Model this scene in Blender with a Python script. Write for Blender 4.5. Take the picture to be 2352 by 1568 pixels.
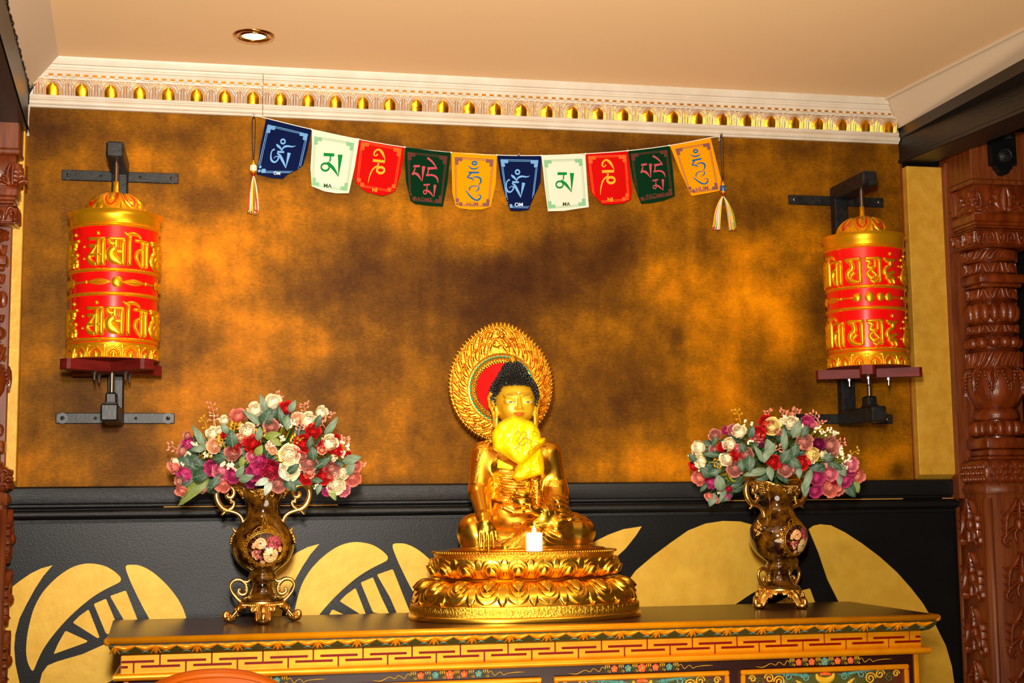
import bpy, math, random
import numpy as np
from mathutils import Vector
from mathutils.bvhtree import BVHTree

for o in list(bpy.data.objects):
    bpy.data.objects.remove(o)
SC = bpy.context.scene
COL = SC.collection
rng = np.random.default_rng(7)
random.seed(7)
PI = math.pi

# ------------------------------------------------------------------ camera
W, H, FPX = 2352, 1568, 3267.0            # 50 mm lens on a 36 mm frame
YAW, PITCH, ROLL = 0.203692, 0.113972, -0.011218
CAM = np.array([0.44305, -3.41008, 1.19849])
_f = np.array([math.sin(YAW)*math.cos(PITCH), math.cos(YAW)*math.cos(PITCH), math.sin(PITCH)])
_r = np.array([math.cos(YAW), -math.sin(YAW), 0.0])
_u = np.cross(_r, _f)
RT = math.cos(ROLL)*_r + math.sin(ROLL)*_u
UP = -math.sin(ROLL)*_r + math.cos(ROLL)*_u
FW = _f
cam_d = bpy.data.cameras.new('camera')
cam_d.sensor_width = 36.0
cam_d.lens = FPX/W*36.0
cam_d.clip_start = 0.02
cam = bpy.data.objects.new('camera', cam_d)
from mathutils import Matrix
cam.matrix_world = Matrix(((RT[0], UP[0], -FW[0], CAM[0]), (RT[1], UP[1], -FW[1], CAM[1]), (RT[2], UP[2], -FW[2], CAM[2]), (0, 0, 0, 1)))
COL.objects.link(cam)
SC.camera = cam

# ------------------------------------------------------------------ exposure, ambient light, lamps
SC.view_settings.view_transform = 'Standard'
SC.view_settings.look = 'None'
SC.view_settings.gamma = 1.0
SC.view_settings.use_curve_mapping = False
SC.view_settings.exposure = -0.42
wd = bpy.data.worlds.new('room_ambient')
SC.world = wd
wd.use_nodes = True
wd.node_tree.nodes['Background'].inputs[0].default_value = (1.0, 0.72, 0.45, 1)
wd.node_tree.nodes['Background'].inputs[1].default_value = 0.2

def lamp(name, kind, loc, power, color, size=0.1, target=None, spot=None, blend=0.5):
    d = bpy.data.lights.new(name, kind)
    d.energy = power
    d.color = color
    if kind == 'AREA':
        d.shape = 'DISK'
        d.size = size
    else:
        d.shadow_soft_size = size
    if kind == 'SPOT':
        d.spot_size = spot
        d.spot_blend = blend
    o = bpy.data.objects.new(name, d)
    o.location = loc
    if target is not None:
        v = Vector(target) - Vector(loc)
        o.rotation_euler = v.to_track_quat('-Z', 'Y').to_euler()
    COL.objects.link(o)
    return o

# the flash standing a little above the camera, aimed left of the middle of the wall
lamp('flash', 'SPOT', (0.40, -3.42, 1.62), 385, (1.0, 0.92, 0.82), 0.06, (0.50, 0, 1.60), math.radians(72), 1.0)
# the ceiling spots of the room (the first one is in view)
lamp('downlight_glow', 'SPOT', (0.507, -0.27, 2.222), 9, (1.0, 0.72, 0.36), 0.03, (0.507, -0.27, 0), math.radians(120), 0.7)
lamp('room_spot', 'SPOT', (1.6, -1.6, 2.2), 30, (1.0, 0.74, 0.42), 0.04, (1.5, -1.2, 0), math.radians(120), 0.6)
lamp('room_spot', 'SPOT', (0.3, -1.7, 2.2), 26, (1.0, 0.74, 0.42), 0.04, (0.5, -1.2, 0), math.radians(120), 0.6)
lamp('ceiling_fill', 'AREA', (1.15, -2.0, 0.35), 38, (1.0, 0.84, 0.64), 1.2, (1.1, -1.5, 2.25))  # added unseen fill light from below, brightens the ceiling
lamp('flash_bounce', 'SPOT', (0.45, -3.30, 1.45), 420, (1.0, 0.88, 0.73), 0.06, (0.95, -0.9, 2.25), math.radians(80), 1.0)

def at(px, py, X=None, Y=None, Z=None):
    """pixel(s) of the photograph -> the point(s) where that sight line meets a plane of the room"""
    px = np.asarray(px, float); py = np.asarray(py, float)
    d = ((px-W/2)/FPX)[..., None]*RT - ((py-H/2)/FPX)[..., None]*UP + FW
    if X is not None: t = (X-CAM[0])/d[..., 0]
    elif Y is not None: t = (Y-CAM[1])/d[..., 1]
    else: t = (Z-CAM[2])/d[..., 2]
    return CAM + d*t[..., None]

# ------------------------------------------------------------------ materials
def lin(c):
    if isinstance(c, str):
        c = c.lstrip('#')
        c = [int(c[i:i+2], 16)/255 for i in (0, 2, 4)]
        c = [x/12.92 if x <= 0.04045 else ((x+0.055)/1.055)**2.4 for x in c]
    return (c[0], c[1], c[2], 1.0)

def mat(name, color, rough=0.5, metal=0.0, color2=None, scale=8.0, bump=0.0, bscale=40.0, coat=0.0, emit=0.0,
        stretch=(1, 1, 1), ramp=(0.35, 0.65), sss=0.0, detail=4.0, spec=None, trans=0.0):
    m = bpy.data.materials.new(name)
    m.use_nodes = True
    nt = m.node_tree
    b = nt.nodes['Principled BSDF']
    b.inputs['Base Color'].default_value = lin(color)
    b.inputs['Roughness'].default_value = rough
    b.inputs['Metallic'].default_value = metal
    if coat: b.inputs['Coat Weight'].default_value = coat
    if spec is not None: b.inputs['Specular IOR Level'].default_value = spec
    if sss:
        b.inputs['Subsurface Weight'].default_value = sss
        b.inputs['Subsurface Radius'].default_value = (0.01, 0.006, 0.003)
    if trans: b.inputs['Transmission Weight'].default_value = trans
    if emit:
        b.inputs['Emission Color'].default_value = lin(color)
        b.inputs['Emission Strength'].default_value = emit
    if color2 is not None or bump:
        tc = nt.nodes.new('ShaderNodeTexCoord')
        mp = nt.nodes.new('ShaderNodeMapping')
        mp.inputs['Scale'].default_value = stretch
        nt.links.new(tc.outputs['Object'], mp.inputs['Vector'])
    if color2 is not None:
        n = nt.nodes.new('ShaderNodeTexNoise')
        n.inputs['Scale'].default_value = scale
        n.inputs['Detail'].default_value = detail
        n.inputs['Roughness'].default_value = 0.6
        nt.links.new(mp.outputs[0], n.inputs['Vector'])
        r = nt.nodes.new('ShaderNodeValToRGB')
        r.color_ramp.elements[0].position = ramp[0]
        r.color_ramp.elements[1].position = ramp[1]
        r.color_ramp.elements[0].color = lin(color)
        r.color_ramp.elements[1].color = lin(color2)
        nt.links.new(n.outputs[0], r.inputs[0])
        nt.links.new(r.outputs[0], b.inputs['Base Color'])
    if bump:
        n2 = nt.nodes.new('ShaderNodeTexNoise')
        n2.inputs['Scale'].default_value = bscale
        n2.inputs['Detail'].default_value = 5
        nt.links.new(mp.outputs[0], n2.inputs['Vector'])
        bp = nt.nodes.new('ShaderNodeBump')
        bp.inputs['Strength'].default_value = bump
        bp.inputs['Distance'].default_value = 0.01
        nt.links.new(n2.outputs[0], bp.inputs['Height'])
        nt.links.new(bp.outputs[0], b.inputs['Normal'])
    return m

M = {}
M['ceiling'] = mat('ceiling_paint', '#f0cb9a', 0.75, bump=0.03, bscale=30)
M['slope'] = mat('slope_paint', '#cdb99e', 0.75, bump=0.03, bscale=30)
M['white'] = mat('cornice_white', '#cbbfae', 0.45, color2='#bfb19c', scale=14)
M['leaf'] = mat('gold_leaf', '#f2a516', 0.24, 1.0, color2='#d9870c', scale=30, bump=0.12, bscale=60)
M['dentgold'] = mat('dentil_gold', '#c8820f', 0.35, 0.8)
M['groove'] = mat('crack_and_groove_shade', '#6b3a16', 0.5)
M['black'] = mat('black_lacquer', '#0b0c0d', 0.40, bump=0.08, bscale=330, spec=0.26)
M['blackwood'] = mat('black_wood', '#0e0f10', 0.36, bump=0.18, bscale=40, stretch=(1.2, 12, 60), spec=0.36)
M['barewood'] = mat('bare_wood', '#d89a44', 0.5)
M['beam'] = mat('beam_black', '#1b1613', 0.42, bump=0.1, bscale=20, stretch=(6, 1, 8))
M['iron'] = mat('black_iron', '#0f1011', 0.42, 0.1, color2='#232222', scale=60, spec=0.35, bump=0.05, bscale=160)
M['steel'] = mat('bare_steel', '#8f8c88', 0.35, 1.0)
M['dullsteel'] = mat('dull_steel', '#4a4c4e', 0.5, 0.2)
M['spindle'] = mat('spindle_steel', '#6d5a4c', 0.35, 0.9)
M['goldpaint'] = mat('gold_paint', '#e3b63e', 0.5, 0.2, color2='#d8a830', scale=18, bump=0.05, bscale=60)
M['goldstrip'] = mat('gold_strip', '#d6a436', 0.5, 0.2, color2='#c89224', scale=30, bump=0.08, bscale=120)
M['gilt'] = mat('statue_gilt', (0.86, 0.47, 0.042), 0.27, 1.0)
M['giltsatin'] = mat('statue_gilt_satin', (0.84, 0.45, 0.035), 0.38, 1.0)
M['giltchased'] = mat('statue_gilt_chased', (0.78, 0.36, 0.025), 0.34, 1.0, color2=(0.90, 0.50, 0.05), scale=50, bump=0.25, bscale=220)
M['facegold'] = mat('matt_gold_face', (0.80, 0.43, 0.012), 0.36, 0.35, coat=0.2)
M['hair'] = mat('black_curls', '#121212', 0.4)
M['redpaint'] = mat('red_disc', '#cc0a02', 0.5, spec=0.12)
M['turq'] = mat('turquoise', '#159a84', 0.25)
M['inkdark'] = mat('painted_line', '#3a1c0c', 0.6)
M['eyewhite'] = mat('eye_white', '#f2efe8', 0.3)
M['lip'] = mat('lip_red', '#c93a16', 0.35)
M['pearl'] = mat('pearl_white', '#efe9e2', 0.2)
M['scarf'] = mat('yellow_silk', '#ffd800', 0.33, color2='#ffc400', scale=9)
M['embro'] = mat('embroidery_red', '#b86a08', 0.6)
M['embro2'] = mat('embroidery_green', '#a58a0c', 0.6)
M['candle'] = mat('candle_white', '#fbf5ee', 0.45, sss=0.3)
M['flame'] = mat('plastic_flame', '#fff3dc', 0.4, sss=0.4)
M['wheelred'] = mat('wheel_red', '#d80a08', 0.22, coat=0.5)
M['wheelgold'] = mat('wheel_gold', '#f0a80e', 0.3, 0.75)
M['wheelline'] = mat('wheel_red_line', '#c81208', 0.35)
M['board'] = mat('maroon_board', '#560e0a', 0.5, spec=0.2, color2='#6b1710', scale=12, stretch=(1, 1, 4))
M['vase'] = mat('vase_glaze', '#1e0a02', 0.1, 0.0, color2='#8a560e', scale=34, ramp=(0.42, 0.80), coat=0.7)
M['vasegold'] = mat('vase_gold', (0.88, 0.53, 0.13), 0.3, 1.0)
M['vasedark'] = mat('vase_medallion', '#2a0d0a', 0.12, coat=0.6)
M['carve'] = mat('carved_wood', '#5c2006', 0.3, color2='#7c340c', scale=14, stretch=(3, 3, 1), coat=0.25, bump=0.10, bscale=60)
M['plainwood'] = mat('plain_wood', '#7a3c12', 0.42, color2='#5d2509', scale=10, stretch=(8, 8, 0.7))
M['darkwood'] = mat('table_top_wood', '#331a0e', 0.30, color2='#442616', scale=6, stretch=(1, 9, 1))
M['maroon'] = mat('cabinet_maroon', '#2c0f0c', 0.3, coat=0.3)
M['fretgold'] = mat('fret_gold', '#f39d00', 0.34, 0.40, color2='#e68e00', scale=25)
M['fretred'] = mat('fret_red', '#780a04', 0.45, spec=0.15)
M['leafgreen'] = mat('lotus_green', '#3c3c18', 0.45, spec=0.2)
M['panelred'] = mat('panel_red', '#5e0f0a', 0.4, color2='#3b3a12', scale=9)
M['motifo'] = mat('motif_orange', '#d84410', 0.5, color2='#f07a3a', scale=160)
M['motift'] = mat('motif_teal', '#3f857c', 0.5, color2='#64a298', scale=160)
M['motify'] = mat('motif_yellow', '#d8a818', 0.45)
M['motifg'] = mat('motif_green', '#4a4d18', 0.45)
M['leather'] = mat('orange_leather', '#b85304', 0.40, spec=0.25, color2='#a84902', scale=7, bump=0.08, bscale=120)
M['legwood'] = mat('chair_leg_wood', '#3a1d0e', 0.4)
M['floor'] = mat('floor_boards', '#4d3320', 0.4, color2='#3c2616', scale=3, stretch=(1, 8, 1))
M['roomwall'] = mat('room_wall', '#d2b48a', 0.7)
M['lens'] = mat('lamp_lens', '#fff4df', 0.3, emit=14.0)
M['chrome'] = mat('lamp_ring', '#b8863c', 0.14, 1.0)
M['cord'] = mat('cord_brown', '#2b150c', 0.6)
M['string'] = mat('string_white', '#e6dccb', 0.7)
# ------------------------------------------------------------------ mesh tools
class MB:
    """collects vertices and faces (with material slots) and links them as one mesh object"""
    def __init__(self):
        self.v = []; self.f = []; self.m = []; self.n = 0
    def add(self, V, F, m=0):
        V = np.asarray(V, float).reshape(-1, 3)
        self.v.append(V)
        n = self.n
        self.f.extend([tuple(int(i)+n for i in q) for q in F])
        self.m.extend([m]*len(F))
        self.n += len(V)
        return self
    def grid(self, P, cu=False, cv=False, m=0, flip=False):
        P = np.asarray(P, float)
        a, b = P.shape[:2]
        I = np.arange(a*b).reshape(a, b)
        A = np.concatenate([I, I[:1]], 0) if cu else I
        if cv: A = np.concatenate([A, A[:, :1]], 1)
        q = np.stack([A[:-1, :-1], A[1:, :-1], A[1:, 1:], A[:-1, 1:]], -1).reshape(-1, 4)
        if flip: q = q[:, ::-1]
        return self.add(P.reshape(-1, 3), q.tolist(), m)
    def box(self, lo, hi, m=0):
        x0, y0, z0 = lo; x1, y1, z1 = hi
        V = [(x0, y0, z0), (x1, y0, z0), (x1, y1, z0), (x0, y1, z0), (x0, y0, z1), (x1, y0, z1), (x1, y1, z1), (x0, y1, z1)]
        return self.add(V, [(0, 3, 2, 1), (4, 5, 6, 7), (0, 1, 5, 4), (1, 2, 6, 5), (2, 3, 7, 6), (3, 0, 4, 7)], m)
    def bbox(self, lo, hi, r=0.003, m=0):
        """box with chamfered edges"""
        lo = np.array(lo, float); hi = np.array(hi, float)
        c = (lo+hi)/2; h = (hi-lo)/2
        r = min(r, h.min()*0.6)
        V = []; key = {}
        for sx in (-1, 1):
            for sy in (-1, 1):
                for sz in (-1, 1):
                    s = np.array((sx, sy, sz))
                    for ax in range(3):
                        p = h-r
                        p = p.copy(); p[ax] = h[ax]
                        key[(sx, sy, sz, ax)] = len(V)
                        V.append(c+s*p)
        F = []
        for ax in range(3):
            o = [i for i in range(3) if i != ax]
            for s in (-1, 1):
                def k(a, b, axx):
                    t = [0, 0, 0]; t[ax] = s; t[o[0]] = a; t[o[1]] = b
                    return key[(t[0], t[1], t[2], axx)]
                F.append([k(-1, -1, ax), k(1, -1, ax), k(1, 1, ax), k(-1, 1, ax)])
        for ax in range(3):
            o = [i for i in range(3) if i != ax]
            for a in (-1, 1):
                for b in (-1, 1):
                    def k(s, axx):
                        t = [0, 0, 0]; t[ax] = s; t[o[0]] = a; t[o[1]] = b
                        return key[(t[0], t[1], t[2], axx)]
                    F.append([k(-1, o[0]), k(1, o[0]), k(1, o[1]), k(-1, o[1])])
        for sx in (-1, 1):
            for sy in (-1, 1):
                for sz in (-1, 1):
                    F.append([key[(sx, sy, sz, i)] for i in range(3)])
        V = np.array(V)
        # orient outward
        G = []
        for f in F:
            p = V[f]; nrm = np.cross(p[1]-p[0], p[2]-p[0])
            G.append(f if np.dot(nrm, p.mean(0)-c) > 0 else f[::-1])
        return self.add(V, G, m)
    def prism(self, poly, f, t, m=0, mside=None):
        """flat polygon in 2-D, mapped by f(x, y, h), given thickness t towards the viewer"""
        poly = np.asarray(poly, float)
        n = len(poly)
        A = f(poly[:, 0], poly[:, 1], np.zeros(n)); B = f(poly[:, 0], poly[:, 1], np.full(n, t))
        F = [(i, (i+1) % n, n+(i+1) % n, n+i) for i in range(n)]
        self.add(np.concatenate([A, B]), F, m if mside is None else mside)
        self.add(B, [tuple(range(n))], m)
        return self
    def sphere(self, c, r, nu=10, nv=7, m=0, axes=None):
        c = np.asarray(c, float)
        r = np.asarray(r, float)*np.ones(3)
        u = np.linspace(0, 2*PI, nu, endpoint=False)[:, None]; v = np.linspace(0, PI, nv)[None, :]
        P = np.stack([np.cos(u)*np.sin(v), np.sin(u)*np.sin(v), np.cos(v)+0*u], -1)*r
        if axes is not None: P = P @ np.asarray(axes, float)
        return self.grid(P+c, cu=True, m=m)
    def lathe(self, prof, n=48, c=(0, 0, 0), m=0, axis=2):
        prof = np.asarray(prof, float)
        t = np.linspace(0, 2*PI, n, endpoint=False)[:, None]
        P = np.stack([prof[None, :, 0]*np.cos(t), prof[None, :, 0]*np.sin(t), prof[None, :, 1]+0*t], -1)
        if axis == 1: P = P[..., [0, 2, 1]]
        return self.grid(P+np.asarray(c, float), cu=True, m=m, flip=False)
    def cyl(self, a, b, r, n=16, m=0, r2=None):
        a = np.asarray(a, float); b = np.asarray(b, float)
        r2 = r if r2 is None else r2
        d = b-a; L = np.linalg.norm(d); d = d/L
        e = np.cross(d, (0, 0, 1) if abs(d[2]) < .9 else (1, 0, 0)); e /= np.linalg.norm(e)
        g = np.cross(d, e)
        t = np.linspace(0, 2*PI, n, endpoint=False)
        ring = np.cos(t)[:, None]*e+np.sin(t)[:, None]*g
        V = np.concatenate([a+ring*r, b+ring*r2])
        F = [(i, (i+1) % n, n+(i+1) % n, n+i) for i in range(n)]
        F += [tuple(range(n))[::-1], tuple(range(n, 2*n))]
        return self.add(V, F, m)
    def tube(self, pts, rad, n=10, m=0, res=None, flat=1.0, cap=True):
        """swept tube through pts (m,3) with radius per point"""
        pts = np.asarray(pts, float); rad = np.asarray(rad, float)*np.ones(len(pts))
        if res: 
            q = spline(np.column_stack([pts, rad]), res)
            pts, rad = q[:, :3], q[:, 3]
        T = np.gradient(pts, axis=0)
        T /= np.linalg.norm(T, axis=1)[:, None]+1e-12
        N = np.zeros_like(T)
        e = np.cross(T[0], (0.123, 0.9, 0.31)); e /= np.linalg.norm(e)
        for i in range(len(pts)):
            e = e-T[i]*np.dot(e, T[i]); e /= np.linalg.norm(e)+1e-12
            N[i] = e
        Bn = np.cross(T, N)
        t = np.linspace(0, 2*PI, n, endpoint=False)
        P = pts[:, None]+rad[:, None, None]*(np.cos(t)[None, :, None]*N[:, None]+flat*np.sin(t)[None, :, None]*Bn[:, None])
        self.grid(P, cv=True, m=m)
        if cap:
            k = len(pts)
            base = self.n-k*n
            self.f.append(tuple(base+i for i in range(n))); self.m.append(m)
            self.f.append(tuple(base+(k-1)*n+i for i in range(n))[::-1]); self.m.append(m)
        return self
    def ribbon(self, pts, f, h=0.002, m=0, res=6, k=5, base=0.0, closed=False, flat=False):
        """stroke through 2-D points (x, y, width), domed, laid on a surface by f(x, y, h)"""
        pts = np.asarray(pts, float)
        q = spline(pts, res, closed)
        xy = q[:, :2]; w = np.maximum(q[:, 2], 1e-6)
        if closed:
            T = np.roll(xy, -1, 0)-np.roll(xy, 1, 0)
        else:
            T = np.gradient(xy, axis=0)
        T /= np.linalg.norm(T, axis=1)[:, None]+1e-12
        N = np.column_stack([-T[:, 1], T[:, 0]])
        if flat: s = np.array([-1.0, -0.999, 0.999, 1.0]); hh = np.array([0, 1.0, 1.0, 0])
        else:
            s = np.linspace(-1, 1, k); hh = np.sqrt(np.maximum(0, 1-s**2))
        X = xy[:, None, 0]+N[:, None, 0]*s[None]*w[:, None]/2
        Y = xy[:, None, 1]+N[:, None, 1]*s[None]*w[:, None]/2
        Hh = base+h*hh[None]*np.ones_like(X)
        P = f(X.ravel(), Y.ravel(), Hh.ravel()).reshape(X.shape+(3,))
        self.grid(P, cu=closed, m=m)
        if not closed:
            a, b = P.shape[:2]
            base_i = self.n-a*b
            self.f.append(tuple(base_i+i for i in range(b))); self.m.append(m)
            self.f.append(tuple(base_i+(a-1)*b+i for i in range(b))[::-1]); self.m.append(m)
        return self
    def build(self, name, mats, parent=None, smooth=True, origin=None, auto=None):
        V = np.concatenate(self.v) if self.v else np.zeros((0, 3))
        if origin is not None: V = V-np.asarray(origin, float)
        me = bpy.data.meshes.new(name)
        me.from_pydata(V.tolist(), [], self.f)
        mats = mats if isinstance(mats, (list, tuple)) else [mats]
        for mm in mats: me.materials.append(mm)
        if len(mats) > 1: me.polygons.foreach_set('material_index', np.array(self.m, dtype=np.int32))
        if smooth: me.polygons.foreach_set('use_smooth', np.ones(len(me.polygons), dtype=bool))
        me.validate(); me.update()
        if smooth and auto: me.set_sharp_from_angle(angle=math.radians(auto))
        ob = bpy.data.objects.new(name, me)
        COL.objects.link(ob)
        if parent is not None: ob.parent = parent
        return ob

def spline(pts, res, closed=False):
    """Catmull-Rom through rows of pts"""
    pts = np.asarray(pts, float)
    n = len(pts)
    if n < 3 and not closed:
        t = np.linspace(0, 1, res*(n-1)+1)[:, None]
        return pts[0]*(1-t)+pts[-1]*t
    out = []
    segs = n if closed else n-1
    for i in range(segs):
        if closed: p0, p1, p2, p3 = pts[i-1], pts[i], pts[(i+1) % n], pts[(i+2) % n]
        else:
            p1, p2 = pts[i], pts[i+1]
            p0 = pts[i-1] if i > 0 else 2*p1-p2
            p3 = pts[i+2] if i+2 < n else 2*p2-p1
        t = np.linspace(0, 1, res, endpoint=False)[:, None]
        out.append(0.5*((2*p1)+(-p0+p2)*t+(2*p0-5*p1+4*p2-p3)*t*t+(-p0+3*p1-3*p2+p3)*t**3))
    if not closed: out.append(pts[-1:])
    return np.concatenate(out)

def tag(o, label, cat, group=None, kind=None):
    if label: o['label'] = label
    if cat: o['category'] = cat
    if group: o['group'] = group
    if kind: o['kind'] = kind
    return o
def struct(o):
    o['kind'] = 'structure'
    return o
def empty(name, loc, label=None, cat=None, group=None, rotz=0.0):
    o = bpy.data.objects.new(name, None)
    o.empty_display_size = 0.05
    o.location = [float(x) for x in loc]
    o.rotation_euler = (0, 0, rotz)
    COL.objects.link(o)
    return tag(o, label, cat, group)
def copy_tree(o, parent=None):
    c = o.copy(); COL.objects.link(c)
    if parent is not None: c.parent = parent
    for ch in [x for x in bpy.data.objects if x.parent == o]:
        copy_tree(ch, c)
    return c

def text_mesh(body, size):
    cu = bpy.data.curves.new('caption', 'FONT')
    cu.body = body; cu.size = size; cu.align_x = 'CENTER'; cu.align_y = 'CENTER'; cu.resolution_u = 3; cu.offset = 0.022
    ob = bpy.data.objects.new('caption', cu)
    COL.objects.link(ob)
    bpy.context.view_layer.update()
    me = bpy.data.meshes.new_from_object(ob.evaluated_get(bpy.context.evaluated_depsgraph_get()))
    V = np.array([v.co[:] for v in me.vertices]).reshape(-1, 3)
    F = [tuple(p.vertices) for p in me.polygons]
    bpy.data.objects.remove(ob); bpy.data.curves.remove(cu); bpy.data.meshes.remove(me)
    return V, F

# ------------------------------------------------------------------ organic shapes: blended solids turned into one skin
class Field:
    def __init__(self, lo, hi, h):
        self.lo = np.array(lo, float); self.h = h
        n = np.ceil((np.array(hi)-self.lo)/h).astype(int)+1
        self.ax = [self.lo[i]+h*np.arange(n[i]) for i in range(3)]
        self.F = np.full(n, 1.0, dtype=np.float32)
    def region(self, lo, hi):
        s = []
        for i in range(3):
            a = max(0, int((lo[i]-self.lo[i])/self.h)); b = min(len(self.ax[i]), int((hi[i]-self.lo[i])/self.h)+2)
            s.append(slice(a, max(a, b)))
        return tuple(s)
    def pts(self, s):
        return (self.ax[0][s[0]][:, None, None].astype(np.float32), self.ax[1][s[1]][None, :, None].astype(np.float32), self.ax[2][s[2]][None, None, :].astype(np.float32))
    def blend(self, d, s, k, cut=False):
        F = self.F[s]
        if cut:
            F = -F; 
        if k > 0:
            hh = np.clip(.5+.5*(F-d)/k, 0, 1)
            R = F*(1-hh)+d*hh-k*hh*(1-hh)
        else: R = np.minimum(F, d)
        self.F[s] = -R if cut else R
    def cone(self, a, b, r1, r2, k=0.01, cut=False):
        a = np.array(a, float); b = np.array(b, float)
        R = max(r1, r2)+k+4*self.h
        s = self.region(np.minimum(a, b)-R, np.maximum(a, b)+R)
        x, y, z = self.pts(s)
        d = b-a; L2 = float(d@d)
        t = np.clip(((x-a[0])*d[0]+(y-a[1])*d[1]+(z-a[2])*d[2])/L2, 0, 1)
        dist = np.sqrt((x-a[0]-t*d[0])**2+(y-a[1]-t*d[1])**2+(z-a[2]-t*d[2])**2)-(r1+(r2-r1)*t)
        self.blend(dist, s, k, cut)
        return self
    def ell(self, c, r, k=0.01, cut=False, rot=None):
        c = np.array(c, float); r = np.array(r, float)*np.ones(3)
        R = (r.max() if rot is not None else r)+k+4*self.h
        s = self.region(c-R, c+R)
        x, y, z = self.pts(s)
        x = x-c[0]; y = y-c[1]; z = z-c[2]
        if rot is not None:
            Q = np.asarray(rot, float)
            x, y, z = (Q[0, 0]*x+Q[0, 1]*y+Q[0, 2]*z, Q[1, 0]*x+Q[1, 1]*y+Q[1, 2]*z, Q[2, 0]*x+Q[2, 1]*y+Q[2, 2]*z)
        k0 = np.sqrt((x/r[0])**2+(y/r[1])**2+(z/r[2])**2)
        k1 = np.sqrt((x/r[0]**2)**2+(y/r[1]**2)**2+(z/r[2]**2)**2)+1e-9
        self.blend(k0*(k0-1)/k1, s, k, cut)
        return self
    def path(self, P, r, k=0.004):
        r = np.asarray(r, float)*np.ones(len(P))
        for i in range(len(P)-1): self.cone(P[i], P[i+1], r[i], r[i+1], k)
        return self
    def mesh(self):
        return surface_net(self.F, self.lo, self.h)

def surface_net(F, lo, h):
    n = F.shape
    S = F < 0
    c = S[:-1, :-1, :-1].astype(np.int8)
    tot = np.zeros([k-1 for k in n], np.int8)
    for i in (0, 1):
        for j in (0, 1):
            for k in (0, 1):
                tot += S[i:n[0]-1+i, j:n[1]-1+j, k:n[2]-1+k]
    act = np.argwhere((tot > 0) & (tot < 8))
    idx = -np.ones([k-1 for k in n], np.int64)
    idx[act[:, 0], act[:, 1], act[:, 2]] = np.arange(len(act))
    P = np.zeros((len(act), 3)); cnt = np.zeros(len(act))
    cor = [(i, j, k) for i in (0, 1) for j in (0, 1) for k in (0, 1)]
    for a in cor:
        for ax in range(3):
            if a[ax]: continue
            b = list(a); b[ax] = 1
            fa = F[act[:, 0]+a[0], act[:, 1]+a[1], act[:, 2]+a[2]].astype(float)
            fb = F[act[:, 0]+b[0], act[:, 1]+b[1], act[:, 2]+b[2]].astype(float)
            m = (fa < 0) != (fb < 0)
            t = np.where(m, fa/(fa-fb+1e-20), 0)
            q = np.array(a, float)[None]+np.zeros((len(act), 3)); q[:, ax] = t
            P[m] += q[m]; cnt[m] += 1
    P = (P/cnt[:, None]+act)*h+lo
    faces = []
    for ax in range(3):
        o = [(1, 2), (2, 0), (0, 1)][ax]
        sl0 = [slice(None)]*3; sl1 = [slice(None)]*3
        sl0[ax] = slice(0, n[ax]-1); sl1[ax] = slice(1, n[ax])
        d = S[tuple(sl0)] != S[tuple(sl1)]
        e = np.argwhere(d)
        e = e[(e[:, o[0]] > 0) & (e[:, o[1]] > 0) & (e[:, o[0]] < n[o[0]]-1) & (e[:, o[1]] < n[o[1]]-1)]
        st = S[e[:, 0], e[:, 1], e[:, 2]]
        q = []
        for (da, db) in ((-1, -1), (0, -1), (0, 0), (-1, 0)):
            g = e.copy(); g[:, o[0]] += da; g[:, o[1]] += db
            q.append(idx[g[:, 0], g[:, 1], g[:, 2]])
        q = np.stack(q, 1)
        q[~st] = q[~st][:, ::-1]
        faces.append(q)
    return P, np.concatenate(faces)
# ------------------------------------------------------------------ the room
ZC = 2.25                                  # ceiling height
XL, XR = 0.0, 2.2                          # the painted board
def quad(name, pts, m, uvgrid=None):
    b = MB(); b.add(pts, [tuple(range(len(pts)))])
    return struct(b.build(name, m, smooth=False))

quad('floor', [(-2.6, -6, 0), (4.6, -6, 0), (4.6, 0.05, 0), (-2.6, 0.05, 0)], M['floor'])
def xl(y, z=None): return -0.003-0.052*y    # the two beams flare a little towards the room
def xr(y, z=None): return 2.2-0.10*y
YF = -3.9
quad('ceiling', [(0.063, 0.0, ZC), (2.149, 0.0, ZC), (2.149-0.095*YF, YF, ZC), (0.063-0.06*YF, YF, ZC)], M['ceiling'])
b = MB()
b.add([(0.063, 0.0, ZC), (0.063-0.06*YF, YF, ZC), (xl(YF), YF, 2.178), (xl(0), 0.0, 2.178)], [(0, 1, 2, 3)])
struct(b.build('ceiling_left_slope', M['slope'], smooth=False))
b = MB()
b.add([(2.149, 0.0, ZC), (2.149-0.095*YF, YF, ZC), (xr(YF), YF, 2.178), (xr(0), 0.0, 2.178)], [(0, 1, 2, 3)])
# the rounded bead along the corner
b.tube([(2.149, -0.02, ZC-0.002), (2.149-0.095*YF, YF, ZC-0.002)], 0.0055, n=8)
struct(b.build('ceiling_right_slope', M['slope'], smooth=False))
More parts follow.
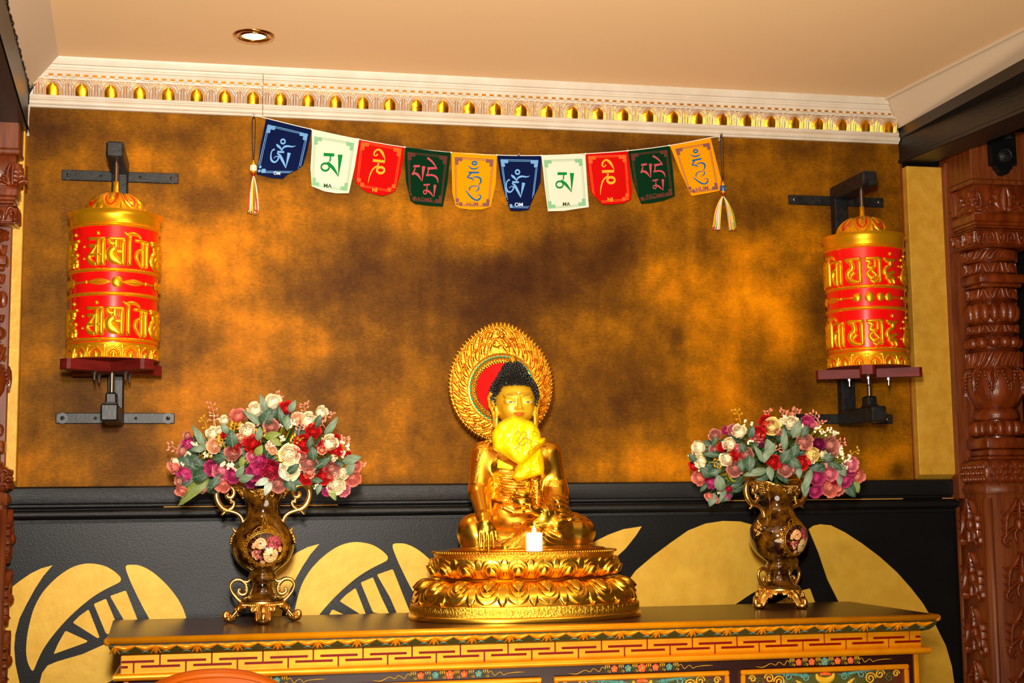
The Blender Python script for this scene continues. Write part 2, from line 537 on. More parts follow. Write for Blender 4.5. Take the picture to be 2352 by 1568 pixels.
# ceiling of the rest of the room behind the beams
quad('ceiling_rear', [(-2.6, -6, 2.55), (4.6, -6, 2.55), (4.6, YF, 2.55), (-2.6, YF, 2.55)], M['ceiling'])
def beam(name, X0, X1, side):
    b = MB()
    zt, zb = (2.179, 2.071) if side < 0 else (2.179, 2.083)
    x0a, x0b = X0
    Xa, Xb = (X1, X1) if X1 is not None else (x0a+0.085, x0b+0.085)
    V = [(x0a, -0.004, zb), (x0b, YF, zb), (x0b, YF, zt), (x0a, -0.004, zt), (Xa, -0.004, zb), (Xb, YF, zb), (Xb, YF, zt), (Xa, -0.004, zt)]
    b.add(V, [(0, 1, 2, 3), (0, 4, 5, 1), (3, 2, 6, 7), (4, 7, 6, 5), (0, 3, 7, 4), (1, 5, 6, 2)])
    # a thin strip along the lower edge
    s = -side*0.004
    V = [(x0a+s, -0.004, zb), (x0b+s, YF, zb), (x0b+s, YF, zb+0.009), (x0a+s, -0.004, zb+0.009), (x0a, -0.004, zb+0.012), (x0b, YF, zb+0.012)]
    b.add(V, [(0, 1, 2, 3), (3, 2, 5, 4)])
    return struct(b.build(name, M['beam'], smooth=False))
beam('trim_1', (xl(0), xl(YF)), -1.2, -1)
beam('trim_2', (xr(0), xr(YF)), None, 1)
b = MB(); b.box((2.2, YF, 2.150), (3.6, -0.004, 2.178)); struct(b.build('trim_12', M['beam'], smooth=False))
# ragged paint edge of the left beam
b = MB()
pts = [(xl(y)+0.001+0.0010*math.sin(61*y)+0.0010*math.sin(143*y), y, 2.179) for y in np.linspace(-0.005, YF, 700)]
b.tube(pts, 0.0022, n=6)
struct(b.build('trim_3', M['black'], smooth=False))
# upper walls over the beams, side walls and the wall behind the camera
quad('wall_left', [(-2.6, -6, 0), (-2.6, 0.05, 0), (-2.6, 0.05, 2.55), (-2.6, -6, 2.55)], M['roomwall'])
quad('wall_right', [(4.6, -6, 0), (4.6, 0.05, 0), (4.6, 0.05, 2.55), (4.6, -6, 2.55)], M['roomwall'])
quad('wall_front', [(-2.6, -6, 0), (4.6, -6, 0), (4.6, -6, 2.55), (-2.6, -6, 2.55)], M['roomwall'])

# back wall: black lacquer
b = MB()
b.box((-2.6, 0.004, 0), (4.6, 0.06, 2.55))
struct(b.build('wall_back', M['black'], smooth=False))

# painted board with its clouded copper finish
def board_mat():
    m = bpy.data.materials.new('copper_patina')
    m.use_nodes = True
    nt = m.node_tree; L = nt.links
    bs = nt.nodes['Principled BSDF']
    tc = nt.nodes.new('ShaderNodeTexCoord')
    def noise(scale, detail, st, rough=0.6, dist=0.0):
        mp = nt.nodes.new('ShaderNodeMapping'); mp.inputs['Scale'].default_value = st
        L.new(tc.outputs['Object'], mp.inputs['Vector'])
        n = nt.nodes.new('ShaderNodeTexNoise'); n.inputs['Scale'].default_value = scale
        n.inputs['Detail'].default_value = detail; n.inputs['Roughness'].default_value = rough
        n.inputs['Distortion'].default_value = dist
        L.new(mp.outputs[0], n.inputs['Vector'])
        return n.outputs[0]
    def math_(op, a, bb):
        n = nt.nodes.new('ShaderNodeMath'); n.operation = op
        for i, s in enumerate((a, bb)):
            if isinstance(s, (int, float)): n.inputs[i].default_value = s
            else: L.new(s, n.inputs[i])
        return n.outputs[0]
    at_ = nt.nodes.new('ShaderNodeAttribute'); at_.attribute_name = 'patina_shade'
    big = noise(3.2, 6, (1, 1, 1.2), 0.62, 0.4)
    fine = noise(11, 7, (1, 1, 1.15), 0.62)
    grain = noise(150, 3, (0.7, 1, 1.3), 0.6)
    drip = noise(14, 3, (1.6, 1, 0.22), 0.5)
    s = math_('ADD', at_.outputs['Fac'], math_('MULTIPLY', math_('SUBTRACT', big, 0.5), 0.78))
    s = math_('ADD', s, math_('MULTIPLY', math_('SUBTRACT', fine, 0.5), 0.72))
    s = math_('ADD', s, math_('MULTIPLY', math_('SUBTRACT', drip, 0.5), 0.30))
    s = math_('ADD', s, math_('MULTIPLY', math_('SUBTRACT', grain, 0.5), 0.34))
    r = nt.nodes.new('ShaderNodeValToRGB')
    e = r.color_ramp.elements
    e[0].position = 0.0; e[0].color = lin('#371a05')
    e[1].position = 1.0; e[1].color = lin('#e08a02')
    for p, c in ((0.22, '#4b2a08'), (0.40, '#633c06'), (0.58, '#845204'), (0.78, '#b56c02')):
        q = e.new(p); q.color = lin(c)
    L.new(s, r.inputs[0])
    L.new(r.outputs[0], bs.inputs['Base Color'])
    bs.inputs['Roughness'].default_value = 0.5
    bs.inputs['Specular IOR Level'].default_value = 0.06
    bp = nt.nodes.new('ShaderNodeBump'); bp.inputs['Strength'].default_value = 0.06; bp.inputs['Distance'].default_value = 0.01
    L.new(fine, bp.inputs['Height']); L.new(bp.outputs[0], bs.inputs['Normal'])
    return m
M['patina_shade'] = board_mat()
nx, nz = 221, 91
zb0, zt0 = 1.2495, 2.145
gx = np.linspace(XL-0.006, XR+0.004, nx)[:, None]; gz = np.linspace(zb0, zt0, nz)[None, :]
P = np.stack([gx+0*gz, np.zeros((nx, nz)), gz+0*gx], -1)
# pixel-space list of dark clouds and bright patches, with the wheel shadows painted in: x, y, half-width, half-height, strength
CLOUDS_AND_SHADOWS = [(770, 640, 110, 70, -.42), (820, 560, 60, 50, -.25), (1150, 630, 150, 70, -.42), (1330, 600, 110, 60, -.36), (1450, 560, 90, 50, -.38),
          (1120, 690, 160, 90, -.26), (960, 740, 120, 70, -.18), (1250, 500, 60, 40, -.15), (1700, 470, 90, 90, -.22), (1870, 700, 40, 90, -.36), (1830, 880, 60, 60, -.34),
          (1550, 775, 18, 22, -.45), (2060, 1080, 14, 16, -.5), (1360, 880, 160, 100, -.28), (1480, 930, 100, 70, -.22), (1330, 1000, 90, 90, -.25),
          (430, 760, 70, 60, -.28), (450, 480, 70, 45, -.28), (180, 900, 60, 60, -.30), (330, 1010, 90, 60, -.22), (640, 900, 90, 60, -.18),
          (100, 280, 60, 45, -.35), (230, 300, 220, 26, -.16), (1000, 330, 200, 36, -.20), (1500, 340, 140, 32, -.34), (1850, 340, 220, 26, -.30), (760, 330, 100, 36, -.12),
          (2000, 480, 90, 140, -.30), (1950, 1000, 100, 60, -.10), (940, 560, 70, 50, -.16), (850, 860, 80, 60, -.12), (950, 1000, 120, 60, -.16),
          (420, 560, 100, 70, .24), (560, 560, 70, 60, .18), (660, 480, 90, 40, .22), (1010, 500, 100, 40, .20), (1120, 560, 50, 20, .26), (1650, 620, 120, 90, .20), (1720, 700, 110, 80, .22),
          (1820, 780, 70, 60, .24), (1700, 560, 60, 40, .18), (1550, 650, 90, 40, .12), (520, 700, 80, 90, .20), (620, 760, 90, 50, .18), (560, 880, 90, 60, .2),
          (140, 830, 60, 30, .25), (400, 980, 60, 80, .30), (110, 1080, 90, 40, .25), (1500, 1060, 160, 50, .30), (1640, 880, 90, 60, .14), (900, 1060, 90, 40, .12),
          (700, 800, 80, 40, .14), (1860, 520, 40, 70, .26), (2030, 1060, 60, 40, .26), (1000, 900, 60, 60, .06), (330, 400, 160, 40, .10), (1300, 740, 120, 40, .06), (390, 640, 40, 200, .12)]
pat = np.full((nx, nz), 0.53)
for (cx, cy, sx, sy, st) in CLOUDS_AND_SHADOWS:
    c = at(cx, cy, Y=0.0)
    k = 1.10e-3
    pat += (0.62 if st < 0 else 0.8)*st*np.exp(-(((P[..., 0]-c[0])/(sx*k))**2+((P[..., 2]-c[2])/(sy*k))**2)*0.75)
b = MB()
b.grid(P)
b.box((XL-0.006, 0.0002, zb0), (XR+0.004, 0.004, zt0))
pan = b.build('trim_4', M['patina_shade'], smooth=False)
a = pan.data.attributes.new('patina_shade', 'FLOAT', 'POINT')
vals = np.concatenate([pat.ravel(), np.full(8, 0.5)]).astype(np.float32)
a.data.foreach_set('value', vals)
struct(pan)

# gilded boards beside it
def gstrip(name, x0, x1, z0, z1, d):
    b = MB(); b.bbox((x0, -d, z0), (x1, 0.004, z1), 0.0015)
    b.add([(x0, -d+.001, z0+.001), (x1, -d+.001, z0+.001), (x1, 0.0, z0-.0118), (x0, 0.0, z0-.0118), (x0, 0.0, z0), (x1, 0.0, z0)], [(0, 1, 2, 3), (0, 3, 4), (1, 5, 2)])
    return struct(b.build(name, M['goldstrip'], smooth=False))
gstrip('trim_5', -0.30, -0.0045, 1.262, 2.071, 0.030)
gstrip('trim_6', 2.2075, 2.40, 1.262, 2.072, 0.028)
b = MB(); b.box((2.2035, -0.004, 1.25), (2.2075, 0.004, 2.083)); struct(b.build('trim_7', M['carve'], smooth=False))
b = MB(); b.tube([(-0.0030+0.0010*math.sin(z*77), -0.006, z) for z in np.linspace(2.065, 2.140, 30)], 0.0030, n=6); struct(b.build('trim_8', M['white'], smooth=False))

# chair rail between board and dado
prof = [(0.0, 1.2505), (-0.012, 1.2495), (-0.0155, 1.246), (-0.0155, 1.2135), (-0.014, 1.2105), (-0.006, 1.2085), (-0.006, 1.2045), (-0.0105, 1.203), (-0.012, 1.2015),
        (-0.0105, 1.2), (-0.008, 1.1985), (-0.008, 1.1975)]
for t in np.linspace(0.15*PI, 1.02*PI, 11): prof.append((-0.009-0.011*math.sin(t), 1.1868+0.0105*math.cos(t)))
prof += [(-0.006, 1.1745), (-0.006, 1.1715), (-0.004, 1.171), (-0.004, 1.168), (0.004, 1.168)]
prof = np.array(prof)
b = MB()
xs = np.linspace(-0.4, 2.5, 30)
b.grid(np.stack([np.stack([np.full(len(prof), x), prof[:, 0], prof[:, 1]], -1) for x in xs]))
rail = b.build('trim_9', M['blackwood'], smooth=True, auto=35)
struct(rail)
# the bare wood line showing in the groove
b = MB()
for xa, xb_ in ((0.32, 0.72), (1.66, 2.165), (2.275, 2.31)):
    b.tube([(xa, -0.0118, 1.2017), (xb_, -0.0118, 1.2017)], 0.0012, n=6)
struct(b.build('trim_10', M['barewood'], smooth=False))

# ------------------------------------------------------------------ cornice
CB, CT = 2.136, ZC
b = MB()
prof = [(0.004, 2.1355), (-0.008, 2.1355), (-0.010, 2.138)]
for t in np.linspace(0, PI, 8): prof.append((-0.0105-0.006*math.sin(t), 2.1475-0.0075*math.cos(t)))
prof += [(-0.011, 2.157), (-0.0135, 2.158), (-0.0135, 2.1625), (-0.011, 2.1635)]
nA = len(prof)
prof += [(-0.0112, 2.164), (-0.021, 2.2045)]          # the arcaded face leans outward
nB = len(prof)
prof += [(-0.0235, 2.2055), (-0.0245, 2.213), (-0.026, 2.2135), (-0.026, 2.2205), (-0.029, 2.2215), (-0.0295, 2.2265), (-0.031, 2.2275), (-0.032, 2.2325), (-0.036, 2.2335), (-0.040, 2.242), (-0.042, 2.2505), (0.004, 2.2505)]
prof = np.array(prof)
def cor_x(y, z):                                       # the ends follow the two slopes of the ceiling
    t = np.clip((z-2.178)/(ZC-2.178), 0, 1)
    return xl(y)+0.002+0.062*t, xr(y)-0.003-0.050*t
rows = []
for (y, z) in prof:
    a0, a1 = cor_x(y, z)
    rows.append(np.stack([np.linspace(a0, a1, 3), np.full(3, y), np.full(3, z)], -1))
rows = np.array(rows)
b.grid(rows[:nA], m=0); b.grid(rows[nA-1:nB+1], m=0); b.grid(rows[nB:], m=0)
fa = np.array((-0.0112, 2.164)); fb = np.array((-0.021, 2.2045))
fd = (fb-fa)/np.linalg.norm(fb-fa); fn = np.array((-fd[1], fd[0]))*1.0
if fn[0] > 0: fn = -fn
FL = np.linalg.norm(fb-fa)
def corf(x, y, h):
    x = np.asarray(x, float); y = np.asarray(y, float); h = np.asarray(h, float)
    p = fa[None]+fd[None]*y[:, None]+fn[None]*h[:, None]
    return np.stack([x, p[:, 0], p[:, 1]], -1)
c_first = float(at(120, 207, Y=-0.016)[0]); c_last = float(at(1988, 290, Y=-0.016)[0])
NA = int(round((c_last-c_first)/0.0655))
pit = (c_last-c_first)/NA
x_lo_c, x_hi_c = cor_x(-0.016, 2.185)
_corf = corf
corf = lambda x, y, h: _corf(np.clip(x, x_lo_c+.002, x_hi_c-.001), y, h)
hh = FL
for i in range(-1, NA+2):
    c = c_first+pit*i
    def S(pts, w, h=0.0022, m=0):
        if m == 0: b.ribbon([(c+px*pit, py*hh, (w+.020)*pit) for px, py in pts], corf, h=h*0.30, base=0.0002, m=1, res=5, k=4)
        b.ribbon([(c+px*pit, py*hh, w*pit) for px, py in pts], corf, h=h, m=m, res=5, k=4)
    def arch(rx, top, n=9):
        return [(-rx, 0.02)]+[(-rx*math.cos(t), 0.30+(top-0.30)*math.sin(t)) for t in np.linspace(0, PI, n)]+[(rx, 0.02)]
    lo = c-0.36*pit < cor_x(-.02, 2.19)[0]+0.004
    S(arch(0.245, 0.74), 0.036); S(arch(0.300, 0.82), 0.036); 
    # the domed gilt field of the arch
    t = np.linspace(-1, 1, 9)[:, None]; s = np.linspace(0, 1, 7)[None, :]
    hw = 0.215*pit*np.sqrt(np.clip(1-(np.clip(s-0.38, 0, 1)/0.62*0.985)**2, 0, 1))
    X = c+t*hw; Yv = (0.02+0.68*s)*hh+0*t
    Hh = 0.0032*(1-t**2)*(1-0.4*s)
    b.grid(corf(X.ravel(), Yv.ravel(), Hh.ravel()).reshape(9, 7, 3), m=1)
    # the scalloped band over arch and spandrel
    sc = [(-0.5, 0.80), (-0.40, 0.66), (-0.345, 0.60)]
    sc += [(-0.345*math.cos(t), 0.60+0.32*math.sin(t)) for t in np.linspace(0.15*PI, 0.85*PI, 9)]
    sc += [(0.345, 0.60), (0.40, 0.66), (0.5, 0.80)]
    S(sc, 0.040, 0.0026)
    S([(x, y+0.10) for x, y in sc], 0.050, 0.0022)
    S([(-0.5, 0.97), (0.5, 0.97)], 0.10, 0.0020)
    for q in (-1, 1):
        S([(q*0.485, 0.02), (q*0.485, 0.76)], 0.030, 0.0030)
        S([(q*0.435, 0.02), (q*0.435, 0.66), (q*0.355, 0.46), (q*0.355, 0.02)], 0.022, 0.0020)
        S([(q*0.395, 0.02), (q*0.395, 0.40)], 0.012, 0.0016, 2)  # brown strip painted in for the shade of the groove
# dentils
ND = 108
xa_, xb_ = cor_x(-0.0245, 2.2095)
for i in range(ND):
    x = xa_+0.006+(xb_-xa_-0.012)*i/ND
    w = (xb_-xa_)/ND
    b.box((x, -0.0275, 2.2058), (x+w*0.46, -0.0238, 2.2135), 0)
    b.box((x+w*0.46, -0.0252, 2.2078), (x+w, -0.0240, 2.2122), 3)
# the crack where two lengths meet
cx = float(at(604, 200, Y=-0.02)[0])
b.tube([(cx+0.0008*math.sin(z*900), y-0.0012, z) for z, y in ((2.137, -0.011), (2.1475, -0.0167), (2.158, -0.0137), (2.1635, -0.0135), (2.185, -0.019), (2.204, -0.0235), (2.2135, -0.027), (2.2275, -0.0315), (2.2325, -0.0335))], 0.0007, n=5, m=2)
struct(b.build('trim_11', [M['white'], M['leaf'], M['groove'], M['dentgold']], smooth=True, auto=40))

# downlight
dl = at(583, 81, Z=ZC)
t = empty('ceiling_downlight', (dl[0], dl[1], ZC), 'round recessed downlight glowing in the cream ceiling above the cornice', 'ceiling light')
b = MB()
b.lathe([(0.046, 0.001), (0.0465, -0.002), (0.044, -0.005), (0.036, -0.004), (0.033, -0.002), (0.031, 0.004), (0.030, 0.012)], 48)
b.build('mounting_ring', M['chrome'], t)
b = MB(); b.lathe([(0.030, -0.0005), (0.0305, -0.004), (0.028, -0.0055), (0.0265, -0.004), (0.0262, 0.0)], 40)
b.build('inner_ring', M['chrome'], t)
b = MB(); b.lathe([(0.0, -0.006), (0.012, -0.0055), (0.021, -0.003), (0.0265, 0.0)], 40)
b.build('lens', M['lens'], t)

# ------------------------------------------------------------------ lotus emblems on the dado
def lotus_emblem(name, label, outline, golds, scale, org):
    t = empty(name, at(*org, Y=0.0), label, 'wall emblem', 'carved lotus emblems on the black dado')
    o = np.array(t.location)
    def cv(pts, n=4, closed=True):
        q = spline(np.array(pts, float), n, closed) if n else np.array(pts, float)
        w = at(q[:, 0]/scale[0]+scale[1], q[:, 1]/scale[0]+scale[2], Y=0.004)
        return w[:, [0, 2]]
    f = lambda x, z, h: np.stack([x, 0.004-h, z], -1)
    if outline is not None:
        b = MB(); b.prism(cv(outline), f, 0.004)
        b.build('backing', M['black'], t, smooth=False, origin=o)
    for g, n in golds:
        b = MB(); b.prism(cv(g, n), f, 0.0058 if outline is not None else 0.0025)
        b.build('gold_field', M['goldpaint'], t, smooth=False, origin=o)
    return t
def rnd(poly, r=0.12):
    """polygon with softened corners"""
    out = []
    n = len(poly)
    for i in range(n):
        p = np.array(poly[i], float); a = np.array(poly[i-1], float); c = np.array(poly[(i+1) % n], float)
        out += [tuple(p+(a-p)*r), tuple(p+(a-p)*r*.3+(c-p)*r*.3), tuple(p+(c-p)*r)]
    return out
A1 = [(-60, 960), (80, 855), (150, 800), (230, 745), (310, 705), (398, 681), (330, 760), (265, 860), (205, 970), (150, 1080), (118, 1200), (110, 1300), (118, 1420), (150, 1568), (190, 1680), (-60, 1680)]
A2 = [(250, 1475), (215, 1420), (200, 1340), (205, 1230), (225, 1120), (260, 1000), (320, 890), (400, 800), (480, 735), (560, 690), (650, 668), (730, 672), (800, 690), (860, 725), (900, 760), (912, 780), (905, 805),
      (860, 830), (790, 865), (700, 920), (600, 1000), (500, 1095), (400, 1210), (330, 1310), (285, 1400)]
A3 = [(405, 1350), (440, 1270), (495, 1172), (660, 1248), (655, 1260)]
A4 = [(550, 1112), (600, 1062), (670, 1012), (752, 1222), (737, 1230)]
A5 = [(708, 972), (800, 932), (865, 1085), (930, 1220), (800, 1195)]
A6 = [(830, 912), (950, 870), (1035, 1085), (1090, 1220), (992, 1230), (930, 1085)]
A7 = [(948, 690), (1000, 677), (1060, 685), (1140, 725), (1230, 800), (1310, 890), (1370, 985), (1405, 1080), (1440, 1220), (1420, 1330), (1240, 1330), (1180, 1220), (1125, 1083), (1080, 1000), (1020, 880), (975, 780)]
A8 = [(285, 1620), (300, 1568), (320, 1490), (360, 1435), (430, 1405), (620, 1350), (790, 1275), (900, 1230), (1020, 1180), (1020, 1450), (920, 1512), (800, 1570), (700, 1620)]
AO = [(-80, 930), (85, 790), (180, 710), (300, 650), (390, 622), (470, 632), (520, 644), (600, 625), (690, 612), (800, 625), (890, 660), (950, 628), (1020, 618), (1120, 660), (1250, 750), (1360, 870), (1430, 980), (1465, 1080), (1480, 1220),
      (1470, 1400), (1380, 1600), (1200, 1690), (-80, 1690)]
cornersA = [(rnd(A3, .08), 0), (rnd(A4, .08), 0), (rnd(A5, .06), 0), (rnd(A6, .06), 0)]
fieldsA = [(A1, 0), (A2, 3), (A7, 3), (A8, 0)]+cornersA
lotus_emblem('lotus_emblem', 'round gold lotus emblem on the dado left of the cabinet', AO, fieldsA, (3.281, 0, 1090), (200, 1400))
# the second one is the same carving further along the dado
S2 = (3.281, 612, 1041)
up = lambda P, cut=1330: [(x, min(y, cut)) for x, y in P]
fieldsB = [(up(A1, 1400), 0), (A2, 3), (A7, 3)]+cornersA
lotus_emblem('lotus_emblem', 'gold lotus emblem between the left vase and the gilded statue', up(AO, 1500), fieldsB, S2, (812, 1330))
S3 = (2.502, 1300, 1090)
C1 = [(-60, 640), (60, 440), (160, 385), (240, 345), (330, 312), (434, 296), (400, 350), (340, 425), (285, 475), (230, 530), (120, 640)]
C2 = [(300, 700), (345, 625), (400, 550), (500, 465), (600, 390), (700, 320), (800, 280), (900, 265), (1000, 268), (1080, 290), (1200, 350), (1290, 430), (1335, 490), (1330, 520), (1270, 565), (1180, 620), (1060, 685), (970, 745), (900, 800), (300, 800)]
C6 = [(1200, 740), (1340, 668), (1400, 652), (1430, 735), (1450, 800), (1200, 800)]
C7 = [(1393, 312), (1420, 292), (1460, 284), (1520, 290), (1600, 330), (1700, 395), (1800, 470), (1900, 560), (1980, 650), (2050, 740), (2120, 860), (2180, 980), (2215, 1100), (2235, 1240), (2000, 1240), (1700, 1000), (1560, 720), (1500, 600), (1450, 450), (1400, 330)]
lotus_emblem('lotus_emblem', 'large gold lotus emblem behind the right vase, running down past the cabinet end', None, [(C1, 0), (C2, 0), (rnd(C6, .06), 0), (C7, 0)], S3, (1800, 1350))
# ------------------------------------------------------------------ prayer flags
YFLAG = -0.008
M['f_blue'] = mat('flag_blue', '#06123c', 0.8, spec=0.05, bump=0.05, bscale=300)
M['f_white'] = mat('flag_white', '#dccfbc', 0.8, spec=0.05, bump=0.05, bscale=300)
M['f_red'] = mat('flag_red', '#b80806', 0.8, spec=0.05, bump=0.05, bscale=300)
M['f_green'] = mat('flag_green', '#032813', 0.8, spec=0.05, bump=0.05, bscale=300)
M['f_yellow'] = mat('flag_yellow', '#ee8c02', 0.8, spec=0.05, bump=0.05, bscale=300)
M['i_sky'] = mat('ink_sky', '#6ba0d8', 0.8, spec=0.05)
M['i_pale'] = mat('ink_pale_blue', '#b9cdf0', 0.8, spec=0.05)
M['i_green'] = mat('ink_green', '#0b7a35', 0.8, spec=0.05)
M['i_fgreen'] = mat('ink_fine_green', '#6fae82', 0.8, spec=0.05)
M['i_dgreen'] = mat('ink_dark_green', '#27452c', 0.8, spec=0.05)
M['i_orange'] = mat('ink_orange', '#fba02a', 0.8, spec=0.05)
M['i_rorange'] = mat('ink_red_orange', '#fa5f24', 0.8, spec=0.05)
M['i_rose'] = mat('ink_rose', '#b24450', 0.8, spec=0.05)
M['i_brown'] = mat('ink_brown', '#5c3128', 0.8, spec=0.05)
M['i_blue'] = mat('ink_blue', '#155a94', 0.8, spec=0.05)
M['i_purple'] = mat('ink_purple', '#6f4a4e', 0.8, spec=0.05)

F1 = (4.704, 560, 250); F2 = (6.918, 1020, 300); F3 = (5.88, 1330, 290)
def crop(c, pts):
    return [((p[0])/c[0]+c[1], (p[1])/c[0]+c[2])+tuple(q/c[0] for q in p[2:]) for p in pts]
OM = [[(352, 380, 8), (368, 398, 26), (390, 418, 22), (411, 452, 6)], [(413, 452, 6), (422, 424, 16), (450, 406, 22), (480, 402, 20), (525, 408, 14), (561, 398, 3)],
      [(333, 434, 20), (304, 455, 12), (292, 505, 14), (300, 555, 22), (332, 575, 18), (362, 556, 14), (376, 522, 16), (350, 512, 8), (325, 532, 8)],
      [(362, 464, 22), (436, 466, 20)], [(358, 478, 8), (388, 500, 24), (412, 545, 28), (436, 595, 20), (452, 640, 3)], [(490, 474, 36), (477, 535, 24), (464, 590, 12), (453, 640, 3)]]
OMR = [(423, 352, 30, 30, 14)]
MA = [[(862, 492, 36), (978, 498, 34)], [(938, 512, 16), (930, 570, 16)], [(900, 578, 34), (958, 632, 36), (1000, 692, 20), (1020, 732, 3)], [(1042, 494, 54), (1036, 580, 34), (1021, 732, 4)]]
MAR = [(880, 628, 52, 48, 17)]
NI = [[(1446, 488, 16), (1428, 508, 10), (1410, 500, 14), (1410, 472, 18), (1432, 446, 18), (1462, 440, 20), (1496, 474, 28), (1530, 556, 3)], [(1394, 556, 30), (1524, 570, 28)], [(1455, 585, 18), (1445, 625, 18)],
      [(1470, 622, 8), (1430, 624, 18), (1388, 660, 16), (1358, 730, 12), (1343, 802, 3)]]
NIR = [(1478, 662, 50, 42, 20)]
PAD = [[(1834, 620, 26), (1902, 617, 22)], [(1852, 640, 12), (1836, 680, 16), (1822, 712, 26)], [(1832, 690, 20), (1880, 712, 26), (1925, 782, 3)], [(1944, 618, 36), (1936, 690, 22), (1927, 782, 3)],
       [(1984, 528, 22), (2036, 572, 20), (2084, 640, 8), (2078, 655, 4)], [(1984, 644, 30), (2078, 638, 20)], [(1998, 655, 12), (1985, 705, 14)], [(1968, 716, 20), (2040, 716, 20), (2086, 745, 20), (2100, 802, 3)],
       [(1942, 822, 18), (2010, 816, 16)], [(1982, 828, 10), (1976, 868, 10)], [(1968, 872, 16), (2012, 902, 20), (2052, 952, 3)], [(2066, 820, 30), (2060, 880, 18), (2053, 952, 3)]]
PADR = [(1958, 899, 23, 24, 10)]
HUM = [[(372, 545, 4), (420, 592, 20), (470, 608, 24), (525, 596, 18), (570, 572, 3)], [(388, 664, 30), (556, 666, 28)], [(432, 672, 24), (372, 738, 24)], [(358, 745, 8), (420, 752, 24), (452, 772, 18), (484, 806, 3)],
       [(432, 766, 4), (470, 738, 14), (530, 736, 24), (578, 764, 30), (582, 818, 26), (548, 862, 12)], [(402, 962, 6), (402, 918, 22), (440, 886, 16), (500, 878, 14), (552, 888, 8)], [(552, 866, 8), (548, 930, 22), (500, 962, 10), (470, 958, 4)],
       [(328, 930, 3), (380, 996, 20), (440, 1064, 28), (510, 1104, 26), (562, 1086, 28), (584, 1036, 18), (545, 1016, 10), (505, 1040, 4)]]
HUMR = [(484, 516, 48, 34, 20)]
def shift(strokes, rings, src, dst, cen_src, cen_dst, sx=1.0, rot=0.0):
    """a syllable traced on one flag, moved to another (both given in crop coordinates)"""
    k = dst[0]/src[0]*sx
    c, s = math.cos(rot), math.sin(rot)
    def mv(p):
        x, y = p[0]-cen_src[0], p[1]-cen_src[1]
        return (cen_dst[0]+k*(c*x-s*y), cen_dst[1]+k*(s*x+c*y))
    S = [[mv(p)+(p[2]*k,) for p in st] for st in strokes]
    R = [mv(r)+(r[2]*k, r[3]*k, r[4]*k) for r in rings]
    return S, R
om2 = shift(OM, OMR, F1, F2, (423, 480), (1170, 838), 0.96, -0.02)
ma2 = shift(MA, MAR, F1, F2, (940, 600), (1910, 815), 0.87, -0.06)
ni2 = shift(NI, NIR, F1, F3, (1450, 620), (390, 680), 1.0, -0.14)
pad2 = shift(PAD, PADR, F1, F3, (1960, 740), (1000, 640), 0.91, -0.13)
hum2 = shift(HUM, HUMR, F2, F3, (470, 790), (1610, 545), 0.92, -0.22)
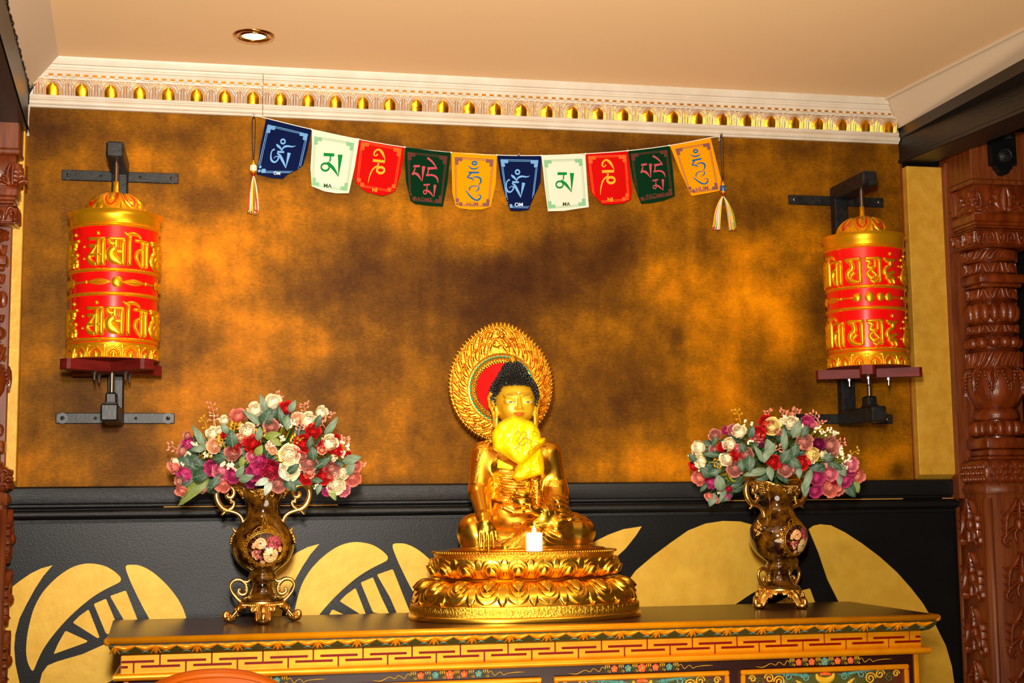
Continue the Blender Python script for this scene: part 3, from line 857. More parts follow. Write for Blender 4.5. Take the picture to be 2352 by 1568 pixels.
FLAGS = [
 ('blue', F1, [(240, 105), (735, 220), (690, 440), (640, 610), (585, 652), (470, 710), (420, 755), (300, 745), (180, 715), (140, 705), (180, 400)], [(258, 168), (694, 272), (600, 690), (140, 690)], OM, OMR, 'OM', (358, 697, 34, .06), ('f_blue', 'i_sky', 'i_sky', 'i_pale'), (735, 220)),
 ('white', F1, [(735, 225), (900, 260), (1150, 315), (1245, 318), (1245, 335), (1200, 620), (1135, 910), (1000, 912), (870, 890), (735, 835), (720, 640), (735, 400)], [(760, 295), (1195, 368), (1115, 888), (738, 825)], MA, MAR, 'MA', (905, 832, 44, .07), ('f_white', 'i_green', 'i_fgreen', 'i_dgreen'), None),
 ('red', F1, [(1240, 335), (1735, 410), (1700, 680), (1640, 880), (1590, 910), (1500, 940), (1330, 900), (1215, 810), (1190, 740), (1205, 600)], [(1268, 352), (1706, 428), (1630, 905), (1215, 830)], NI, NIR, 'NI', (1415, 878, 40, .06), ('f_red', 'i_orange', 'i_rorange', 'i_orange'), None),
 ('green', F1, [(1745, 412), (2235, 470), (2200, 800), (2150, 1055), (2000, 1045), (1850, 1025), (1800, 990), (1750, 770), (1740, 560)], [(1768, 465), (2200, 512), (2135, 1022), (1790, 985)], PAD, PADR, 'PADME', (1935, 980, 46, .09), ('f_green', 'i_rose', 'i_brown', 'i_brown'), None),
 ('yellow', F2, [(115, 340), (500, 360), (840, 390), (820, 850), (740, 1210), (600, 1250), (430, 1255), (250, 1235), (185, 1200), (130, 980), (122, 600)], [(168, 418), (788, 458), (715, 1205), (185, 1195)], HUM, HUMR, 'HUM', (448, 1168, 62, .0), ('f_yellow', 'i_blue', 'i_purple', 'i_purple'), None),
 ('blue', F2, [(845, 385), (1545, 395), (1535, 800), (1500, 900), (1380, 1160), (1345, 1255), (1200, 1275), (1060, 1272), (1040, 1240), (990, 1090), (940, 930), (900, 760), (870, 580)], [(895, 455), (1498, 468), (1400, 1230), (1010, 1225)], om2[0], om2[1], 'OM', (1188, 1178, 62, -.01), ('f_blue', 'i_sky', 'i_sky', 'i_pale'), None),
 ('white', F2, [(1545, 400), (2000, 380), (2245, 378), (2270, 800), (2300, 1215), (2150, 1235), (1900, 1275), (1650, 1280), (1600, 900), (1570, 600)], [(1585, 468), (2195, 445), (2255, 1190), (1655, 1240)], ma2[0], ma2[1], 'MA', (1942, 1168, 60, -.04), ('f_white', 'i_green', 'i_fgreen', 'i_dgreen'), None),
 ('red', F3, [(90, 372), (660, 335), (690, 640), (722, 880), (700, 990), (600, 1040), (450, 1055), (320, 1055), (250, 990), (165, 900), (145, 830), (115, 600)], [(122, 402), (634, 386), (680, 1000), (200, 1035)], ni2[0], ni2[1], 'NI', (420, 990, 54, -.04), ('f_red', 'i_orange', 'i_rorange', 'i_orange'), None),
 ('green', F3, [(660, 330), (1220, 265), (1270, 600), (1295, 940), (1150, 1000), (1000, 1030), (840, 1048), (780, 900), (720, 700)], [(700, 372), (1190, 320), (1262, 930), (790, 1015)], pad2[0], pad2[1], 'PADME', (1030, 940, 58, -.10), ('f_green', 'i_rose', 'i_brown', 'i_brown'), None),
 ('yellow', F3, [(1225, 258), (1775, 150), (1850, 450), (1920, 720), (1900, 870), (1750, 900), (1520, 940), (1490, 880), (1360, 600)], [(1298, 305), (1762, 222), (1880, 850), (1500, 905)], hum2[0], hum2[1], 'HUM', (1662, 845, 58, -.14), ('f_yellow', 'i_blue', 'i_purple', 'i_purple'), None),
]
t0 = at(1120, 345, Y=YFLAG)
flags = empty('prayer_flag_string', t0, 'string of ten small coloured prayer flags hung under the cornice', 'prayer flags')
def inside(poly, x, y):
    r = False
    n = len(poly)
    for i in range(n):
        x0, y0 = poly[i]; x1, y1 = poly[i-1]
        if (y0 > y) != (y1 > y) and x < (x1-x0)*(y-y0)/(y1-y0)+x0: r = not r
    return r
for (col, c, out, inner, strokes, rings, cap, capp, mm, _) in FLAGS:
    poly = crop(c, out)
    ys = [p[1] for p in poly]; y_lo, y_hi = min(ys), max(ys)
    xs_ = [p[0] for p in poly]; x_lo, x_hi = min(xs_), max(xs_)
    ph = rng.uniform(0, 6)
    def fy(x, y):      # soft billow of the cloth, standing a little off the wall
        v = np.clip((np.asarray(y)-y_lo)/(y_hi-y_lo), 0, 1); u = (np.asarray(x)-x_lo)/(x_hi-x_lo)
        return YFLAG-0.005*v*v-0.0022*np.sin(5.5*u+ph)*v-0.0015*np.sin(9*v+ph)
    def f(x, y, h):
        Y = fy(x, y)
        d = ((np.asarray(x)-W/2)/FPX)[..., None]*RT-((np.asarray(y)-H/2)/FPX)[..., None]*UP+FW
        tt = (Y-np.asarray(h)-CAM[1])/d[..., 1]
        return CAM+d*tt[..., None]
    b = MB()
    # cloth: ear-free fan of strips between left and right outline
    px = np.array(spline(np.array(poly), 4, False)[:, :2].tolist()+[poly[0]]) if False else np.array(poly)
    rowsn = 22
    dense = []
    for i in range(len(px)):
        a, q = px[i], px[(i+1) % len(px)]
        for tq in np.linspace(0, 1, 8, endpoint=False): dense.append(a+(q-a)*tq)
    dense = np.array(dense)
    # smooth the lower outline a little
    G = []
    colsn = 16
    x0s = np.linspace(x_lo+0.01, x_hi-0.01, colsn)
    for x in x0s:
        yy = []
        for i in range(len(px)):
            a, q = px[i], px[(i+1) % len(px)]
            if (a[0] > x) != (q[0] > x): yy.append(a[1]+(q[1]-a[1])*(x-a[0])/(q[0]-a[0]))
        yy = sorted(yy) if yy else [y_lo, y_lo]
        G.append([(x, yy[0]+(yy[-1]-yy[0])*v) for v in np.linspace(0, 1, rowsn)])
    # outline-true cloth: a single polygon tessellated, front and back
    n = len(dense)
    Vf = f(dense[:, 0], dense[:, 1], np.full(n, 0.0006)); Vb = f(dense[:, 0], dense[:, 1], np.zeros(n))
    b.add(np.concatenate([Vf, Vb]), [(i, (i+1) % n, n+(i+1) % n, n+i) for i in range(n)], 0)
    from mathutils.geometry import delaunay_2d_cdt
    ins = [Vector(p) for p in dense]
    for x in np.arange(x_lo+6, x_hi-3, 9.0):
        for y in np.arange(y_lo+6, y_hi-3, 9.0):
            if inside(poly, x, y): ins.append(Vector((x, y)))
    vv, ee, ff, _a, _b, _c = delaunay_2d_cdt(ins, [(i, (i+1) % n) for i in range(n)], [list(range(n))], 1, 1e-6)
    vv = np.array([tuple(v) for v in vv])
    b.add(f(vv[:, 0], vv[:, 1], np.full(len(vv), 0.0006)), ff, 0)
    b.add(f(vv[:, 0], vv[:, 1], np.zeros(len(vv))), [tuple(q[::-1]) for q in ff], 0)
    # syllable
    for st in strokes: b.ribbon(crop(c, st), f, h=0.0003, m=1, res=7, base=0.0008, flat=True)
    for (cx, cy, rx, ry, w) in rings:
        ring = [(cx+(rx-w/2)*math.cos(q), cy+(ry-w/2)*math.sin(q), w*(1+0.35*abs(math.sin(q)))) for q in np.linspace(0, 2*PI, 14, endpoint=False)]
        b.ribbon(crop(c, ring), f, h=0.0003, m=1, res=3, base=0.0008, closed=True, flat=True)
    if cap == 'OM':
        (cx, cy, rx, ry, w) = rings[0]
    # printed border: double line and stepped corner frets, left off where the cloth curls under
    I = [np.array(p) for p in crop(c, inner)]
    def Q(u, v):
        return (I[0]*(1-u)+I[1]*u)*(1-v)+(I[3]*(1-u)+I[2]*u)*v
    cen = np.array(poly).mean(0)
    shr = [tuple(cen+(np.array(p)-cen)*0.975) for p in poly]
    def line(p, q, w):
        k = 14; run = []
        for s in np.linspace(0, 1, k):
            z = p+(q-p)*s
            if inside(shr, *z): run.append((z[0], z[1], w))
            else:
                if len(run) > 1: b.ribbon([run[0], run[-1]], f, h=0.0002, m=2, res=4, base=0.0008, flat=True)
                run = []
        if len(run) > 1: b.ribbon([run[0], run[-1]], f, h=0.0002, m=2, res=4, base=0.0008, flat=True)
    Lx = np.linalg.norm(I[1]-I[0]); Ly = np.linalg.norm(I[3]-I[0])
    for ins_, w in ((0.006, 1.3), (0.042, 1.0)):
        du, dv = ins_, ins_*Lx/Ly
        s0 = 0.16
        for (p, q) in (((s0, dv), (1-s0, dv)), ((s0, 1-dv), (1-s0, 1-dv)), ((du, s0), (du, 1-s0)), ((1-du, s0), (1-du, 1-s0))):
            line(Q(*p), Q(*q), w)
    a = 0.098
    for (cu, cv_) in ((0, 0), (1, 0), (0, 1), (1, 1)):
        for (i, j) in ((0, 0), (1, 0), (0, 1)):
            u0 = a*i; v0 = a*j*Lx/Ly
            for g, w in ((0.008, 1.6), (0.026, 1.5), (0.043, 1.4)):
                sq = []
                for (uu, vv2) in ((g, g), (a-g, g), (a-g, a-g), (g, a-g)):
                    U = u0+uu; Vq = v0+vv2*Lx/Ly
                    sq.append(Q(U if cu == 0 else 1-U, Vq if cv_ == 0 else 1-Vq))
                if all(inside(shr, *z) for z in sq):
                    for k in range(4):
                        p, q = sq[k], sq[(k+1) % 4]
                        b.ribbon([(p[0], p[1], w), (q[0], q[1], w)], f, h=0.0002, m=2, res=2, base=0.0008, flat=True)
    # caption
    V, F = text_mesh(cap, 1.0)
    cx, cy, sz, rot = capp
    cxp, cyp = cx/c[0]+c[1], cy/c[0]+c[2]; sz = sz/c[0]*1.38
    X = V[:, 0]*sz; Yv = -V[:, 1]*sz
    b.add(f(cxp+X*math.cos(rot)-Yv*math.sin(rot), cyp+X*math.sin(rot)+Yv*math.cos(rot), np.full(len(V), 0.0011)), F, 3)
    # knot of the string showing at the corner
    ob = b.build('flag', [M[k] for k in mm], flags, smooth=False, origin=t0)
    ob['label'] = '%s flag printed %s' % (col, cap)
# the string through the hems
sp = [(583.4, 266), (598, 268)]+[(611, 271.5), (716, 297), (824, 320), (930, 338), (1036, 350), (1141, 356), (1243, 357), (1345, 353), (1442, 346), (1537, 334), (1632, 316)]+[(1645, 314.5), (1654, 314)]
w_ = at(np.array([p[0] for p in sp]), np.array([p[1] for p in sp]), Y=YFLAG-0.001)
b = MB(); b.tube(w_, 0.0011, n=6, res=5)
for i in (0, 3, 4, 5, 6, 7, 8, 9, 10, 11, 14): b.sphere(w_[i], 0.0024, 8, 6)
e0 = w_[-1]
b.tube([e0, e0+(-0.004, -0.001, -0.006), e0+(-0.003, -0.001, -0.012)], 0.0008, n=5)
b.tube([e0, e0+(0.001, -0.002, -0.007), e0+(-0.001, -0.002, -0.013)], 0.0008, n=5)
b.tube([w_[0], w_[0]+(-0.005, 0, -0.001)], 0.001, n=5)
b.build('string', M['string'], flags, origin=t0)

# the nails it hangs from
for (x, y, lab) in ((583.5, 264, 'small nail at the left end of the prayer flag string'), (1656, 311, 'small nail at the right end of the prayer flag string'), (1191, 357, 'small nail holding up the middle of the flag string')):
    p = at(x, y, Y=-0.016)
    b = MB(); b.cyl((0, 0.018, 0), (0, -0.004, 0.001), 0.0013, 8); b.cyl((0, -0.004, 0.001), (0, -0.0052, 0.001), 0.003, 10)
    o = b.build('nail', M['steel'], smooth=False); o.location = p; tag(o, lab, 'nail', 'nails of the flag string')

# tassel charms
TC = [mat('thread_red', '#d0301c', 0.7), mat('thread_white', '#efe6da', 0.7), mat('thread_yellow', '#f4c012', 0.7), mat('thread_green', '#3c8a3a', 0.7), mat('thread_blue', '#7a6fa8', 0.7), mat('thread_pink', '#e08a9a', 0.7)]
M['beadgold'] = mat('bead_gold', '#e6a51c', 0.3, 0.8)
M['beadred'] = mat('bead_red', '#a81008', 0.3)
M['beadwhite'] = mat('bead_ivory', '#f0e2bc', 0.3)
M['beadblue'] = mat('bead_blue', '#0e4a86', 0.3)
def tassel(top, bead_y, thread_y, end_y, barrel, lab, spread, cx2, ends):
    yb = YFLAG-0.016
    p0 = at(top[0], top[1], Y=yb); pb = at(cx2, bead_y, Y=yb); pt = at(cx2, thread_y, Y=yb); pe = at(cx2, end_y, Y=yb)
    t = empty('tassel_charm', p0, lab, 'tassel', 'tassels of the flag string')
    k = 1.08e-3
    b = MB()
    for s in (-1, 1):
        b.tube([p0+(0, 0.006, 0.002), p0+(s*0.003, 0, -0.006), p0+(s*0.0035, 0, -0.03), (p0*0.3+pb*0.7)+(s*0.002, 0, 0), pb+(0, 0, 0.028)], 0.0013, n=6, res=6)
    b.tube([pb+(0, 0, 0.030), pb+(0, 0, 0.018)], 0.0021, n=8)
    b.build('cord', M['cord'], t, origin=p0)
    b = MB(); b.lathe([(0, 0.020), (0.0035, 0.018), (0.002, 0.016), (0.0045, 0.013), (0.004, 0.011), (0.003, 0.0105)], 12, c=pb); b.build('top_bead', M['beadgold'], t, origin=p0)
    b = MB(); b.lathe([(0.004, 0.011), (0.008, 0.010), (0.0085, 0.008), (0.0065, 0.0075), (0.0075, 0.005)], 16, c=pb)
    b.lathe([(0.0075, -0.007), (0.0065, -0.0085), (0.0085, -0.009), (0.007, -0.012), (0.003, -0.0125)], 16, c=pb); b.build('barrel_cap', M['beadgold'], t, origin=p0)
    b = MB(); b.lathe([(0.0072, 0.0068), (0.0082, 0.004), (0.0082, -0.005), (0.0072, -0.0075)], 16, c=pb)
    for s in (-.4, 0.35): b.tube([pb+(s*0.012-.001, -0.0078, 0.003), pb+(s*0.012+.001, -0.0082, 0.0), pb+(s*0.012-.0005, -0.0078, -0.004)], 0.0006, n=4, m=1)
    b.build('barrel', [barrel, M['beadgold']], t, origin=p0)
    b = MB(); b.lathe([(0.0, -0.012), (0.004, -0.0125), (0.0035, -0.017), (0.0, -0.018)], 10, c=pb); b.build('lower_bead', M['beadred'], t, origin=p0)
    b = MB()
    nth = 70
    L = pt[2]-pe[2]
    for i in range(nth):
        u = rng.uniform(-1, 1)
        g = u*spread if ends is None else (abs(u)*ends[1]*0.6+ends[1]*0.4 if u > 0 else -(abs(u)*ends[0]*0.7+ends[0]*0.3))
        if ends is not None and abs(g) < 0.006: g = 0.008*np.sign(g+1e-9)
        ll = L*rng.uniform(0.9, 1.03)
        yy = rng.uniform(-0.006, 0.004)
        b.tube([pt+(g*0.05, 0, 0.002), pt+(g*0.45, yy*0.5, -0.18*ll), pt+(g*0.85, yy, -0.55*ll), pt+(g*1.05+rng.uniform(-.002, .002), yy, -ll)], 0.0013, n=4, m=int(rng.choice([0, 1, 2, 2, 2, 2, 2, 4, 0, 5, 3])), res=4)
    b.build('threads', TC, t, origin=p0)
tassel((583, 268), 386, 406, 490, M['beadwhite'], 'ivory-beaded tassel hanging from the left end of the flag string', 0.0115, 582, None)
tassel((1657, 312), 433, 452, 527, M['beadblue'], 'blue-beaded tassel hanging from the right end of the flag string', 0.02, 1661, (0.030, 0.030))
# ------------------------------------------------------------------ prayer wheels
def make_wheel(name, loc, spin, crossrot, label, off, drum_only=False):
    """loc: point on the wall behind the drum axis at z = 0; local y towards the wall"""
    t = empty(name, loc, label, 'prayer drum', 'prayer wheels on the wall brackets')
    yc = -0.152                       # axis of the drum in front of the wall
    R = 0.0965
    C0 = np.array((off, yc, 0.0))
    def cyl(a, z, h):                 # angle (0 = towards the room, + to the right), height, relief
        a = np.asarray(a, float)+spin; r = R+np.asarray(h, float)
        return np.stack([C0[0]+r*np.sin(a), C0[1]-r*np.cos(a), np.asarray(z, float)], -1)
    Z = dict(top=1.845, band0=1.824, red0=1.814, row1=1.717, mid0=1.711, mid1=1.665, row2a=1.659, row2=1.563, lot=1.556, bot=1.522)
    # drum
    b = MB()
    b.lathe([(0.0, Z['bot']+0.003), (R-0.004, Z['bot']+0.003), (R-0.001, Z['bot']+0.004), (R-0.001, Z['top']-0.002), (0.0, Z['top']-0.002)], 72, C0)
    b.build('drum', M['wheelred'], t, auto=40)
    # gilded bands
    b = MB()
    b.lathe([(R-0.002, 1.817), (R+0.0005, 1.819), (R+0.0015, 1.838), (R+0.003, 1.843), (R+0.008, 1.8475), (R+0.009, 1.8490), (R+0.0075, 1.8500), (R+0.002, 1.8465), (R-0.008, 1.845), (0.07, 1.845)], 72, C0)
    for z in (1.8155, 1.7145, 1.662, 1.5625):
        b.lathe([(R-0.002, z+0.0045), (R+0.0015, z+0.004), (R+0.0030, z+0.002), (R+0.0012, z+0.0005), (R+0.0030, z-0.0012), (R+0.0014, z-0.0036), (R-0.002, z-0.0042)], 72, C0)
    b.build('gilded_bands', M['wheelgold'], t, auto=50)
    # base band of lotus petals
    b = MB()
    zb, zt = Z['bot'], Z['lot']
    b.lathe([(R-0.002, zt+0.002), (R+0.0008, zt), (R+0.0010, zb+0.004), (R+0.003, zb+0.0015), (R+0.003, zb), (R-0.006, zb), (0.0, zb+0.002)], 72, C0)
    f = lambda x, z, h: cyl(np.asarray(x)/R, z, np.asarray(h)+0.0008)
    np_ = 16
    da = 2*PI/np_
    hz = zt-zb-0.008
    for i in range(np_):
        a0 = (i+0.5)*da*R; dw = da*R
        q = lambda pts, w: [(a0+x*dw, zb+0.003+y*hz, ww*dw) for (x, y), ww in zip(pts, w)]
        b.ribbon(q([(-.36, 0), (-.38, .32), (-.27, .58), (0, .86), (.27, .58), (.38, .32), (.36, 0)], [.13]*7), f, h=0.0032, res=4, k=5)
        b.ribbon(q([(-.22, 0), (-.24, .28), (-.15, .46), (0, .62), (.15, .46), (.24, .28), (.22, 0)], [.06]*7), f, h=0.0012, res=4, k=3, m=1)
        b.ribbon(q([(0, 0), (0, .22), (0, .46)], [.30, .30, .06]), f, h=0.0034, res=5, k=5)
        b.ribbon(q([(.5, .0), (.5, .5), (.5, .80), (.5, .98)], [.08, .10, .20, .40]), f, h=0.0026, res=4, k=5)
        for sg in (-1, 1): b.ribbon(q([(.5, .74), (.5+sg*.14, .88), (.5+sg*.30, .92)], [.10, .10, .03]), f, h=0.0026, res=4, k=4)
    b.build('lotus_band', [M['wheelgold'], M['wheelline']], t, auto=50)
    # domed cap
    b = MB()
    zc = 1.845
    DH = 0.057
    dome = [(0.068, zc-0.002)]+[(0.067*math.cos(q)**0.8, zc+DH*math.sin(q)**0.95) for q in np.linspace(0.06, PI/2-0.12, 14)]+[(0.0, zc+DH)]
    b.lathe(dome, 64, C0)
    def capf(a, s, h):
        a = np.asarray(a, float)+spin; s = np.asarray(s, float)
        q = s*PI/2*0.95
        r = (0.067+np.asarray(h))*np.cos(q)**0.8; z = zc+(DH+np.asarray(h))*np.sin(q)**0.95
        return np.stack([C0[0]+r*np.sin(a), C0[1]-r*np.cos(a), z], -1)
    RC = 0.062
    capm = lambda x, y, h: capf(np.asarray(x)/(RC*np.maximum(np.cos(np.asarray(y)/0.075*PI/2*.95), .16)), np.asarray(y)/0.075, h)
    for i in range(8):
        a0 = i*2*PI/8
        dd = 2*PI/8
        def cs(pts, w, m, h):
            # angle fraction, height fraction, width in metres
            P = [(np.clip(RC*math.cos(min(y, .93)*PI/2*.95), RC*.16, None)*(a0+x*dd), y*0.075, w) for x, y in pts]
            b.ribbon(P, capm, h=h, res=4, k=4, m=m)
        cs([(-.34, .80), (-.30, .55), (-.20, .36), (0, .24), (.20, .36), (.30, .55), (.34, .80)], .0030, 1, .0016)
        cs([(-.46, .80), (-.40, .48), (-.27, .24), (0, .11), (.27, .24), (.40, .48), (.46, .80)], .0050, 0, .0030)
        cs([(0, .40), (0, .55), (0, .72)], .0090, 0, .0030)
        cs([(.5, .05), (.5, .16), (.5, .30)], .0080, 0, .0028)
    b.build('cap', [M['wheelgold'], M['wheelline']], t, auto=50)
    b = MB(); b.lathe([(0.016, zc+DH-.004), (0.0085, zc+DH+.002), (0.0066, zc+DH+.008), (0.0060, zc+DH+.028), (0.0035, zc+DH+.029)], 20, C0)
    b.build('ferrule', M['wheelgold'], t)
    # raised syllables: local box x in degrees, y 0..1 over the letter height
    G = dict(
      am=(26, [[(.02, .97, .10), (1, .97, .10)], [(.90, .97, .17), (.90, 0.02, .17)], [(.62, .90, .14), (.62, .03, .14)], [(.10, .72, .12), (.60, .70, .12)], [(.16, .40, .12), (.90, .40, .10)], [(.56, .70, .10), (.30, .50, .12), (.10, .30, .14), (.24, .14, .16), (.58, .06, .12)]], [(.62, 1.16, .07)]),
      ma=(26, [[(.02, .97, .10), (1, .97, .10)], [(.88, .97, .18), (.88, .02, .16)], [(.50, .95, .18), (.50, .66, .18)], [(.06, .96, .10), (.22, .80, .16), (.46, .80, .10)], [(.46, .66, .20), (.24, .50, .30), (.30, .32, .34), (.56, .20, .28), (.80, .06, .06)], [(.50, .52, .14), (.88, .52, .14)]], []),
      ti=(36, [[(.10, 1.12, .05), (.10, .02, .13)], [(.10, 1.10, .13), (.10, .02, .13)], [(-.14, 1.22, .03), (0.0, 1.13, .10), (.20, 1.18, .12), (.44, 1.14, .10), (.58, 1.02, .03)], [(.32, .95, .10), (.96, .93, .10)], [(.90, .94, .13), (.90, .0, .12)], [(.68, .92, .12), (.68, -.02, .11)], [(.64, .66, .08), (.44, .54, .13), (.40, .34, .13), (.52, .12, .08), (.60, .02, .03)]], []),
      ya=(28, [[(.02, .97, .10), (1, .97, .10)], [(.90, .97, .18), (.90, .0, .14)], [(.10, .93, .12), (.38, .84, .18), (.46, .62, .18), (.22, .48, .18), (.20, .26, .20), (.46, .10, .18), (.90, .06, .06)], [(.32, .28, .14), (.60, .46, .12)]], []),
      dya=(28, [[(.02, .97, .10), (1, .97, .10)], [(.92, .97, .15), (.92, .02, .13)], [(.10, .88, .12), (.36, .82, .14), (.24, .62, .13), (.56, .58, .12), (.22, .40, .14), (.40, .20, .15), (.70, .28, .12), (.40, .52, .10)], [(.66, .92, .10), (.64, .60, .10)], [(.34, .12, .10), (.62, .04, .12), (.90, .20, .08)]], []),
      hum=(26, [[(.06, .97, .09), (.40, .88, .14), (.92, .94, .09)], [(.56, .90, .16), (.56, .70, .16)], [(.60, .70, .12), (.22, .56, .16), (.16, .40, .18), (.46, .36, .16), (.84, .46, .10)], [(.16, .18, .12), (.44, .24, .16), (.84, .20, .12)], [(.40, .14, .14), (.50, -.02, .08)], [(.76, .14, .14), (.78, -.02, .09)]], [(.56, 1.16, .07)]),
      dots=(10, [], [(.5, .70, .045), (.5, .28, .045)]))
    seq = ['am', 'ma', 'ti', 'ya', 'dya', 'hum', 'dots']
    for (z0, z1) in ((1.7225, 1.785), (1.570, 1.6325)):
        a = math.radians(-26.0)
        for rep in range(2):
            for g in seq:
                wd_, st, dt = G[g]
                b = MB()
                wr = math.radians(wd_)*0.90
                hz = z1-z0
                for s in st:
                    ar = wr*R/hz          # aspect of the letter box
                    def lf(x, y, h): return cyl(a+np.asarray(x)/ar*wr, z0+np.asarray(y)*hz, np.asarray(h)-0.001)
                    b.ribbon([(p[0]*ar, p[1], p[2]*1.22) for p in s], lf, h=0.0056, res=5, k=6)
                for (x, y, r) in dt:
                    p = cyl(a+x*wr, z0+y*hz, 0.0)
                    nrm = np.array([math.sin(a+x*wr+spin), -math.cos(a+x*wr+spin), 0])
                    b.sphere(p, r*hz*1.1, 10, 7)
                b.build('syllable', M['wheelgold'], t)
                a += math.radians(wd_)
    # middle band of thunderbolts, discs and leaf pods
    b = MB()
    zm = 1.6882
    def fm(x, y, h): return cyl(x, y, np.asarray(h)-0.0008)
    def leafpod(a0, w, hgt):
        for s, ww in ((-.5, .5), (0, .62), (.5, .5)):
            P = [(a0-w/2, zm, .003), (a0-w*.25, zm+s*hgt*.75, hgt*ww*.8), (a0, zm+s*hgt, hgt*ww), (a0+w*.25, zm+s*hgt*.75, hgt*ww*.8), (a0+w/2, zm, .003)]
            b.ribbon([(x*R, y, q) for x, y, q in P], lambda x, y, h: fm(np.asarray(x)/R, y, h), h=0.005 if s == 0 else 0.0035, res=5, k=5)
    def disc(a0, r, hh=0.005):
        th = np.linspace(0, 2*PI, 20, endpoint=False)[:, None]; rr = np.linspace(0, 1, 6)[None]
        P = cyl((a0+r/R*rr*np.cos(th)).ravel(), (zm+r*rr*np.sin(th)).ravel(), (hh*np.sqrt(1-rr**2*.98)+0*th-0.0008).ravel()).reshape(20, 6, 3)
        b.grid(P, cu=True)
    def rod(a0, a1): b.ribbon([(a0*R, zm, .004), (a1*R, zm, .004)], lambda x, y, h: fm(np.asarray(x)/R, y, h), h=0.003, res=6, k=4)
    d2 = math.radians
    for base in (0, 180):
        B = base
        disc(d2(B+14), .0125); leafpod(d2(B-9), d2(30), .0100); leafpod(d2(B+36), d2(30), .0100); disc(d2(B-27), .0045); disc(d2(B+54), .0045)
        rod(d2(B-27), d2(B-52)); rod(d2(B+54), d2(B+72)); disc(d2(B-54), .0105); disc(d2(B+79), .0110); disc(d2(B+97), .0125); disc(d2(B+113), .0105)
    b.build('thunderbolt_band', M['wheelgold'], t)
    # spindle, cross board with bolts
    b = MB(); b.cyl((off, yc, 1.90), (off, yc, 1.980), 0.0058, 16); b.cyl((off, yc, 1.430), (off, yc, 1.523), 0.0058, 16)
    b.build('spindle', M['spindle'], t, auto=40)
    b = MB()
    n = 10
    out = []
    for k in range(4):
        a = crossrot+k*PI/2
        e = np.array((math.cos(a), math.sin(a))); g = np.array((-e[1], e[0]))
        Ln, hw = 0.127, 0.018
        for q in np.linspace(-PI/2, PI/2, n):
            # rounded corners of the arm end
            pass
        for (l, s) in ((0.0, 0),):
            pass
        for (l, s) in ((Ln-0.006, -1.0), (Ln, -0.68), (Ln+0.001, 0), (Ln, 0.68), (Ln-0.006, 1.0)):
            out.append(e*l+g*s*hw)
        e2 = np.array((math.cos(a+PI/4), math.sin(a+PI/4)))
        out.append(e2*0.0275)
    out = np.array(out)
    b.prism(out, lambda x, y, h: np.stack([off+x, yc+y, 1.4985+np.asarray(h)], -1), 0.0225)
    b.add(np.stack([off+out[:, 0], yc+out[:, 1], np.full(len(out), 1.4985)], -1), [tuple(range(len(out)))[::-1]])
    b.lathe([(0.0, 1.5205), (0.070, 1.5205), (0.101, 1.5215), (0.102, 1.5232), (0.06, 1.5245), (0, 1.525)], 48, C0)
    b.build('cross_board', M['board'], t, smooth=False)
    for k in range(4):
        a = crossrot+k*PI/2+0.0
        p = np.array((off+0.047*math.cos(a), yc+0.047*math.sin(a), 1.4985))
        b = MB(); b.cyl(p, p-(0, 0, 0.0055), 0.0048, 6); b.cyl(p, p-(0, 0, 0.019), 0.0024, 8)
        b.build('bolt', M['steel'], t, auto=30)
    # wall bracket
    s = 0.0190
    b = MB()
    b.bbox((-s+.0008, -0.036, 1.40), (s-.0008, -0.0045, 2.005), 0.003)
    b.build('post', M['iron'], t, smooth=False)
    for (za, zb_, nm) in ((1.974, 2.011, 'upper'), (1.388, 1.427, 'lower')):
        b = MB(); b.bbox((-s, -0.205, za), (s, -0.005, zb_), 0.004)
        b.build('arm', M['iron'], t, smooth=False)
    for z in (1.976, 1.4065):
        b = MB(); b.bbox((-0.133, -0.006, z-0.0125), (0.133, -0.0002, z+0.0125), 0.0015)
        w = b.build('wall_bar', M['iron'], t, smooth=False)
        for x in (-0.118, 0.118):
            b = MB(); b.cyl((x, -0.006, z), (x, -0.0072, z), 0.0125, 24)
            b.build('washer', M['iron'] if z > 1.6 or loc[0] > 1 else M['dullsteel'], w, auto=30)
            b = MB(); b.lathe([(0.0, -0.0105), (0.002, -0.0105), (0.0042, -0.0095), (0.005, -0.0072)], 12, (x, 0, z), axis=1)
            b.box((x-0.002, -0.0107, z-0.002), (x+0.002, -0.0100, z+0.002), 1)
            b.build('screw', [M['steel'], M['black']], w)
        for x in (-0.045, 0.045):
            b = MB(); b.lathe([(0.0, -0.0072), (0.0028, -0.0072), (0.0036, -0.006)], 10, (x, 0, z), axis=1)
            b.build('screw', M['iron'], w)
    b = MB(); b.bbox((off-0.0125, yc-0.018, 1.4265), (off+0.0125, yc+0.020, 1.454), 0.004); b.bbox((off-0.0135, yc-0.022, 1.4268), (off+0.0135, yc+0.024, 1.432), 0.002)
    b.build('bearing_block', M['iron'], t, smooth=False)
    return t
make_wheel('prayer_drum', (0.2085, 0, 0), math.radians(-6), math.radians(41), 'red and gold prayer wheel on the black bracket above the left vase', 0.0005)
make_wheel('prayer_drum', (2.0165, 0, 0), math.radians(-117), math.radians(-117), 'red and gold prayer wheel on the black bracket above the right vase', 0.0)
# ------------------------------------------------------------------ gilded statue
SX, SY, SZ = 1.1157, -0.262, 0.95
stat = empty('seated_statue', (SX, SY, SZ), 'gilded seated meditating statue with black curled hair and a round halo on a lotus base', 'statue')
so = np.array((SX, SY, SZ))

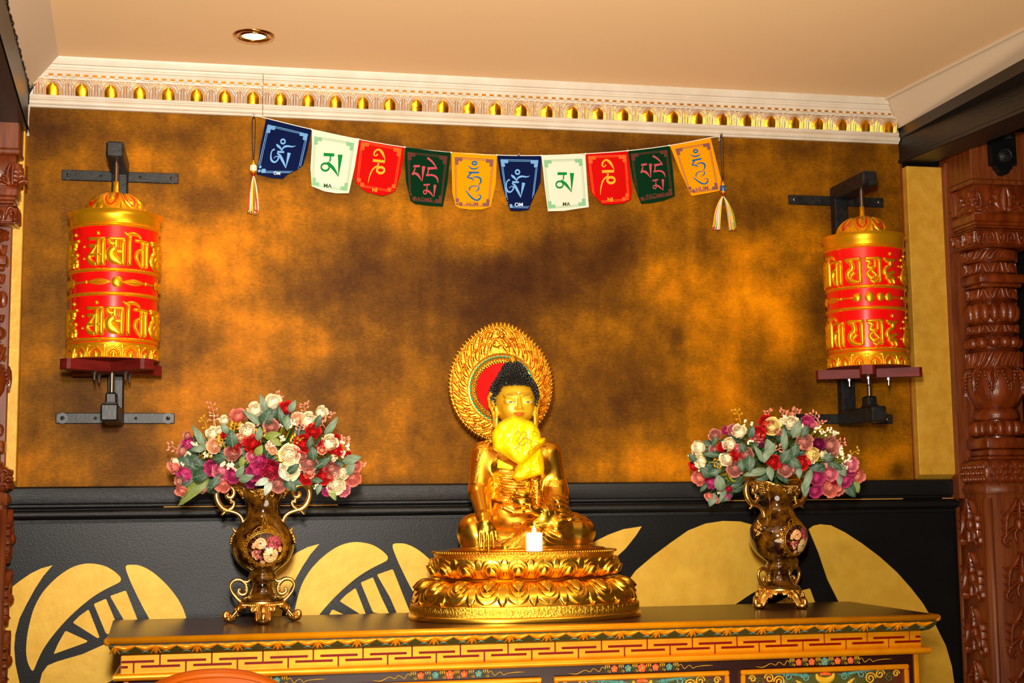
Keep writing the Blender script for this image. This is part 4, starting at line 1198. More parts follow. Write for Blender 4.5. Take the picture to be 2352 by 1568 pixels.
# --- oval lotus base: height field over a profile
NT = 1440
th = np.linspace(0, 2*PI, 4000, endpoint=False)
def oval(a, b, n=2.35):
    x = a*np.sign(np.cos(th))*np.abs(np.cos(th))**(2/n); y = b*np.sign(np.sin(th))*np.abs(np.sin(th))**(2/n)
    return x, y
x, y = oval(0.21, 0.140)
L = np.concatenate([[0], np.cumsum(np.hypot(np.diff(np.append(x, x[0])), np.diff(np.append(y, y[0]))))])
s_of = np.interp(np.linspace(0, L[-1], NT, endpoint=False), L, np.append(th, 2*PI))
PER = 2*PI
U = np.linspace(0, 1, NT, endpoint=False)               # fraction of the girth
def ovalpt(off):
    a, b = off, off-0.0755
    n = 2.35
    c, s = np.cos(s_of), np.sin(s_of)
    return a*np.sign(c)*np.abs(c)**(2/n), b*np.sign(s)*np.abs(s)**(2/n)
cx_, cy_ = ovalpt(0.21)
tx = np.roll(cx_, -1)-np.roll(cx_, 1); ty = np.roll(cy_, -1)-np.roll(cy_, 1)
tl = np.hypot(tx, ty); NXo, NYo = ty/tl, -tx/tl          # outward normal
def band(prof, disp=None, sg=1):
    """prof rows (r, z); disp(u, v) relief along the profile normal"""
    prof = np.asarray(prof, float)
    T = np.gradient(prof, axis=0); T /= np.linalg.norm(T, axis=1)[:, None]+1e-9
    P = np.zeros((NT, len(prof), 3))
    v = np.linspace(0, 1, len(prof))
    for j, (r, z) in enumerate(prof):
        d = disp(U, v[j]) if disp is not None else 0*U
        ox, oy = ovalpt(r)
        nr, nz = sg*T[j][1], -sg*T[j][0]
        P[:, j, 0] = ox+NXo*d*nr; P[:, j, 1] = oy+NYo*d*nr; P[:, j, 2] = z+d*nz
    return P
NP = 20
def petal(u, t, N=NP, amp=0.011):
    """lotus petal relief: u along the girth, t 0 = root .. 1 = tip"""
    s = ((u*N+0.25) % 1.0)*2-1
    def shape(s, t, w0, t1):
        tt = t/t1
        w = w0*np.where(tt < 0.55, 0.62+0.38*np.sin(PI/2*np.clip(tt/0.55, 0, 1)), np.sqrt(np.clip(1-((tt-0.55)/0.45)**2, 0, 1)))
        return np.where(tt < 1.0, 1-np.abs(s)/np.maximum(w, 1e-3), -1.0)
    d1 = shape(s, t, 0.98, 0.97); d2 = shape(s, t, 0.68, 0.80); d3 = shape(s, t, 0.50, 0.68)
    sm = lambda d, a: np.clip(d/a, 0, 1)**0.5
    h = amp*(0.48*sm(d1, 0.30)+0.03*np.sin(np.clip(d1, 0, 1)*PI))
    h -= amp*0.30*np.exp(-((d2-0.02)/0.10)**2)*(d1 > 0.05)
    h += amp*0.36*sm(d2, 0.22)*(d2 > 0)
    h -= amp*0.30*np.exp(-((d3-0.0)/0.10)**2)*(d2 > 0.05)
    dome = np.clip(d3, 0, 1)
    h += amp*0.95*np.sqrt(np.clip(1-(1-dome)**2, 0, 1))*(d3 > 0)
    # the in-between petals behind
    s2 = ((u*N+0.75) % 1.0)*2-1
    e1 = shape(s2, t, 0.42, 1.0)
    h = np.maximum(h, amp*0.42*sm(e1, 0.5)*(e1 > 0)*(t > 0.45))
    g = np.clip(t/0.42, 0, 1)
    return h*(g*g*(3-2*g))
b = MB()
# plinth
b.grid(band([(0.2555, 0.0), (0.2590, 0.001), (0.2600, 0.006), (0.2585, 0.0105), (0.2555, 0.012)]), cu=True, m=0)
b.grid(band([(0.2555, 0.012), (0.2550, 0.018), (0.2545, 0.026), (0.2540, 0.0335)]), cu=True, m=1)
b.grid(band([(0.2540, 0.0335), (0.2525, 0.0345), (0.246, 0.0345)]), cu=True, m=0)
lo_prof = [(0.187+0.0605*math.sin(q)**0.9, 0.0345+0.0475*math.cos(q)**0.85) for q in np.linspace(0.04, PI/2, 100)]
b.grid(band(lo_prof, lambda u, v: petal(u, v, amp=0.0076), -1), cu=True, m=0)
ped = [(0.187, 0.0825), (0.184, 0.0840), (0.186, 0.0855)]
b.grid(band(ped), cu=True, m=0)
up_prof = [(0.186+0.0225*math.sin(q)**0.8+0.0*q, 0.0855+0.0465*(q/(PI*0.62))) for q in np.linspace(0.02, PI*0.62, 100)]
b.grid(band(up_prof, lambda u, v: petal(u, v, amp=0.0078)), cu=True, m=0)
r0 = up_prof[-1][0]
b.grid(band([(r0, 0.132), (0.2010, 0.1325), (0.2015, 0.137), (0.2045, 0.1425)]), cu=True, m=1)
b.grid(band([(0.2045, 0.1425), (0.207, 0.1430), (0.2075, 0.1460), (0.205, 0.1475), (0.15, 0.1480), (0.078, 0.1480)]), cu=True, m=0)
xx, yy = ovalpt(0.078)
b.add(np.stack([xx, yy, np.full(NT, 0.148)], -1)[::20], [tuple(range(NT//20))])
base = b.build('lotus_base', [M['gilt'], M['giltchased']], stat, auto=60)
# beaded rim
b = MB()
ox, oy = ovalpt(0.2068)
for i in range(0, NT, 8): b.sphere((ox[i], oy[i], 0.1450), 0.0026, 6, 5)
b.build('beaded_rim', M['gilt'], base)
ox, oy = ovalpt(0.2525)
for k in range(NP):
    i = int((((k+0.75)/NP) % 1)*NT)
    b = MB(); b.sphere((ox[i]*0.985, oy[i]*0.985, 0.0385), (0.006, 0.006, 0.0045), 8, 6)
    b.build('plinth_bead', M['gilt'], base)
# engraved scrolls on the plinth
b = MB()
def plf(u, z, h):
    u = np.asarray(u, float) % 1.0
    i = u*NT; i0 = np.floor(i).astype(int) % NT; i1 = (i0+1) % NT; fr = i-np.floor(i)
    ox, oy = ovalpt(0.2548)
    X = ox[i0]*(1-fr)+ox[i1]*fr; Y = oy[i0]*(1-fr)+oy[i1]*fr
    nx_ = NXo[i0]; ny_ = NYo[i0]
    return np.stack([X+nx_*np.asarray(h), Y+ny_*np.asarray(h), np.asarray(z, float)], -1)
gir = L[-1]*1.2
for k in range(56):
    u0 = 0.5+k/56*0.5*1.0
    u0 = 0.46+k/56*0.58
    sg = 1 if k % 2 else -1
    q = np.linspace(0, 2.6*PI, 16)
    rr = 0.0068*(1-q/(2.9*PI))
    b.ribbon([(u0+sg*r_*math.cos(a)/gir, 0.0228+r_*math.sin(a)*sg, 0.0016) for a, r_ in zip(q, rr)], lambda x, y, h: plf(x, y, h), h=0.0008, res=2, k=3)
    b.ribbon([(u0+0.008/gir, 0.0150, 0.0008), (u0+0.010/gir, 0.022, 0.0026), (u0+0.0085/gir, 0.031, 0.0006)], lambda x, y, h: plf(x, y, h), h=0.0009, res=3, k=3)
b.build('engraving', M['giltsatin'], base)

# --- the figure (metres from the middle of the base deck)
DZ = 0.148
bh = 0.0017
F = Field((-0.19, -0.15, -0.006), (0.19, 0.11, 0.43), bh)
K = 0.012
# seat mat
F.ell((0.004, -0.012, 0.002), (0.178, 0.122, 0.008), 0.004)
# legs
F.cone((-0.045, 0.03, 0.05), (-0.112, -0.028, 0.040), 0.046, 0.038, K)
F.ell((-0.120, -0.034, 0.040), (0.037, 0.040, 0.041), 0.012)
F.cone((0.045, 0.03, 0.05), (0.100, -0.02, 0.040), 0.046, 0.040, K)
F.ell((0.112, -0.022, 0.037), (0.047, 0.048, 0.038), 0.014)
F.cone((-0.112, -0.050, 0.026), (0.02, -0.088, 0.024), 0.026, 0.020, 0.012)      # shin to the front
F.cone((0.105, -0.050, 0.036), (0.00, -0.080, 0.050), 0.034, 0.020, 0.012)
F.cone((0.06, -0.07, 0.03), (-0.03, -0.085, 0.022), 0.026, 0.018, 0.012)
F.ell((0.0, -0.05, 0.022), (0.10, 0.055, 0.028), 0.015)
# the upturned foot on the thigh
F.cone((0.004, -0.094, 0.058), (0.062, -0.090, 0.062), 0.0115, 0.0125, 0.006)
F.cone((0.062, -0.090, 0.062), (0.083, -0.084, 0.065), 0.0120, 0.0085, 0.006)
for k in range(5): F.ell((0.084+0.0028*k, -0.0935+0.0052*k, 0.0680-0.0010*k), (0.0058, 0.0040, 0.0046) if k == 0 else (0.0048, 0.0032, 0.0038), 0.003)
# trunk (it leans back a little behind the crossed legs)
BX, BY = -0.010, 0.026
def bp3(p): return (p[0]+BX, p[1]+BY, p[2])
F.ell(bp3((0.0, 0.0, 0.055)), (0.078, 0.060, 0.056), 0.02)
F.ell(bp3((0.0, -0.006, 0.115)), (0.060, 0.048, 0.062), 0.03)
F.ell(bp3((0.0, -0.006, 0.182)), (0.070, 0.050, 0.054), 0.03)
F.cone(bp3((-0.060, 0.0, 0.212)), bp3((0.060, 0.0, 0.212)), 0.028, 0.028, 0.03)
F.ell(bp3((-0.030, -0.042, 0.182)), (0.032, 0.020, 0.024), 0.014)
F.ell(bp3((0.030, -0.042, 0.182)), (0.032, 0.020, 0.024), 0.014)
# neck
F.cone(bp3((-0.002, 0.0, 0.228)), bp3((-0.004, -0.012, 0.290)), 0.027, 0.024, 0.016)
# his right arm, reaching down over the shin
F.cone(bp3((-0.076, -0.004, 0.212)), bp3((-0.090, -0.026, 0.128)), 0.030, 0.0262, 0.016)
F.cone(bp3((-0.090, -0.026, 0.128)), (-0.105, -0.090, 0.070), 0.0252, 0.0165, 0.008)
F.cone((-0.105, -0.090, 0.070), (-0.1065, -0.102, 0.060), 0.0165, 0.0155, 0.006)
hxo = -0.0185
F.ell((-0.0885+hxo, -0.106, 0.048), (0.0185, 0.0085, 0.018), 0.008)
for (x0, x1, zt, r) in ((-0.1025, -0.1055, 0.012, 0.0040), (-0.0935, -0.0945, 0.006, 0.0043), (-0.0845, -0.0840, 0.002, 0.0044), (-0.0755, -0.0730, 0.010, 0.0041)):
    F.path([(x0+hxo, -0.110, 0.040), ((x0+x1)/2+hxo, -0.115, 0.026), (x1+hxo, -0.115, zt)], [r*1.12, r, r*0.72], 0.0022)
F.path([(-0.073+hxo, -0.104, 0.052), (-0.066+hxo, -0.107, 0.038), (-0.0645+hxo, -0.108, 0.026)], [0.0060, 0.0048, 0.0036], 0.004)
# his left arm in the sleeve, hand in the lap
F.cone(bp3((0.074, -0.004, 0.212)), bp3((0.083, -0.018, 0.125)), 0.031, 0.031, 0.016)
F.cone(bp3((0.083, -0.018, 0.125)), (0.066, -0.035, 0.078), 0.031, 0.030, 0.014)
F.cone((0.066, -0.035, 0.078), (0.026, -0.086, 0.080), 0.028, 0.020, 0.012)
F.cone((0.026, -0.086, 0.082), (0.006, -0.098, 0.086), 0.0135, 0.0120, 0.004)
LX = -0.020
F.ell((0.006+LX, -0.102, 0.086), (0.022, 0.016, 0.0085), 0.007)
for k, (dy, ln) in enumerate(((-0.013, 0.040), (-0.0045, 0.044), (0.004, 0.042), (0.012, 0.034))):
    F.path([(-0.008+LX, -0.102+dy, 0.085), (-0.008+LX-ln*0.5, -0.102+dy, 0.084), (-0.008+LX-ln, -0.100+dy, 0.094)], [0.0054, 0.0048, 0.0034], 0.002)
F.path([(0.014+LX, -0.114, 0.089), (0.008+LX, -0.119, 0.097), (-0.002+LX, -0.117, 0.101)], [0.0060, 0.0052, 0.0038], 0.003)
# alms bowl in the hand
F.ell((-0.006+LX, -0.098, 0.1055), (0.0195, 0.0195, 0.0165), 0.001)
F.cone((-0.006+LX, -0.098, 0.110), (-0.006+LX, -0.098, 0.113), 0.0130, 0.0135, 0.002)
# hanging sleeve folds
F.path([(0.050, -0.052, 0.110), (0.042, -0.084, 0.075), (0.050, -0.096, 0.050), (0.062, -0.094, 0.038)], [0.010, 0.011, 0.011, 0.007], 0.010)
F.path([(0.066, -0.050, 0.110), (0.070, -0.075, 0.070), (0.078, -0.082, 0.050)], [0.010, 0.010, 0.007], 0.010)
F.path([(0.018, -0.034, 0.165), (0.020, -0.044, 0.12), (0.018, -0.056, 0.085)], [0.010, 0.009, 0.007], 0.010)
# skirt fan spread in front
for k, (x1, z1) in enumerate(((-0.066, 0.008), (-0.052, 0.005), (-0.036, 0.004), (-0.020, 0.004), (-0.006, 0.006))):
    F.path([(0.004+0.003*k, -0.082, 0.058), ((0.004+x1)/2+0.012, -0.104, 0.036), (x1, -0.112, z1)], [0.006, 0.009, 0.009], 0.0045)
# robe over the chest: a thicker sheet with U folds
def relief(F, lo, hi, fn):
    s = F.region(lo, hi)
    x, y, z = F.pts(s)
    F.F[s] += fn(x, y, z).astype(np.float32)
def chest(x, y, z):
    u = z-0.110-2.6*(x+0.008)**2
    m = np.clip((0.054-np.abs(x+0.014))/0.012, 0, 1)*np.clip((z-0.098-2.6*(x+.02)**2)/0.006, 0, 1)*np.clip((0.166-z)/0.01, 0, 1)*(y < 0.03)
    return -m*(0.0042+0.0019*np.sin(u*2*PI/0.0125))
relief(F, (-0.075, -0.10, 0.09), (0.06, 0.02, 0.175), chest)
def sleeve(x, y, z):
    m = np.clip((x-0.042)/0.02, 0, 1)*np.clip((0.118-z)/0.012, 0, 1)*np.clip((z-0.055)/0.01, 0, 1)
    return -m*0.0016*np.sin((z+0.7*y-0.35*x)*2*PI/0.019)
relief(F, (0.035, -0.10, 0.05), (0.15, 0.06, 0.13), sleeve)
# --- head (turned very slightly towards the room)
hx, hy, hz = -0.0170, 0.004, 0.0
F.ell((hx, hy+0.006, 0.338), (0.0465, 0.050, 0.052), 0.012)
F.ell((hx, hy-0.014, 0.310), (0.0375, 0.036, 0.036), 0.016)
F.ell((hx, hy-0.034, 0.290), (0.0155, 0.0125, 0.0105), 0.010)            # chin
for s in (-1, 1):
    F.ell((hx+s*0.019, hy-0.034, 0.312), (0.014, 0.011, 0.017), 0.010)   # cheek
    F.ell((hx+s*0.0195, hy-0.0440, 0.3300), (0.0135, 0.0062, 0.0078), 0.006)   # lidded eye
    F.cone((hx+s*0.008, hy-0.0455, 0.3420), (hx+s*0.030, hy-0.0385, 0.3430), 0.0022, 0.0020, 0.010)
    F.ell((hx+s*0.0058, hy-0.0510, 0.3130), (0.0040, 0.0048, 0.0034), 0.003)   # nostril wing
F.cone((hx, hy-0.0455, 0.342), (hx, hy-0.0570, 0.3155), 0.0028, 0.0044, 0.005)   # nose
F.ell((hx, hy-0.0480, 0.3030), (0.0125, 0.0062, 0.0032), 0.0016)
F.ell((hx, hy-0.0470, 0.2980), (0.0105, 0.0062, 0.0034), 0.0016)
# long-lobed ears
for s in (-1, 1):
    e = hx+s*0.0485
    F.path([(e-s*0.002, hy-0.002, 0.338), (e+s*0.005, hy+0.004, 0.350), (e+s*0.008, hy+0.010, 0.340), (e+s*0.006, hy+0.009, 0.322), (e+s*0.001, hy-0.001, 0.306), (e-s*0.001, hy-0.006, 0.288), (e-s*0.001, hy-0.006, 0.276), (e-s*0.004, hy-0.010, 0.274), (e-s*0.0045, hy-0.011, 0.300), (e-s*0.003, hy-0.008, 0.318)],
           [0.0042, 0.0046, 0.0046, 0.0042, 0.0040, 0.0038, 0.0042, 0.0038, 0.0036, 0.0036], 0.003)
    F.ell((e+s*0.0005, hy+0.003, 0.330), (0.0055, 0.008, 0.014), 0.003)
V, Q = F.mesh()
zz = V[:, 2].copy()
Vb = V
b = MB(); b.add(V+(0, 0, DZ), Q)
fcz = V[Q].mean(1)
isface = (fcz[:, 2] > 0.262)&(np.hypot(fcz[:, 0]-hx, (fcz[:, 1]-hy)*0.9) < 0.075)
b.m = [1 if q else 0 for q in isface]
body = b.build('body', [M['gilt'], M['facegold']], stat)
bvh = BVHTree.FromPolygons([tuple(v) for v in V], [tuple(int(i) for i in q) for q in Q])
camL = CAM-so-np.array((0, 0, DZ))
def onbody(px, py, h=0.0, fallback=-0.06):
    """pixels -> points on the front of the figure, lifted towards the viewer"""
    out = []
    px = np.atleast_1d(px); py = np.atleast_1d(py); h = np.asarray(h, float)*np.ones(len(px))
    for x, y, hh in zip(px, py, h):
        d = ((x-W/2)/FPX)*RT-((y-H/2)/FPX)*UP+FW
        d = d/np.linalg.norm(d)
        loc, nrm, i, dist = bvh.ray_cast(Vector(camL), Vector(d), 10.0)
        if loc is None:
            t = (fallback-camL[1])/d[1]
            out.append(camL+d*t)
        else:
            out.append(np.array(loc)+np.array(nrm)*hh)
    return np.array(out)+(0, 0, DZ)
def facef(x, z, h):
    """points (x, z) of the face seen straight from the front, lifted along -y"""
    out = []
    for a, c, hh in zip(np.atleast_1d(x), np.atleast_1d(z), np.atleast_1d(h)*np.ones(len(np.atleast_1d(x)))):
        loc, nrm, i, dist = bvh.ray_cast(Vector((hx+a, -0.3, c)), Vector((0, 1, 0)), 1.0)
        p = np.array(loc) if loc is not None else np.array((hx+a, hy-0.03, c))
        out.append(p+(0, -hh, 0))
    return np.array(out)+(0, 0, DZ)
for s in (-1, 1):
    b = MB(); b.ribbon([(s*0.0070, .3385, .0005), (s*0.013, .3420, .0012), (s*0.022, .3434, .0013), (s*0.030, .3418, .0009), (s*0.0335, .3402, .0004)], facef, h=0.0004, base=0.0003, res=6, k=3)
    b.build('eyebrow', M['inkdark'], body)
    b = MB(); b.ribbon([(s*0.010, .3274, .0006), (s*0.014, .3268, .0017), (s*0.020, .3266, .0020), (s*0.026, .3274, .0014), (s*0.030, .3284, .0005)], facef, h=0.0004, base=0.0004, res=6, k=3)
    b.ribbon([(s*0.0165, .3269, .0008), (s*0.0185, .3267, .0020), (s*0.0215, .3268, .0020), (s*0.0235, .3270, .0008)], facef, h=0.0004, base=0.0009, res=5, k=3, m=1)
    b.ribbon([(s*0.008, .3274, .0005), (s*0.014, .3278, .0009), (s*0.021, .3279, .0010), (s*0.028, .3287, .0010), (s*0.034, .3304, .0004)], facef, h=0.0005, base=0.0008, res=6, k=3, m=1)
    b.build('eye', [M['eyewhite'], M['inkdark']], body)
b = MB()
b.ribbon([(-.0112, .3012, .0006), (-.0055, .3026, .0026), (0, .3020, .0022), (.0055, .3026, .0026), (.0112, .3012, .0006)], facef, h=0.0006, base=0.0002, res=6, k=4)
b.ribbon([(-.0095, .3002, .0006), (-.005, .2988, .0026), (0, .2985, .0030), (.005, .2988, .0026), (.0095, .3002, .0006)], facef, h=0.0008, base=0.0002, res=6, k=4)
b.build('lips', M['lip'], body)
b = MB(); b.sphere(facef([0.0], [.3490], [0.001])[0], (0.0021, 0.0014, 0.0021), 10, 7); b.build('forehead_pearl', M['pearl'], body)
b = MB(); bp_ = np.array((-0.026, -0.098, DZ))
b.lathe([(0.0, 0.1185), (0.0150, 0.1185), (0.0165, 0.1230), (0.0192, 0.1236), (0.0202, 0.1215), (0.0190, 0.1190), (0.0172, 0.1160)], 32, bp_)
b.build('bowl_rim', M['gilt'], body)
# chased hems of the robe
b = MB()
def hem(pts, w):
    q = np.array(pts, float)
    f = lambda x, y, h: onbody(x, y, h)
    b.ribbon([(x, y, w) for x, y in q], f, h=0.0008, base=0.0003, res=5, k=4)
hem([(1126, 1010), (1112, 1030), (1100, 1060), (1092, 1090), (1086, 1112)], 13)
hem([(1104, 1026), (1098, 1042), (1096, 1060)], 10)
hem([(1140, 1080), (1155, 1083), (1172, 1086), (1190, 1090)], 12)
hem([(1128, 1134), (1142, 1142), (1160, 1145), (1176, 1140), (1190, 1128)], 12)
hem([(1251, 1107), (1262, 1109), (1280, 1110), (1297, 1107)], 15)
hem([(1251, 1024), (1254, 1045), (1249, 1068)], 12)
hem([(1236, 1100), (1234, 1130), (1233, 1160)], 5)
hem([(1240, 1030), (1242, 1070), (1240, 1100)], 4)
hem([(1196, 1202), (1198, 1222), (1190, 1242), (1176, 1254)], 9)
hem([(1262, 1128), (1268, 1150), (1272, 1172)], 7)
b.build('robe_hem', M['giltchased'], body)
b = MB()
def foldr(pts, w, hh_=0.0024):
    b.ribbon([(x, y, q) for (x, y), q in zip(pts, [w*.35]+[w]*(len(pts)-2)+[w*.3])], lambda x, y, h: onbody(x, y, h), h=hh_, base=-0.0006, res=6, k=5)
for p in ([(1243, 1208), (1258, 1215), (1276, 1220), (1297, 1218)], [(1247, 1219), (1262, 1229), (1278, 1236), (1305, 1241)], [(1247, 1231), (1258, 1240), (1270, 1246), (1288, 1250)], [(1238, 1201), (1262, 1207), (1285, 1208), (1310, 1206)]): foldr(p, 5.5)
for x1, y1 in ((1143, 1246), (1152, 1250), (1161, 1253), (1170, 1254), (1180, 1254), (1190, 1251)):
    foldr([(1176+(x1-1143)*.42, 1199), (1181+(x1-1143)*.40, 1214), (1172+(x1-1143)*.50, 1232), (x1, y1)], 6.0)
for p in ([(1134, 1098), (1142, 1118), (1158, 1128), (1176, 1130)], [(1138, 1094), (1150, 1110), (1166, 1118), (1184, 1120)], [(1146, 1092), (1158, 1102), (1172, 1108), (1190, 1110)], [(1193, 1106), (1188, 1122), (1184, 1134)], [(1214, 1106), (1216, 1120), (1215, 1132)], [(1224, 1104), (1222, 1120), (1218, 1134)]): foldr(p, 4.5)
for p in ([(1236, 1150), (1252, 1158), (1262, 1172), (1262, 1184)], [(1244, 1142), (1262, 1150), (1274, 1166), (1276, 1182)], [(1256, 1132), (1270, 1138), (1282, 1150), (1286, 1166)], [(1232, 1164), (1244, 1170), (1250, 1182)]): foldr(p, 8.0, 0.0016)
b.build('robe_folds', M['gilt'], body)

# --- hair: cap of curls
Hc = np.array((hx, hy+0.008, 0.345)); Hr = np.array((0.0525, 0.056, 0.052))
HF = Field((-0.09, -0.08, 0.30), (0.06, 0.09, 0.44), 0.0017)
HF.ell(Hc, Hr, 0.002); HF.ell((hx, hy+0.010, 0.385), (0.029, 0.029, 0.028), 0.016); HF.ell((hx, hy+0.010, 0.402), (0.020, 0.020, 0.018), 0.016)
s = HF.region((-1, -1, -1), (1, 1, 1)); x, y, z = HF.pts(s)
ax_ = np.abs(x-hx)
line = np.where(ax_ < 0.034, 0.3655, np.where(ax_ < 0.041, 0.3655-(ax_-0.034)*2.6, 0.346))
cutd = np.where(y < hy-0.006, line-z, 0.322-z)
HF.F = np.maximum(HF.F, cutd.astype(np.float32)+0*HF.F)
hv, hq = HF.mesh()
b = MB()
b.add(hv+(0, 0, DZ), hq)
cand = rng.permutation(len(hv)); taken = []
Hm = np.array((hx, hy+0.010, 0.352))
for i in cand:
    p = hv[i]
    if p[1] > hy+0.050 and rng.random() < .5: continue
    if taken and np.min(np.sum((np.array(taken)-p)**2, 1)) < 0.0050**2: continue
    # only the outer surface, not the cut faces
    e_ = ((p-Hc)/Hr); 
    if e_@e_ < 0.93 and p[2] < 0.39 and abs(p[0]-hx) < .030: continue
    taken.append(p)
for p in taken:
    d = p-Hm; d[2] *= 0.75; d /= np.linalg.norm(d)
    e = np.cross(d, (0.3, 0.2, 0.9)); e /= np.linalg.norm(e)+1e-9; g = np.cross(d, e)
    b.sphere(p+(0, 0, DZ)+d*0.0008, (rng.uniform(.0022, .0030), rng.uniform(.0022, .0030), rng.uniform(.0044, .0062)), 6, 5, axes=np.array([e, g, d]))
Uc = np.array((hx, hy+0.010, 0.396+DZ))
hair = b.build('hair', M['hair'], stat)
b = MB(); b.lathe([(0.0105, -0.006), (0.0098, 0.002), (0.0085, 0.008), (0.0045, 0.015), (0.0, 0.020)], 20, Uc+(0, 0, 0.0245))
b.build('flame_finial', M['giltsatin'], stat)

# --- halo
hal = at(1152.5, 893, Y=-0.135)-so
YH = hal[1]
hb = MB()
cxh, czh = hal[0], hal[2]
def outer(a):                  # a from the top, clockwise
    a = np.asarray(a, float)
    return 0.1265+0.0240*np.exp(-(np.minimum(np.abs(a), 2*PI-np.abs(a))/0.42)**2)*0.6+0.008*np.cos(a)+0.004*np.cos(2*a)
def hf(a, r, h):               # polar: angle from the top, radius 0..1 between ring and rim, relief
    a = np.asarray(a, float); r = np.asarray(r, float)
    ro = outer((a+PI) % (2*PI)-PI)
    R_ = 0.081+(ro-0.081)*r
    dish = 0.006*r*r
    return np.stack([cxh+R_*np.sin(a), YH-0.002-np.asarray(h)+dish, czh+R_*np.cos(a)], -1)
NA_ = 240
A_ = np.linspace(0, 2*PI, NA_, endpoint=False)[:, None]
rr = np.array([-1.65, -0.30, -0.02, 0.02, 0.5, 1.0])[None]
P = hf((A_+0*rr).ravel(), (rr+0*A_).ravel(), 0*(A_+rr).ravel()).reshape(NA_, 6, 3)
hb.grid(P, cu=True)
Pb = P.copy(); Pb[..., 1] = YH+0.010
hb.grid(np.stack([P[:, -1], Pb[:, -1]], 1), cu=True); hb.grid(Pb, cu=True, flip=True)
# plumes: rows of curling leaves
for row, (r0, r1, n, hh, sg) in enumerate(((0.05, 0.58, 24, 0.0085, 1), (0.42, 0.97, 30, 0.0075, 1))):
    for i in range(n):
        a = 2*PI*i/n+0.03*row
        sd = 1 if a < PI else -1          # leaves sweep up towards the top on both sides
        jit = rng.uniform(-.02, .02)
        k = sd*0.20
        P_ = [(a+k*0.9, r0, .05), (a+k*0.35, r0+(r1-r0)*.35, .085), (a-k*.15, r0+(r1-r0)*.72, .095), (a-k*.75, r1-0.05, .075), (a-k*1.15, r1-0.14, .05), (a-k*.95, r1-.22, .03)]
        hb.ribbon(P_, hf, h=hh, res=5, k=6)
        hb.ribbon([(a+k*1.05, r0+.06, .03), (a+k*.85, r0+(r1-r0)*.50, .055), (a+k*.35, r1-.10, .05), (a-k*.05, r1-.02, .03)], hf, h=hh*0.7, res=4, k=5)
        hb.ribbon([(a+k*.3, r0+.03, .012), (a-k*.02, r0+(r1-r0)*.4, .022), (a-k*.35, r0+(r1-r0)*.75, .014)], hf, h=hh*1.25, res=4, k=4)
for i in range(70):
    a = rng.uniform(0, 2*PI); r = rng.uniform(0.1, 0.92)
    hb.sphere(hf([a], [r], [0.0035])[0], rng.uniform(.0016, .0026), 6, 5)
# mask-like scroll at the top
for sd in (-1, 1):
    hb.ribbon([(0.0, .62, .05), (sd*.10, .55, .06), (sd*.22, .60, .07), (sd*.30, .72, .06), (sd*.24, .84, .05), (sd*.16, .76, .04)], hf, h=0.008, res=5, k=5)
    hb.ribbon([(sd*.02, .30, .04), (sd*.12, .26, .06), (sd*.20, .36, .05), (sd*.13, .44, .04)], hf, h=0.008, res=5, k=5)
    hb.sphere(hf([sd*.06], [.72], [.006])[0], .0045, 8, 6)
hb.sphere(hf([0], [.60], [.006])[0], .0065, 8, 6); hb.sphere(hf([0], [.80], [.005])[0], .0060, 8, 6)
hb.ribbon([(-.12, .88, .04), (0, .93, .06), (.12, .88, .04)], hf, h=0.006, res=5, k=5)
halo = hb.build('halo', M['giltchased'], stat, auto=60)
# rim petals
b = MB()
ao = np.linspace(0, 2*PI, 2000)
po = hf(ao, np.full(2000, 1.0), np.zeros(2000)); ll = np.concatenate([[0], np.cumsum(np.linalg.norm(np.diff(po, axis=0), axis=1))])
NRP = 84
for i in range(NRP):
    a = float(np.interp(ll[-1]*i/NRP, ll, ao))
    p0 = hf([a], [0.93], [0.002])[0]; p1 = hf([a], [1.0], [0.002])[0]
    d = (p1-p0)/np.linalg.norm(p1-p0); e = np.array((0, -1, 0.)); g = np.cross(d, e)
    b.sphere(p1+d*0.0005, (0.0046, 0.0036, 0.0066), 8, 6, axes=np.array([g, e, d]))
    b.sphere(p0-d*0.002, (0.0022, 0.0022, 0.0022), 6, 5)
b.build('rim_petals', M['gilt'], halo)
# ring with studs
b = MB()
for r_, w_ in ((0.0835, 0.0014), (0.0815, 0.0008), (0.0705, 0.0012)):
    P = [(cxh+r_*math.sin(a), YH-0.0055, czh+r_*math.cos(a)) for a in np.linspace(0, 2*PI, 121)]
    b.tube(P, w_, n=6, cap=False)
    for i in range(0, 220): 
        a = 2*PI*i/220; b.sphere((cxh+r_*math.sin(a), YH-0.0062, czh+r_*math.cos(a)), w_*1.05, 5, 4)
A2_ = np.linspace(0, 2*PI, 120, endpoint=False)[:, None]
rr2 = np.array([0.0705, 0.0725, 0.080, 0.0825])[None]; hh2 = np.array([0.002, 0.0045, 0.0045, 0.003])[None]
b.grid(np.stack([cxh+rr2*np.sin(A2_), YH-hh2+0*A2_, czh+rr2*np.cos(A2_)], -1), cu=True)
# cord-like inner moulding
for i in range(64):
    a = 2*PI*i/64
    b.tube([(cxh+r_*math.sin(a+da_), YH-0.004, czh+r_*math.cos(a+da_)) for r_, da_ in ((0.0695, -.03), (0.0655, 0.0), (0.0605, .035))], [0.0014, 0.0026, 0.0012], n=6)
ring = b.build('studded_ring', M['gilt'], halo)
b = MB(); b.sphere((0, 0, 0), (0.0031, 0.0022, 0.0031), 10, 7); 
stud0 = None
for i in range(48):
    a = 2*PI*(i+.5)/48
    p = (cxh+0.0762*math.sin(a), YH-0.0055, czh+0.0762*math.cos(a))
    if stud0 is None:
        stud0 = b.build('stud', M['turq'], ring); o = stud0
    else:
        o = stud0.copy(); COL.objects.link(o); o.parent = ring
    o.location = p
b = MB()
A3_ = np.linspace(0, 2*PI, 72, endpoint=False)[:, None]; r3 = np.linspace(0.0002, 0.0612, 8)[None]
